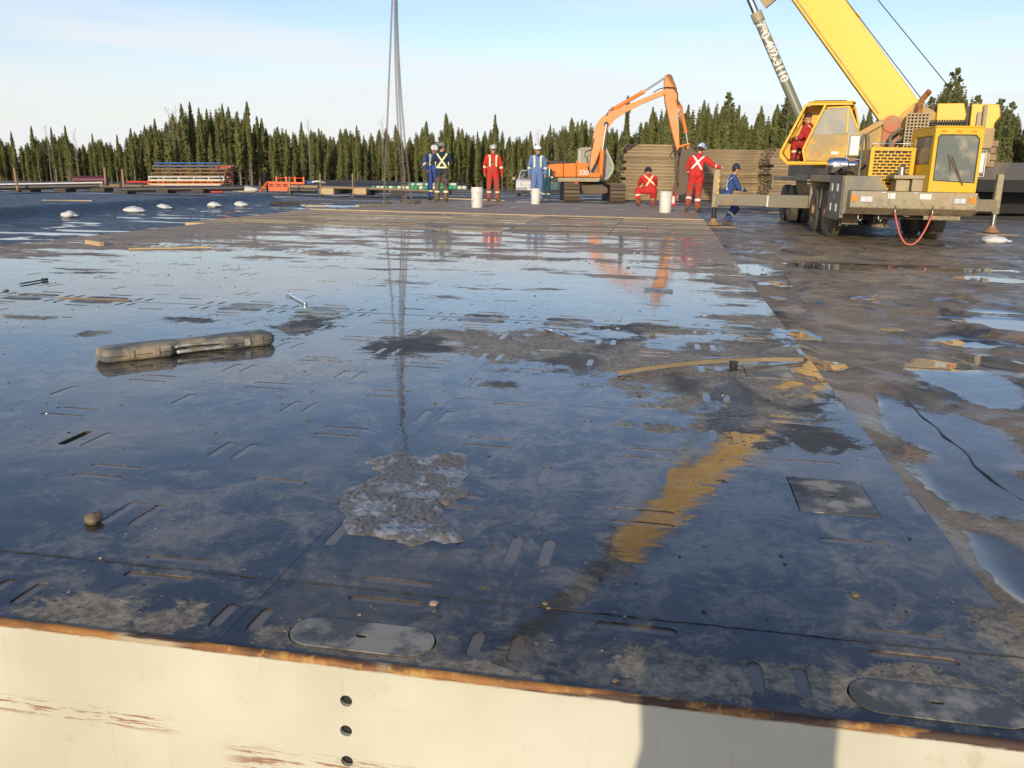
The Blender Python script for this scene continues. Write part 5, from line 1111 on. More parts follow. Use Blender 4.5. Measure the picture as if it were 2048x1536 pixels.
fb('control_levers', m_black, lambda B: [B.tube([(2.25, y, 1.66), (2.22, y, 2.05)], .016, 6) for y in (.75, .95, 1.1)], 0)
# boom
BD = Vector((math.cos(R(51.1)), 0, math.sin(R(51.1)))); BU = Vector((-BD.z, 0, BD.x)); BP = Vector((0, 0, 2.86))
def boomT(l, u=0, y=0): return BP+BD*l+BU*u+Vector((0, y, 0))
def sect(l0, l1, h, w_, cham=.10):
    def fn(B):
        pr = [(-w_/2, -h/2+cham*.2), (-w_/2+cham*.7, -h/2), (w_/2-cham*.7, -h/2), (w_/2, -h/2+cham*.2), (w_/2, h/2-.02), (w_/2-.02, h/2), (-w_/2+.02, h/2), (-w_/2, h/2-.02)]
        vs = [boomT(l, u, y) for l in (l0, l1) for y, u in pr]; n = len(pr)
        B.add(vs, [tuple(range(n)), tuple(range(n, 2*n))[::-1]]+[(i, n+i, n+(i+1) % n, (i+1) % n) for i in range(n)])
    return fn
boomroot = thing('boom', None, None); boomroot.parent = CROOT
fb('base_section', m_boom if 0 else paint('boom_yellow_paint', (.84, .48, .008), (.60, .40, .17), .26, .35, .55), sect(-.35, 10.3, .93, .62), .0, parent=boomroot)
for y0, y1 in ((.312, .322), (-.322, -.312)):
    fb('bottom_rib', m_yel_dusty, lambda B: B.add([boomT(l, u, y) for l in (.3, 10.28) for u, y in ((-.40, y0), (-.40, y1), (-.36, y1), (-.36, y0))], [(0, 1, 2, 3), (7, 6, 5, 4), (0, 4, 5, 1), (1, 5, 6, 2), (2, 6, 7, 3), (3, 7, 4, 0)]), 0, parent=boomroot)
def ring(l, h, w_, t=.05, ln=.12):
    def fn(B):
        for (u0, u1, y0, y1) in ((-h/2-t, -h/2-.002, -w_/2-t, w_/2+t), (h/2+.002, h/2+t, -w_/2-t, w_/2+t), (-h/2-.001, h/2+.001, -w_/2-t, -w_/2-.002), (-h/2-.001, h/2+.001, w_/2+.002, w_/2+t)):
            B.add([boomT(a, u, y) for a in (l, l+ln) for u, y in ((u0, y0), (u0, y1), (u1, y1), (u1, y0))], [(0, 1, 2, 3), (7, 6, 5, 4), (0, 4, 5, 1), (1, 5, 6, 2), (2, 6, 7, 3), (3, 7, 4, 0)])
    return fn
fb('section_collar', m_dark, ring(10.15, .93, .64, .07, .25), 0, parent=boomroot)
m_bare = paint('weathered_boom_steel', (.07, .075, .07), (.2, .17, .12), .4, .6, 1)
fb('second_section', m_bare, sect(10.3, 15.2, .62, .40), 0, parent=boomroot); fb('section_collar', m_dark, ring(15.05, .62, .4, .06, .2), 0, parent=boomroot)
fb('third_section', m_bare, sect(15.2, 20.9, .46, .30), 0, parent=boomroot)
fb('underside_bracket', m_yel_dusty, lambda B: (B.beam(boomT(4.35, -.47), boomT(4.35, -.86), .34, .12, (0, 1, 0)), B.beam(boomT(4.15, -.84), boomT(4.62, -.84), .40, .12, (0, 1, 0)), B.beam(boomT(4.9, -.47), boomT(4.55, -.80), .30, .06, (0, 1, 0))), .008, parent=boomroot)
fb('top_lug', m_yel, lambda B: B.beam(boomT(2.55, .46), boomT(2.55, .54), .12, .05, (0, 1, 0)), 0, parent=boomroot)
fb('cylinder_bracket', m_yel, lambda B: [B.prism([(boomT(a, b).x, boomT(a, b).z) for a, b in ((6.3, -.46), (7.6, -.46), (7.1, -.82), (6.8, -.82))], y, y+.05, 'y') for y in (-.24, .19)], 0, parent=boomroot)
TIP = boomT(21.45, -.25)
fb('boom_head', m_yel, lambda B: [B.prism([(boomT(a, b).x, boomT(a, b).z) for a, b in ((20.6, -.35), (21.5, -.48), (21.75, -.2), (21.6, .36), (20.6, .33))], y, y+.04, 'y') for y in (-.23, .19)], 0, parent=boomroot)
fb('head_sheave', m_dark, lambda B: [B.cone((TIP.x, y, TIP.z), (TIP.x, y+.05, TIP.z), .22, .22, 24) for y in (-.15, -.05, .06)], 0, 'auto', parent=boomroot)
# lift cylinder with the phone number
lc = thing('lift_cylinder', None, None); lc.parent = CROOT
A_ = Vector((1.70, .0, 1.62)); E_ = boomT(6.95, -.74); cdv = (E_-A_).normalized()
Smid = A_+cdv*((4.98+.35-A_.z)/cdv.z)
m_cyl = paint('grey_green_cylinder_paint', (.20, .21, .15), (.46, .36, .22), .35, .4, 1.2)
fb('barrel', m_cyl, lambda B: B.cone(A_, Smid, .125, .125, 32), 0, 'auto', lc); fb('barrel_collar', m_tan, lambda B: B.cone(Smid-cdv*.22, Smid+cdv*.02, .145, .145, 32), 0, 'auto', lc); fb('piston_rod', m_chrome, lambda B: B.cone(Smid, E_, .085, .085, 28), 0, 'auto', lc)
def number():
    cu = bpy.data.curves.new('n', 'FONT'); cu.body = '780-402-3110'; cu.size = .215; cu.offset = .010; cu.space_character = 1.0; cu.align_x = 'LEFT'
    o = bpy.data.objects.new('n', cu); col.objects.link(o); bpy.context.view_layer.update()
    me = bpy.data.meshes.new_from_object(o.evaluated_get(bpy.context.evaluated_depsgraph_get())); bpy.data.objects.remove(o)
    bm = bmesh.new(); bm.from_mesh(me); bmesh.ops.triangulate(bm, faces=bm.faces)
    for _ in range(3):
        bmesh.ops.subdivide_edges(bm, edges=[e for e in bm.edges if e.calc_length() > .025], cuts=1); bmesh.ops.triangulate(bm, faces=bm.faces)
    xs = [v.co.x for v in bm.verts]; ys = [v.co.y for v in bm.verts]; yc = (min(ys)+max(ys))/2; W_ = max(xs)-min(xs)
    dn = -cdv; start = Smid-cdv*.26; k = 1.62/W_
    # text reads downwards along the barrel, letter tops to the viewer's right; wrapped onto the curved steel on the camera side
    # viewer's right is -x of the boom frame
    c0 = Vector((0, 1, 0)); c0 = (c0-cdv*c0.dot(cdv)).normalized(); sidev = cdv.cross(c0).normalized()
    if sidev.x > 0: sidev = -sidev
    B = MB(); B.T = FM; vs = []
    for v in bm.verts:
        th = (v.co.y-yc)*k/.125*1.12+.10; p = start+dn*((v.co.x-min(xs))*k)+c0*(.1285*math.cos(th))+sidev*(.1285*math.sin(th)); vs.append(p)
    B.add(vs, [tuple(v.index for v in f.verts) for f in bm.faces]); B.build('phone_number', m_white, lc); bm.free()
number()
# hoist ropes and hook block
def rope(a, b, name='hoist_rope', r=.011):
    B = MB(); B.T = FM; B.tube([a, b], r, 6); B.build(name, m_dark, CROOT)
rope(Vector((-1.45, -.1, 2.98)), boomT(21.5, .10)+Vector((0, .1, 0))); rope(Vector((-.62, .05, 2.98)), boomT(21.5, .05)+Vector((0, -.05, 0))+BU*.05)
hk = CWi @ Vector((-3.60, 26.9, 8.62)); tp = FM @ TIP
for dx in (-.10, .10): MB().tube([hk+Vector((dx, 0, .62)), tp+Vector((dx, 0, 0))], .011, 6).build('hoist_rope', m_dark, CROOT)
B = MB(); B.box(tuple(hk+Vector((-.17, -.07, .25))), tuple(hk+Vector((.17, .07, .72)))); B.build('hook_block', m_yel, CROOT, bevel=.03)
B = MB(); B.tube([hk+Vector(p) for p in ((0, 0, .25), (0, 0, .10), (.07, 0, .02), (.07, 0, -.06), (0, 0, -.11), (-.07, 0, -.06), (-.085, 0, .0))], .028, 8); B.build('hook', m_dark, CROOT, smooth=True)
# hoses, stickers, grab rails, clutter of a working machine
for pts in ([(.7, -.1, 1.75), (.5, .5, 1.95), (.1, .7, 1.85), (-.3, .9, 2.0)], [(1.0, .45, 1.76), (.8, .66, 1.95), (.5, .70, 1.80), (.3, .6, 1.76)], [(.0, .5, 2.35), (.25, .62, 2.1), (.1, .66, 1.78)], [(-.1, .5, 2.3), (.05, .60, 2.0), (-.2, .64, 1.78)]):
    fb('hydraulic_hose', m_black, lambda B: B.tube([Vector(p) for p in pts], .022, 6), 0, True)
for x0, x1, z0, z1, mt in ((1.25, 1.42, 1.86, 1.93, m_white), (.95, 1.1, 1.78, 1.84, m_black), (1.72, 1.80, 1.80, 1.90, m_amber)): fb('sticker', mt, lambda B: B.box((x0, Y1+.0305, z0), (x1, Y1+.032, z1)), 0)
fb('grab_rail', m_dark, lambda B: B.tube([(.98, Y1+.03, 1.8), (.98, Y1+.07, 1.84), (.98, Y1+.07, 2.25), (.98, Y1+.03, 2.3)], .012, 6), 0, True)
fb('hand_rail', m_yel_dusty, lambda B: (B.tube([(-2.0, .9, 2.48), (-2.0, .9, 2.0)], .02, 6), B.tube([(.5, .5, 1.75), (.5, .5, 2.0), (-.6, .5, 2.0)], .015, 6)), 0, True)
for x in (-1.12, -.72, .5, 1.08): cb('apron_bolt', m_steel, (x-.012, -.006, .775), (x+.012, -.0005, .80), 0)
cb('seam_strip', m_grey, (-.46, -.004, .745), (-.45, -.0005, 1.065), 0); cb('fuel_cap', m_steel, (-1.33, 1.0, .88), (-1.3215, 1.12, 1.0), .01)
MB().tube([(-.62, 1.21, 1.97), (-.62, 1.23, 2.05), (.2, 1.23, 2.05), (.25, 1.21, 1.97)], .012, 6).build('hood_rail', m_steel, CROOT, smooth=True)
MB().tube([(-1.1, 1.9, 1.38), (-1.0, 1.6, 1.45), (-.8, 1.5, 1.40), (-.63, 1.6, 1.6)], .03, 8).build('cable_loom', m_black, CROOT, smooth=True)
for y in (1.66, 3.0, 4.28): B = MB(); B.box((-1.25, y, .35 if y > 4 else .6), (-.92, y+.012, 1.21)); B.build('mud_flap', m_rubber, CROOT)
# the operator, seated
_o = CW @ (FM @ Vector((1.92, .95, 1.66)))
person('person in red coverall seated in the yellow crane cab behind the open door', _o, CA+(FM.to_euler().z)+R(60), dict(pelvis=(0,.05,.42), chest=(.03,-.04,.70), neck=(.05,-.10,.90), head=(.05,-.14,1.05), face=(.1,-.9,-.4), hipL=(.09,.02,.40), hipR=(-.09,.02,.40), kneeL=(.15,-.36,.44), ankL=(.15,-.34,.09), toeL=(.16,-.48,.05), kneeR=(-.15,-.36,.44), ankR=(-.14,-.34,.09), toeR=(-.14,-.48,.05),
       shL=(.20,-.07,.83), shR=(-.15,-.07,.83), elL=(.26,-.15,.60), elR=(-.24,-.15,.60), haL=(.18,-.40,.56), haR=(-.16,-.38,.56)), cloth('operator_red_cloth', (.45, .025, .02), .05), None, hat=False, glasses=True)
# ================================================================ EXCAVATOR, seen side-on behind the deck
EO = Vector(at(1180, 398.5, 45.0)); EO.z = -.5
XR = thing('excavator', 'orange tracked excavator with folded boom and muddy bucket standing before the log mat stacks', 'excavator', EO)
def EX(px, py, dy=0):
    q = at(px, py, 45.0+dy); return (q.x-EO.x, q.z+.5)
def ep(name, mat, pxs, y0, y1, bevel=.02, parent=XR):      # outline surveyed at the machine's distance, given its real thickness
    B = MB(); B.prism([EX(*p) for p in pxs], y0, y1, 'y'); return B.build(name, mat, parent, bevel=bevel)
def rectx(x0, x1): return
# tracks, pointing at the camera
for a, b in ((1124, 1153), (1212, 1242)):
    t = thing('track', None, None); t.parent = XR; x0 = EX(a, 398)[0]; x1 = EX(b, 398)[0]; B = MB(); r = .43; cy0, cy1 = -1.45, 1.75
    loop = [(cy0+.0+r*math.cos(th), r+r*math.sin(th)) for th in [math.pi*1.5-math.pi*k/8 for k in range(9)]]+[(cy1+r*math.cos(th), r+r*math.sin(th)) for th in [math.pi*.5-math.pi*k/8 for k in range(9)]]
    B.prism([(p[0], p[1]) for p in loop], x0+.03, x1-.03, 'x'); B.build('track_chain', m_dark, t)
    B = MB(); P = loop+[loop[0]]
    for i in range(len(P)-1):
        p, q = Vector((0, *P[i])), Vector((0, *P[i+1])); n_ = max(1, int((q-p).length/.19))
        for k in range(n_):
            s_ = p.lerp(q, (k+.08)/n_); e_ = p.lerp(q, (k+.92)/n_); d = (e_-s_).normalized(); up_ = d.cross(Vector((1, 0, 0))); up_ = -up_ if (up_.dot(((s_+e_)/2)-Vector((0, .15, r)))) < 0 else up_
            for off in (.03,): B.beam(Vector(((x0+x1)/2, 0, 0))+s_+up_*off, Vector(((x0+x1)/2, 0, 0))+e_+up_*off, x1-x0, .05, up_)
            B.beam(Vector(((x0+x1)/2, 0, 0))+s_+up_*.07, Vector(((x0+x1)/2, 0, 0))+s_.lerp(e_, .25)+up_*.07, x1-x0-.02, .04, up_)
    B.build('track_shoes', m_track, t)
B = MB(); x0, x1 = EX(1153, 398)[0], EX(1212, 398)[0]; B.prism([(x0, .45), (x0, .75), (x0+.3, .86), (x1-.35, .9), (x1, .70), (x1, .45), (x1-.4, .38), (x0+.3, .40)], -.7, .9, 'y'); B.build('undercarriage', m_track, XR, bevel=.03)
B = MB(); B.lathe([(.7, .9), (.7, 1.06)], ((x0+x1)/2, .15, 0), 30); B.build('slew_ring', m_dark, XR)
# upper body
ep('counterweight', m_orange, [(1091,352), (1091,331), (1094,328.5), (1124,327), (1124,354), (1092,354)], -1.25, 1.3, .06)
ep('engine_door', m_orange, [(1124.5,327), (1149,326.5), (1149,354), (1124.5,354)], -1.28, 1.25, .05); ep('side_door', m_orange, [(1149.5,326.5), (1172,326), (1172,354), (1149.5,354)], -1.28, .1, .05)
ep('tool_box', m_orange, [(1172.5,345), (1196,345), (1196,354.5), (1172.5,354)], -1.28, -.25, .04)
ep('body_skirt', m_tan, [(1087,355), (1196,355), (1195,361), (1192,363), (1089,363)], -1.30, 1.3, .02)
ep('engine_hood', m_dark, [(1096,328), (1097,323), (1100,321), (1132,322), (1134,327)], -.9, .8, .03); ep('top_cap', m_orange, [(1150,326), (1151,322), (1155,322), (1156,326)], -.7, -.4, .02)
ep('hand_rail', m_tan, [(1176,345), (1176,330), (1178,330), (1178,345)], -1.2, -1.17, 0)
def exnum():
    cu = bpy.data.curves.new('n', 'FONT'); cu.body = '330'; cu.size = .34; cu.offset = .008; cu.extrude = .004
    o = bpy.data.objects.new('n', cu); col.objects.link(o); bpy.context.view_layer.update(); me = bpy.data.meshes.new_from_object(o.evaluated_get(bpy.context.evaluated_depsgraph_get())); bpy.data.objects.remove(o)
    o = bpy.data.objects.new('number_decal', me); me.materials.clear(); me.materials.append(m_white); col.objects.link(o); o.parent = XR; x, z = EX(1153.5, 349.5); o.location = (x, -1.286, z); o.rotation_euler = (R(90), 0, 0)
exnum()
# cab on the far side
m_cabx = paint('grey_cab_paint', (.42, .42, .38), (.35, .28, .18), .3, .5, 3)
def cabframe(y):
    B = MB(); P = [(1161,297), (1212,296.5), (1219,312), (1227,330), (1226,342), (1217,355), (1205,361), (1162,361), (1160,330), (1161,297)]
    for a, b in zip(P[:-1], P[1:]):
        p, q = EX(*a), EX(*b); B.beam((p[0], y, p[1]), (q[0], y, q[1]), .10, .10, (0, 1, 0))
    B.build('cab_frame', m_cabx, XR)
cabframe(.25); cabframe(1.2)
ep('cab_roof', m_cabx, [(1160,296), (1213,295), (1213,297.5), (1160,298)], .2, 1.25, .02)
ep('cab_glass', glass('pale_cab_glass', (.42, .46, .40), .6, .15), [(1163,299), (1211,298.5), (1217,312), (1225,331), (1224,342), (1216,353), (1206,359), (1164,359)], .28, .30, 0)
ep('cab_glass', glass('pale_cab_glass', (.42, .46, .40), .6, .15), [(1163,299), (1211,298.5), (1217,312), (1225,331), (1224,342), (1216,353), (1206,359), (1164,359)], 1.15, 1.17, 0)
ep('cab_seat', m_black, [(1182,330), (1196,330), (1196,356), (1178,356)], .5, .95, .03)
# boom, arm, cylinders, bucket: outlines in px at the machine
ep('boom', m_orange_d, [(1173,341), (1179,330), (1183,296), (1186,270), (1192,250), (1202,236), (1215,226), (1236,217), (1262,207), (1305,189), (1325,181), (1330,183), (1330,190), (1312,197), (1285,208), (1250,226), (1230,238), (1218,252), (1209,272), (1200,300), (1190,325), (1181,342)], -.35, .10, .025)
ep('dipper_arm', m_orange_d, [(1328,155), (1331,150.5), (1337,149), (1342,152), (1352,178), (1353,200), (1356,255), (1357,292), (1353,303), (1349,290), (1340,255), (1329,205), (1327,180)], -.30, .06, .025)
def pxtube(name, mat, pts, r, y, n=10):
    B = MB(); B.tube([(EX(*p)[0], y, EX(*p)[1]) for p in pts], r, n); return B.build(name, mat, XR, smooth='auto')
pxtube('arm_cylinder', m_orange, [(1226,219), (1288,183)], .10, -.12); pxtube('arm_piston', m_chrome, [(1288,183), (1329,156)], .05, -.12)
ep('cylinder_lug', m_orange, [(1218,226), (1222,214), (1230,214), (1232,222)], -.2, -.04, 0); ep('cylinder_collar', m_orange_d, [(1284,188), (1282,182), (1288,179), (1291,183)], -.24, 0, 0)
for y in (-.50, .25): pxtube('boom_cylinder', m_orange, [(1199,358), (1203,300)], .12, y); pxtube('boom_piston', m_chrome, [(1203,300), (1211,249)], .055, y)
pxtube('boom_pin', m_dark, [(1211,248.5), (1211.2,248.5)], .14, -.38); B = MB(); x, z = EX(1211, 249); B.cone((x, -.40, z), (x, .14, z), .12, .12, 16); B.build('boom_pin', m_dark, XR)
pxtube('bucket_cylinder', m_orange, [(1360,212), (1371,266)], .09, -.12); pxtube('bucket_piston', m_chrome, [(1371,266), (1374,288)], .045, -.12)
ep('cylinder_lug', m_orange, [(1352,198), (1358,205), (1363,214), (1356,218), (1352,214)], -.2, -.02, 0)
ep('tipping_link', m_orange, [(1353,292), (1377,286), (1378,289), (1355,296)], -.28, .04, .01); pxtube('push_link', m_orange, [(1375,288), (1374,312)], .06, -.12)
for pts in ([(1173,326),(1174,318),(1168,312),(1170,304),(1182,300),(1186,278)], [(1211,232),(1216,222),(1226,217)], [(1304,187),(1315,180),(1330,176),(1345,177),(1352,188),(1353,210)], [(1348,300),(1340,306),(1337,314)], [(1353,300),(1352,320),(1350,322)]):
    pxtube('hydraulic_hose', m_black, pts, .025, -.42, 6)
# bucket seen from behind, caked with mud: curled shell with side plates and teeth
def bucket():
    t = thing('bucket', None, None); t.parent = XR
    side = [(1358,300), (1378,297), (1388,306), (1393,324), (1394,348), (1386,368), (1370,384), (1348,392), (1338,391), (1350,378), (1354,360), (1352,338), (1354,316)]
    P = [EX(*p) for p in side]
    for y in (-.75, .50): B = MB(); B.prism(P, y, y+.05, 'y'); B.build('side_plate', m_track, t, bevel=.01)
    B = MB(); sh = [EX(*p) for p in side[:9]]; c = EX(1362, 345); inn = [(p[0]+(c[0]-p[0])*.13, p[1]+(c[1]-p[1])*.13) for p in sh]; vs = []; n = len(sh)
    for y in (-.70, .50): vs += [(p[0], y, p[1]) for p in sh]+[(p[0], y, p[1]) for p in inn]
    fs = []
    for i in range(n-1): fs += [(i, i+1, 2*n+i+1, 2*n+i), (n+i+1, n+i, 3*n+i, 3*n+i+1)]
    fs += [(0, 2*n, 3*n, n), (n-1, 2*n-1, 4*n-1, 3*n-1)]
    B.add(vs, fs); B.build('bucket_shell', m_mud, t)
    for k in range(5):
        y = -.68+.27*k; p = EX(1342, 391.5); B = MB(); B.add([(p[0]+.25, y-.06, p[1]-.03), (p[0]+.25, y+.06, p[1]-.03), (p[0]+.25, y+.06, p[1]+.07), (p[0]+.25, y-.06, p[1]+.07), (p[0]-.12, y-.03, p[1]-.03), (p[0]-.12, y+.03, p[1]-.03)], [(0,3,2,1), (0,1,5,4), (3,0,4), (1,2,5), (2,3,4,5)]); B.build('bucket_tooth', m_steel, t)
    B = MB(); x, z = EX(1366, 345); B.ball((x, -.12, z), (.35, .52, .75), 18, 12); B.v = [tuple(Vector(q)+Vector((1, 1, 1))*.12*noise.noise(Vector(q)*3)) for q in B.v]; B.build('packed_mud', m_mud, t, smooth=True)
bucket()
cbx = EX(1148, 366); MB().box((cbx[0]-.09, -1.6, cbx[1]-.16), (cbx[0]+.09, -1.5, cbx[1]+.12)).build('red_tag', m_red, XR)
# ================================================================ MAT STACKS, VEHICLES, RACKS
def mat_stack(px0, px1, pytop, Y, layers, name_s, seed, depth=2.4, zb=-.5, th=.185, lean=0):
    rnd = random.Random(seed); a = at(px0, 380, Y); b = at(px1, 380, Y); W_ = (b-a).x; protos = []
    for v in range(3):       # three worn mats to copy from, each: three beams thick, board ends showing
        r = thing('timber_mat', None, 'timber mat', (0, 0, -50)); B = MB(); nb = 8
        for k in range(nb):
            y0 = depth*k/nb; B.mi = rnd.choice([0, 0, 1]); B.box((rnd.uniform(-.05, .06), y0+.008, 0), (W_+rnd.uniform(-.06, .05), y0+depth/nb-.008, th*.46))
        for k in range(7):
            B.mi = 2; x0 = W_*(.02+k*.155); B.box((x0, .01, th*.465), (x0+.12, depth-.01, th*.52))
        for k in range(nb):
            y0 = depth*k/nb; B.mi = rnd.choice([0, 0, 1]); B.box((rnd.uniform(-.05, .06), y0+.008, th*.525), (W_+rnd.uniform(-.06, .05), y0+depth/nb-.008, th*.97))
        B.build('mat_planks', [m_stack, m_stack2, m_wood_dark], r); B = MB()
        for k in range(5): x0 = W_*(.08+k*.2); B.cone((x0, -.012, th*.5), (x0, .01, th*.5), .02, .02, 6)
        B.build('bolt_head', m_dark, r); protos.append(r)
    for k in range(layers):
        p = protos[k] if k < 3 else copy_tree(protos[rnd.randrange(3)])
        p.location = (a.x+rnd.uniform(-.15, .15)+lean*k, Y+rnd.uniform(-.05, .05), zb+k*th); p.rotation_euler.z = rnd.uniform(-.02, .02)
        pos = 'topmost mat' if k == layers-1 else ('bottom mat' if k == 0 else ('mat just below the top' if k == layers-2 else ('second','third','fourth','fifth','sixth','seventh','eighth','ninth','tenth','eleventh','twelfth','thirteenth','fourteenth','fifteenth','sixteenth')[k-1]+' mat from the ground'))
        p['label'] = 'timber mat, %s in the %s' % (pos, name_s); p['group'] = 'timber mats in the '+name_s
m_stack = wood('muddy_mat_timber', (.15, .105, .06), (.42, .31, .18), (.6, 8, 14), .85); m_stack2 = wood('yellowish_mat_timber', (.24, .165, .085), (.55, .40, .21), (.6, 8, 14), .85)
mat_stack(1247, 1388, 293, 50, 17, 'left stack behind the excavator', 1, zb=-.55)
mat_stack(1397, 1518, 303, 55, 17, 'stack behind the leaning worker', 2, zb=-.62)
mat_stack(1540, 1625, 300, 52, 17, 'stack behind the crane cab', 3, zb=-.6)

# low dark trailer at the right border, facing the camera obliquely
def trailer():
    p = Vector((15.6, 31.0, -.45)); r = thing('flat_trailer', 'dark flat deck trailer with wheels standing behind the crane at the right border', 'trailer', p, R(8))
    MB().box((0, 0, 1.42), (9, 13, 2.04)).build('trailer_deck', paint('grey_trailer_paint', (.10, .095, .09), (.2, .16, .12), .5, .6, 1), r, bevel=.02)
    MB().box((.9, .3, .85), (1.15, 12.6, 1.418)).build('frame_rail', m_dark, r); MB().box((6.9, .3, .85), (7.15, 12.6, 1.418)).build('frame_rail', m_dark, r)
    MB().box((.1, .0, 1.0), (8.9, .12, 1.418)).build('end_bolster', m_dark, r)
    MB().box((.3, 1.6, .15), (8.7, 12.5, 1.40)).build('under_dark_fill', m_dark, r, bevel=.05)  # dark box added to stand for the darkness under the deck
    for x in (.25, .62, 1.5):
        for y in (1.1,):
            w_ = thing('wheel', None, None); w_.parent = r; w_.location = (x, y, .52); B = MB(); B.lathe([(.28, 0), (.48, 0), (.52, .04), (.52, .22), (.48, .26), (.28, .26)], n=26, ax='x'); B.build('tyre', m_rubber, w_, smooth='auto'); B = MB(); B.lathe([(.28, .02), (.26, .2), (.1, .22), (.02, .22)], n=18, ax='x'); B.build('rim', m_dark, w_, smooth='auto')
    MB().box((.1, .02, 2.05), (.16, 13, 2.09)).build('side_rail', m_steel, r)
trailer()
# pickup facing the camera
def pickup():
    p = Vector((1.0, 61.5, -.86)); r = thing('pickup_truck', 'silver white pickup truck facing the camera behind the light blue worker', 'pickup', p, R(-2))
    body = paint('silver_pickup_paint', (.62, .64, .66), (.35, .28, .2), .25, .3, 2)
    B = MB(); B.prism([(0, .55), (0, 1.12), (.12, 1.20), (1.35, 1.28), (5.4, 1.25), (5.5, .6)], -.98, .98, 'x'); B.build('body', body, r, bevel=.07)
    B = MB(); B.add([(-.88, 1.3, 1.26), (.88, 1.3, 1.26), (-.70, 2.0, 1.90), (.70, 2.0, 1.90), (-.70, 3.7, 1.93), (.70, 3.7, 1.93), (-.86, 4.1, 1.25), (.86, 4.1, 1.25)], [(0,1,3,2), (2,3,5,4), (4,5,7,6), (1,7,5,3), (0,2,4,6)]); B.build('cab', body, r, bevel=.04)
    B = MB(); B.add([(-.80, 1.31, 1.30), (.80, 1.31, 1.30), (-.66, 1.93, 1.86), (.66, 1.93, 1.86)], [(0,1,3,2)]); o = B.build('windshield', m_glass_dark, r); o.location.y = -.03; o.location.z = .012
    MB().box((-.62, -.03, .80), (.62, .0, 1.14)).build('grille_frame', m_chrome, r, bevel=.02)
    for k in range(3): MB().box((-.55, -.045, .84+.1*k), (.55, -.031, .90+.1*k)).build('grille_bar', m_steel, r)
    for s in (-1, 1): MB().box((s*.80-.15, -.035, .84), (s*.80+.15, .02, 1.12)).build('headlight', m_lens, r, bevel=.03)
    MB().box((-1.0, -.12, .48), (1.0, .02, .72)).build('bumper', m_chrome, r, bevel=.03); MB().box((-.16, -.13, .52), (.16, -.121, .66)).build('number_plate', m_white, r)
    for s in (-1, 1):
        MB().box((s*1.18-.12, 1.35, 1.18), (s*1.18+.12, 1.45, 1.42)).build('mirror', m_tan, r, bevel=.03)
        for y in (.95, 4.4):
            w_ = thing('wheel', None, None); w_.parent = r; w_.location = (s*.86-.13, y, .4); B = MB(); B.lathe([(.24, 0), (.38, 0), (.4, .03), (.4, .23), (.38, .26), (.24, .26)], n=24, ax='x'); B.build('tyre', m_rubber, w_, smooth='auto'); B = MB(); B.lathe([(.24, .02), (.24, .24), (.05, .25), (.02, .25)], n=18, ax='x'); B.build('rim', m_steel, w_, smooth='auto')
    MB().box((-.95, -.02, .30), (-.55, .6, .47)).build('lower_valance', m_dark, r); MB().box((.55, -.02, .30), (.95, .6, .47)).build('lower_valance', m_dark, r)
pickup()
def dark_truck():
    q = at(1099, 360, 52); r = thing('service_truck', 'dark green service truck with roof beacon, half hidden between the blue worker and the excavator', 'service truck', (q.x, 52, -.68), 0)
    g = paint('dark_green_paint', (.035, .10, .09), (.2, .18, .12), .3, .4, 2)
    MB().box((-.95, 0, .55), (.95, 5, 1.3)).build('body', g, r, bevel=.06); MB().box((-.85, .6, 1.3), (.70, 2.6, 2.16)).build('cab', g, r, bevel=.12); MB().box((-.75, .57, 1.45), (.60, .60, 2.05)).build('windshield', m_glass_dark, r); MB().box((-.80, .55, 2.17), (.66, .7, 2.21)).build('sun_visor', m_yel_dusty, r)
    B = MB(); B.lathe([(.09, 2.21), (.09, 2.3), (.06, 2.38), (.01, 2.4)], (-.2, 1.2, 0), 12); B.build('beacon', m_amber, r)
    for s in (-1, 1): B = MB(); B.lathe([(.2, -.13), (.46, -.13), (.5, -.09), (.5, .09), (.46, .13), (.2, .13)], (s*.85, .8, .5), 24, 'x'); B.build('tyre', m_rubber, r, smooth='auto')
dark_truck()
# racks and pipes at left
m_pipe = plain('dark_steel_pipe', (.055, .05, .048), .5, .3, .3, 4)
def pipe(name, a, b, r_, mat, label, group=None, end=None):
    a, b = Vector(a), Vector(b); ro = thing(name, label, 'pipe', a, 0, group); n = 16; B = MB(); d = (b-a); x = d.normalized().orthogonal(); B.cone((0, 0, 0), d, r_, r_, n); B.build('pipe_body', mat, ro, smooth='auto')
    if end: B = MB(); u = d.normalized(); B.cone(-u*.03, u*.16, r_*1.08, r_*1.08, n); B.build('end_cap', end, ro, smooth='auto')
    return ro
def onY(px, py, Y): return Vector(at(px, py, Y))
pipe('long_pipe', onY(-60, 376, 42.5), onY(212, 371.5, 43.5), .13, m_pipe, 'long dark pipe on wooden blocks at the far left, behind the first post')
pipe('long_pipe', onY(200, 371, 43), onY(330, 375, 44), .10, m_wood, 'thin brownish pipe between the two long dark pipes at left')
pipe('long_pipe', onY(246, 379, 42.2), onY(488, 376, 43), .13, m_pipe, 'long dark pipe on wooden blocks in front of the red pipe racks')
pipe('long_pipe', onY(-20, 370, 47), onY(205, 366, 49), .07, m_white, 'pale pipe lying far back at left near the trees')
pipe('long_pipe', onY(150, 360, 55), onY(215, 360, 55), .25, plain('maroon_steel', (.10, .02, .03), .5), 'maroon pipe bundle far back at left')
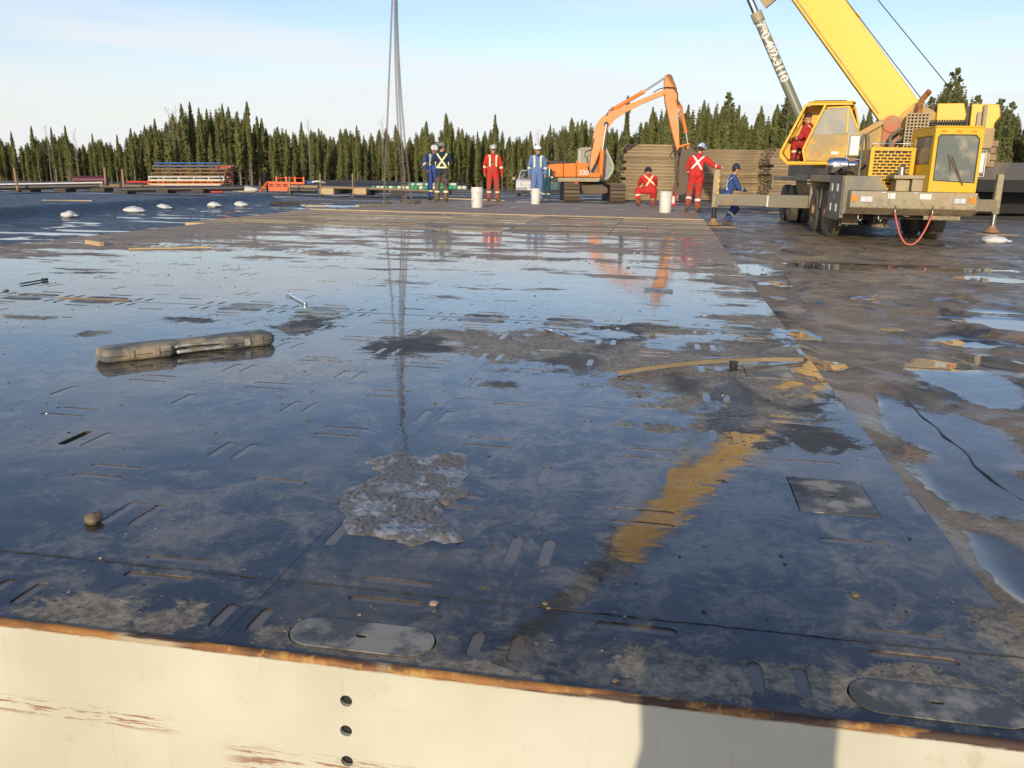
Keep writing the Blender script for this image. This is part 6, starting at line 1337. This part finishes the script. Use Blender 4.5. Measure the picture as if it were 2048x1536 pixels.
for x, y in ((44, 384), (130, 381), (206, 380), (252, 385), (332, 383), (402, 382), (60, 384)):
    q = onY(x, y, 42.6); o = MB().box((-.3, -.5, -.13), (.3, .5, .07)).build('wood_block', m_wood_dark, None, bevel=.02); o.location = (q.x, q.y, q.z+.04); tag(o, 'dark wood block under the long pipes, '+{44: 'beside the first post', 130: 'below the middle of the first pipe', 206: 'at the right end of the first pipe', 252: 'beside the third post', 332: 'below the middle of the second pipe', 402: 'below the right part of the second pipe', 60: 'second beside the first post'}[x], 'wood block', 'wood blocks under the pipes')
for i, (xb, yb, xt, yt, lb) in enumerate(((36, 383, 28, 336, 'rusty pipe post at the far left standing beside a long dark pipe'), (211, 367, 209, 335, 'thin rusty post at left, farther back than the others'), (249, 385, 244, 338, 'thin rusty post standing left of the red pipe racks'), (641, 388, 640, 347, 'short rusty post at the left end of the timber sleepers'), (706, 390, 705, 347, 'short rusty post between the two tan sleepers'), (579, 385, 579, 353, 'thin dark post in front of the orange basket'))):
    a, b = onY(xb, yb, 42.2 if i < 3 else 43.5), onY(xt, yt, 42.2 if i < 3 else 43.5); r = thing('steel_post', lb, 'post', a); MB().cone((0, 0, -.1), b-a, .055 if i < 3 else .04, .05 if i < 3 else .035, 10).build('post_pipe', m_rust2, r, smooth='auto') if 0 else MB().cone((0, 0, -.1), b-a, .055 if i < 3 else .04, .05 if i < 3 else .035, 10).build('post_pipe', m_rimp, r, smooth='auto'); MB().box((-.12, -.12, -.1), (.12, .12, .0)).build('post_foot', m_dark, r)
def pipe_frame(px0, px1, py, name, mat, label, Y=46, h=.16, group='painted pipe frames stacked at left'):
    a, b = onY(px0, py, Y), onY(px1, py, Y); W_ = (b-a).x; r = thing('pipe_rack', label, 'pipe rack', a, -math.atan2(0, 1), group); sl = (b-a).z
    for y in (0, 1.1):
        B = MB(); B.tube([(0, y, 0), (W_, y, sl)], .042, 8); B.tube([(0, y, h), (W_, y, h+sl)], .042, 8)
        B.build('rail', mat, r, smooth='auto'); 
    for k in range(6): t = k/5; B = MB(); B.tube([(W_*t, 0, sl*t), (W_*t, 1.1, sl*t)], .03, 6); B.tube([(W_*t, 0, sl*t), (W_*t, 0, h+sl*t)], .03, 6); B.build('cross_bar', mat, r, smooth='auto')
m_olive = paint('dull_rusty_paint', (.22, .13, .06), (.3, .2, .1), .4, .6, 3)
pipe_frame(310, 428, 332.5, 'a', m_blue, 'blue pipe frame, topmost of the stack at left', h=.16)
for i, (x0, x1, y, mt, s) in enumerate(((306, 455, 338, m_olive, 'brown frame just below the blue one'), (325, 452, 345, m_olive, 'short brown frame third from the top'), (303, 450, 352, m_olive, 'drab frame fourth from the top'), (298, 448, 360, m_white, 'off-white and red frame fifth from the top'), (296, 446, 368, m_orange_d, 'orange red frame second from the bottom'), (300, 440, 376, m_white, 'pale frame at the bottom of the stack'))):
    pipe_frame(x0, x1, y, 'f', mt, s+' of the stack at left')
for i, y in enumerate((334, 343, 352, 361)):
    a = onY(430, y+2, 46.5); r = thing('steel_channel', 'bright red steel channel, %s of four beside the stacked pipe frames' % ('first from the top', 'second from the top', 'third from the top', 'lowest')[i], 'steel channel', a, 0, 'red steel channels at left'); MB().box((0, 0, 0), (.85, .5, .11)).build('channel_web', m_red, r); MB().box((0, -.02, -.02), (.85, .0, .02)).build('channel_flange', m_orange_d, r)
a = onY(426, 372, 46); r = thing('leaning_ladder', 'dark blue leaning ladder frame at the right end of the pipe frames', 'ladder frame', a); B = MB(); q = onY(449, 383, 46)-a; t = onY(436, 334, 46)-a; B.tube([t, q], .05, 6); B.tube([t+Vector((0, .8, 0)), q+Vector((0, .8, 0))], .05, 6); B.build('ladder_rail', m_navy if 0 else paint('dark_blue_paint', (.03, .04, .10), (.2, .15, .1), .2, .5, 2), r); B = MB(); [B.tube([t.lerp(q, k/7), t.lerp(q, k/7)+Vector((0, .8, 0))], .03, 6) for k in range(1, 7)]; B.build('ladder_rung', m_dark, r)
for (x0, x1, y, s, mt) in ((345, 398, 381.5, 'red pipe rail lying under the stacked pipe frames', m_red), (416, 447, 384, 'red pipe rail lying right of the stacked pipe frames', m_red), (254, 300, 364, 'red pipe lying far back left of the stacked frames', m_red)):
    pipe('red_pipe', onY(x0, y, 45), onY(x1, y, 45), .05, mt, s)
# orange basket
def basket():
    a, b = onY(537, 382, 46), onY(577, 382, 46); a2 = onY(606, 380, 46); W_ = (b-a).x; r = thing('orange_basket', 'bright orange steel guard basket with upright lugs standing on the gravel', 'guard basket', a)
    top = onY(537, 363, 46).z-a.z; Wt = (onY(609, 363, 46)-a).x
    MB().box((0, 0, 0), (W_, .12, .22)).build('lower_beam', m_hivis_or, r, bevel=.02); MB().box((0, 0, top-.12), (Wt, .1, top)).build('upper_beam', m_hivis_or, r, bevel=.02)
    B = MB(); [B.box((W_*k/3-.03*(k > 0), .0, .222), (W_*k/3+.06, .1, top-.122)) for k in range(4)]; B.build('upright', m_hivis_or, r)
    B = MB(); [B.box((.08+(W_-.1)*k/18, .04, .222), (.09+(W_-.1)*k/18, .05, top-.122)) for k in range(19)]; [B.box((.06, .052, .24+.06*k), (W_-.02, .058, .255+.06*k)) for k in range(4)]; B.build('mesh_panel', m_hivis_or, r)
    for x in (553, 572, 590, 607): q = onY(x, 362, 46)-a; MB().box((q.x-.04, 0, top), (q.x+.04, .1, top+.27)).build('lifting_lug', m_hivis_or, r)
    MB().tube([(W_*.45, .05, top+.2), (Wt*.97, .05, top+.2)], .02, 6).build('top_rail', m_hivis_or, r)
    q = onY(520, 384, 46)-a; t = onY(534, 364, 46)-a; MB().tube([q, t, (.1, .05, top-.02)], .045, 6).build('side_brace', m_hivis_or, r, smooth='auto')
basket()
rock('crumpled_tarp', 'pale crumpled plastic tarp left of the orange basket', 'tarp', onY(490, 381, 46)-Vector((0, 0, .1)), .42, 77, plain('crumpled_pale_plastic', (.62, .60, .50), .5), .45)
bpy.data.objects['crumpled_tarp'].scale = (1.7, .9, .95); bpy.data.objects['crumpled_tarp'].rotation_euler.z = 0
r = thing('cable_reel', 'small rusty reel lying between the tarp and the orange basket', 'reel', onY(522, 376, 47)); B = MB(); B.lathe([(.22, 0), (.22, .03), (.1, .05), (.1, .3), (.22, .32), (.22, .35)], n=20, ax='x'); B.build('reel_body', m_rust, r, smooth='auto'); B = MB(); B.tube([(-.9, 0, 0), (0, 0, 0)], .02, 6); B.build('reel_shaft', m_steel, r)
r = thing('blue_barrel', 'blue bundle lying on the pipes right of the orange basket', 'blue bundle', onY(618, 366, 46.5)); B = MB(); B.ball((0, 0, 0), (.34, .25, .13), 16, 8); B.build('bundle_cover', m_blue, r, smooth=True); B = MB(); B.tube([(.2, -.2, .05), (.5, -.1, .1), (.9, 0, .02)], .05, 6); B.build('white_wrap', m_white, r, smooth=True)
# timber sleepers carrying the pipe rows
for i, (x0, x1, lb) in enumerate(((639, 668, 'tan timber sleeper end left, under the grey pipe rows'), (706, 733, 'tan timber sleeper end, right of the other, under the grey pipe rows'))):
    a, b = onY(x0, 389, 43.5), onY(x1, 389, 43.5); o = MB().box((0, 0, 0), ((b-a).x, 5.2, .32)).build('timber_sleeper', m_wood_new, None, bevel=.03); o.location = a; o.rotation_euler.z = R(-4); tag(o, lb, 'sleeper')
for i, (x0, x1, lb) in enumerate(((782, 806, 'dark support block under the green-capped pipes, left of the chains'), (732, 742, 'dark support block behind the tan sleepers'), (884, 900, 'dark support block behind the navy worker'))):
    a, b = onY(x0, 391, 44), onY(x1, 391, 44); o = MB().box((0, 0, 0), ((b-a).x, 1.2, .24)).build('support_block', m_wood_dark, None, bevel=.02); o.location = a; tag(o, lb, 'support block')
m_green = plain('green_pipe_cap', (.05, .36, .17), .5); m_cap = plain('cream_pipe_cap', (.68, .66, .50), .5)
rnd = random.Random(9); k = 0
# ends seen between the sleepers and the workers: two rows of capped pipe, each pipe a thing
for row, (py, Y) in enumerate(((374.5, 44.3), (369.2, 44.9))):
    for j in range(22 if row == 0 else 17):
        x = 750+j*8.6+rnd.uniform(-1, 1) if row == 0 else 822+j*5.6
        if x > 938: continue
        q = onY(x, py+(1 if row == 0 else 0), Y); q2 = q+Vector((-5.4-rnd.random()*.3, 2.6, .02)); k += 1; gc = rnd.random() < .45
        pipe('capped_pipe', q, q2, .085 if row == 0 else .075, m_pipe, 'pipe with %s end cap in the %s row of the stack %s' % ('green' if gc else 'cream', 'lower' if row == 0 else 'upper', 'behind the chains' if x < 855 else 'behind the navy worker'), '%s-capped pipes, %s row, %s' % ('green' if gc else 'cream', 'lower' if row == 0 else 'upper', 'behind the chains' if x < 855 else 'behind the navy worker'), end=(m_green if gc else m_cap))
for j in range(6): 
    q = onY(640+j*3, 374.5-j*.9, 43.6+j*.35); pipe('rack_pipe', q, q+(onY(872, 381, 44.5)-onY(640, 374, 43.6)), .06, m_wood if j < 2 else m_pipe, 'long grey pipe lying across the two tan sleepers', 'long pipes across the sleepers')
for j in range(9):
    q = onY(690+j*4, 369-j*.5, 48+j*.2); pipe('rack_pipe', q, q+Vector((6.2, .4, -.02)), .07, m_pipe, 'dark pipe in the far pile behind the sleepers', 'pipes in the far pile')
# left horizontal pipe piece before sleepers and short debris
pipe('debris_pipe', onY(578, 373, 44.5), onY(636, 374, 44.5), .09, m_wood, 'brown pipe right of the orange basket'); pipe('debris_pipe', onY(576, 380, 44.5), onY(634, 381, 44.5), .12, m_pipe, 'dark pipe lying in front of the orange basket')
# ================================================================ TREES
def mk_fol(name, a, b):
    m = NM(name); oi = m.n('ShaderNodeObjectInfo'); v = m.noise(.9, 4, .6); w_ = m.noise(7, 3)
    c = m.mix(m.ss(m.m('ADD', m.m('MULTIPLY', v, .6), m.m('MULTIPLY', w_, .4)), .35, .65), a, b); c2 = m.mix(m.m('MULTIPLY', oi.outputs['Random'], .45), c, (.14, .130, .055))
    mat = m.set(c2, .8, 0, Specular_IOR_Level=.15); return mat
m_spr = mk_fol('spruce_needles', (.095, .115, .036), (.20, .205, .07)); m_pin = mk_fol('pine_needles', (.085, .115, .038), (.155, .18, .062)); m_bark = plain('grey_brown_bark', (.22, .17, .12), .9, 0, .3, 3); m_barkd = plain('dead_brown_twigs', (.17, .125, .08), .9, 0, .3, 3)
def spruce_mesh(h, R0, seed, base=.3, club=False, pine=False, dens=1.0):
    rnd = random.Random(seed); T = MB(); F = MB(); D = MB()
    lean = (rnd.uniform(-.012, .012), rnd.uniform(-.012, .012))
    def c(z): return Vector((lean[0]*z+.03*math.sin(z*.9+seed), lean[1]*z, z))
    T.tube([c(h*k/8) for k in range(9)], .013*h+.02, 6, .012)
    z = h*base; step = (.15 if not pine else .30)/dens
    while z < h*.995:
        t = (z/h-base)/(1-base)
        if club: prof = (1-t)**.5*(.55+.45*math.sin(t*9+seed))*.8 if t < .75 else .55*(1-t)**.35
        elif pine: prof = min(1, (t*3+.15))*(1-t)**.55*(.7+.5*rnd.random())
        else: prof = min(1, .6+t*2)*(1-t)**.62
        prof *= 1+.45*noise.noise(Vector((z*1.3, seed, 0)))
        n = 7 if not pine else 6; a0 = rnd.random()*6.28
        for k in range(n):
            if rnd.random() < (.12 if not pine else .5): continue
            a = a0+2*math.pi*k/n+rnd.uniform(-.35, .35); L_ = R0*prof*rnd.uniform(.6, 1.25)+.05
            dr = rnd.uniform(-.55, -.1) if not pine else rnd.uniform(-.1, .5)
            dx, dy = math.cos(a), math.sin(a); sx_, sy_ = -dy, dx; o_ = c(z)
            m_ = 4 if not pine else 5
            for q in range(m_):
                f = (q+.6)/m_ if not pine else .45+.55*(q+.5)/m_
                p = o_+Vector((dx*L_*f, dy*L_*f, dr*L_*f+(.12*L_*f*f if not pine else 0))); s = (.10+.10*(1-f)+.06*R0)*rnd.uniform(.7, 1.3)*(min(1, .22+(1-t)*2.6) if not pine else .85)
                jx = rnd.uniform(-.6, .6)*s; e1 = Vector((sx_*s+dx*jx, sy_*s+dy*jx, rnd.uniform(-.7, .2)*s)); e2 = Vector((dx*s*.35, dy*s*.35, rnd.uniform(.35, 1.0)*s))
                F.add([p-e1, p+e2*1.2, p+e1, p-e2*.8+Vector((0, 0, -.3*s))], [(0, 1, 2), (0, 2, 3)])
            if pine and rnd.random() < .6: T.tube([o_, o_+Vector((dx*L_*.8, dy*L_*.8, dr*L_*.8))], .018, 3)
        z += step*rnd.uniform(.7, 1.2)*(1 if t < .8 else .7)
    z = h*.06
    while z < h*(base+.12):     # dead lower twigs
        a = rnd.random()*6.28; L_ = R0*rnd.uniform(.3, .85); o_ = c(z); T.tube([o_, o_+Vector((math.cos(a)*L_, math.sin(a)*L_, rnd.uniform(-.35, .05)*L_))], .016, 3); z += .055
    me = []
    for B, nm, mt in ((T, 'trunk', m_bark), (F, 'crown', m_pin if pine else m_spr)):
        m2 = bpy.data.meshes.new(nm); m2.from_pydata(B.v, [], B.f); m2.materials.append(mt); m2.update(); me.append(m2)
    return me
def snag_mesh(h, seed):
    rnd = random.Random(seed); T = MB(); T.tube([(0.05*math.sin(k), 0, h*k/7) for k in range(8)], .06, 6, .012); z = h*.35
    while z < h*.97:
        a = rnd.random()*6.28; L_ = rnd.uniform(.4, 1.3)*(1-z/h*.6); up = rnd.uniform(.2, .9)*L_; p = Vector((0, 0, z)); q = p+Vector((math.cos(a)*L_, math.sin(a)*L_, up)); T.tube([p, q], .02, 3, .008)
        for _ in range(3): s = p.lerp(q, rnd.uniform(.4, .9)); T.tube([s, s+Vector((rnd.uniform(-.4, .4), rnd.uniform(-.4, .4), rnd.uniform(.1, .5)))], .010, 3, .005)
        z += .22
    m2 = bpy.data.meshes.new('trunk'); m2.from_pydata(T.v, [], T.f); m2.materials.append(plain('bleached_dead_wood', (.30, .26, .20), .9)); return [m2]
KIND = {}
KIND['spruce'] = [spruce_mesh(10, .74+.12*(s % 3), 100+s, .16+.07*(s % 4), dens=1.0) for s in range(7)]
KIND['club'] = [spruce_mesh(10, .75, 200+s, .38, club=True) for s in range(3)]
KIND['slender'] = [spruce_mesh(10, .55, 300+s, .28, dens=1.1) for s in range(3)]
KIND['pine'] = [spruce_mesh(11, 1.35, 400+s, .40, pine=True) for s in range(3)]
KIND['bushy'] = [spruce_mesh(7, 1.15, 500+s, .03, dens=1.0) for s in range(3)]
KIND['snag'] = [snag_mesh(9, 600+s) for s in range(2)]
NAMES = {'spruce': 'spruce_tree', 'club': 'spruce_tree', 'slender': 'spruce_tree', 'pine': 'pine_tree', 'bushy': 'spruce_tree', 'snag': 'dead_tree'}
LAB = {'spruce': 'narrow spruce', 'club': 'club-topped spruce', 'slender': 'slender pointed spruce', 'pine': 'sparse tufted pine', 'bushy': 'bushy green spruce', 'snag': 'bare grey dead tree'}
def zone(px):
    for lim, s in ((130, 'at the far left end of the forest edge'), (300, 'behind the rusty posts at left'), (480, 'behind the red pipe frames'), (640, 'behind the orange basket'), (760, 'behind the timber sleepers'), (860, 'behind the hanging chains'), (960, 'behind the navy worker'), (1060, 'between the red and blue workers'), (1180, 'above the excavator body'), (1350, 'under the excavator boom'), (1460, 'behind the left mat stack'), (1600, 'between the middle mat stack and the crane cab'), (1800, 'behind the crane boom'), (1960, 'behind the crane counterweights')):
        if px < lim: return s
    return 'at the right border behind the trailer'
from collections import Counter
SEEN = Counter()
def tree(kind, idx, p, h, rot, label=None):
    ms = KIND[kind][idx % len(KIND[kind])]; base = 10 if kind not in ('pine', 'bushy', 'snag') else {'pine': 11, 'bushy': 7, 'snag': 9}[kind]
    px = project(p)[0]; z_ = zone(px); sz = 'towering ' if h > 11 else ('tall ' if h > 8.6 else ('middling ' if h > 6.8 else ('short ' if h > 5 else 'small '))); dp = 'in front, ' if p[1] < (94 if px < 1230 else 80) else ''
    lb_ = label or sz+LAB[kind]+', '+dp+z_; r = thing(NAMES[kind], lb_, 'tree', p, rot, sz+LAB[kind]+' trees '+dp+z_); k = h/base; r.scale = (k*.5+.5*min(1.15, k), k*.5+.5*min(1.15, k), k)
    for m2 in ms: o = bpy.data.objects.new(m2.name.split('.')[0], m2); col.objects.link(o); o.parent = r
    return r
def project(p):
    d = np.array(p)-CAM; return (1024+FPX*(d@_X)/(d@_F), 768-FPX*(d@_U)/(d@_F))
# outline of the forest edge against the sky: (px, py of the tips)
SKY = [(-60,262),(0,262),(45,270),(95,262),(130,258),(165,275),(200,268),(240,280),(270,255),(300,250),(320,232),(350,225),(372,206),(400,222),(430,212),(450,205),(470,222),(500,202),(515,225),(535,236),(560,250),(605,243),(640,252),(680,248),(715,250),(745,252),(790,248),(815,268),(852,242),(870,262),(893,226),(925,255),(955,265),(990,228),(1020,262),(1060,265),(1098,250),(1140,234),(1170,233),(1200,245),(1250,250),(1300,215),(1330,200),(1370,212),(1400,200),(1445,186),(1475,210),(1510,212),(1535,222),(1562,180),(1600,240),(1650,250),(1720,215),(1760,225),(1840,190),(1885,136),(1930,195),(2000,202),(2048,235),(2120,240)]
def skyline(px): return float(np.interp(px, [a for a, b in SKY], [b for a, b in SKY]))
def gbase(p): return gz(p[0], p[1])
rnd = random.Random(21); cnt = 0
marks = [(372,206,'spruce'),(352,226,'spruce'),(387,202,'slender'),(405,214,'slender'),(420,216,'slender'),(452,206,'slender'),(462,212,'spruce'),(500,202,'club'),(480,228,'spruce'),(518,232,'club'),(527,235,'spruce'),(268,255,'slender'),(297,250,'spruce'),(316,236,'spruce'),(137,250,'slender'),(110,254,'slender'),(70,250,'slender'),(240,268,'slender'),(29,262,'spruce'),(191,266,'slender'),
         (607,243,'slender'),(641,255,'spruce'),(715,250,'slender'),(792,248,'spruce'),(852,241,'spruce'),(893,226,'club'),(990,227,'slender'),(1140,234,'spruce'),(1160,238,'spruce'),(1168,240,'spruce'),(1098,248,'slender'),(1249,190,'club'),(1298,212,'spruce'),(1322,232,'spruce'),(1333,205,'spruce'),(1367,208,'spruce'),(1398,198,'spruce'),(1443,184,'pine'),(1468,208,'slender'),(1511,210,'spruce'),(1541,206,'spruce'),(1564,176,'pine'),(1725,212,'spruce'),(1744,236,'pine'),(1843,192,'pine'),(1886,134,'pine'),(1930,190,'pine'),(1980,196,'pine'),(2000,202,'pine'),(2040,240,'spruce'),(695,258,'slender'),(560,252,'spruce'),(575,258,'spruce'),(1060,262,'spruce'),(925,256,'spruce'),(955,262,'slender')]
used = []
def place(px, tip, kind, Y):
    global cnt
    q = at(px, 345+(px-1024)*.018, Y); p = Vector((q.x, Y, gz(q.x, Y)-.15))
    # height so that the tip reaches the wanted line of sight
    lo = at(px, tip, Y).z; h = lo-p.z
    if h < 2: return
    tree(kind, rnd.randrange(9), p, h, rnd.uniform(0, 6.28)); cnt += 1; used.append(px)
for px, tip, kd in marks: place(px, tip, kd, (96 if px < 1230 else 84)+rnd.uniform(-2, 3))
px = -30.0
while px < 2110:
    d = rnd.choice([rnd.uniform(3, 15), rnd.uniform(3, 30)]); Y = (95 if px < 1230 else 82)+rnd.uniform(0, 8); kd = rnd.choice(['spruce', 'spruce', 'spruce', 'slender', 'spruce', 'club']) if px < 1250 or px > 1300 and rnd.random() < .6 else rnd.choice(['spruce', 'pine', 'bushy'])
    place(px, skyline(px)+d+14, kd, Y); px += rnd.uniform(8, 15)
px = -30.0
while px < 2110:      # shorter front row
    Y = (90 if px < 1230 else 76)+rnd.uniform(0, 4); dep = rnd.uniform(30, 85)
    if rnd.random() < .8: place(px, min(330, skyline(px)+dep), 'bushy' if px > 1200 and rnd.random() < .75 else rnd.choice(['spruce', 'spruce', 'slender', 'bushy']), Y)
    px += rnd.uniform(16, 40) if px < 1200 else rnd.uniform(14, 24)
for x, tip in ((100, 250), (155, 258), (620, 238), (767, 235), (765, 262), (345, 215), (360, 212), (1075, 258), (1110, 268), (1480, 235)): place(x, tip, 'snag', 94 if x < 1230 else 84)
# the wood behind, which reads as one mass
def far_wood():
    rnd = random.Random(5); pro = []
    for s in range(4):
        ms = spruce_mesh(10, 1.15, 700+s, .05, dens=.55); v = np.empty(len(ms[1].vertices)*3); ms[1].vertices.foreach_get('co', v); v = v.reshape(-1, 3); f = [tuple(p.vertices) for p in ms[1].polygons]; pro.append((v, f))
    V = []; F = []; b = 0
    for i in range(800):
        px = rnd.uniform(-120, 2200); Y = (104 if px < 1230 else 93)+rnd.uniform(0, 26); q = at(px, 345, Y); tip = skyline(px)+rnd.uniform(5, 38); z0 = gz(q.x, Y)-.2; h = at(px, tip, Y).z-z0
        if h < 3: continue
        v, f = pro[rnd.randrange(4)]; a = rnd.random()*6.28; k = h/10; c, s = math.cos(a)*.9, math.sin(a)*.9
        V.append(np.stack([v[:, 0]*c-v[:, 1]*s+q.x, v[:, 0]*s+v[:, 1]*c+Y, v[:, 2]*k+z0], 1)); F += [tuple(x+b for x in g) for g in f]; b += len(v)
    me = bpy.data.meshes.new('distant_wood'); me.from_pydata(np.concatenate(V).tolist(), [], F); me.materials.append(m_spr); o = bpy.data.objects.new('distant_wood', me); col.objects.link(o); tag(o, kind='stuff')
far_wood()
print('trees', cnt)
# singular group labels only for trees nothing tells apart; drop prototypes parked away
for o in list(bpy.data.objects):
    if o.parent is None and o.location.z < -40: bpy.data.objects.remove(o)
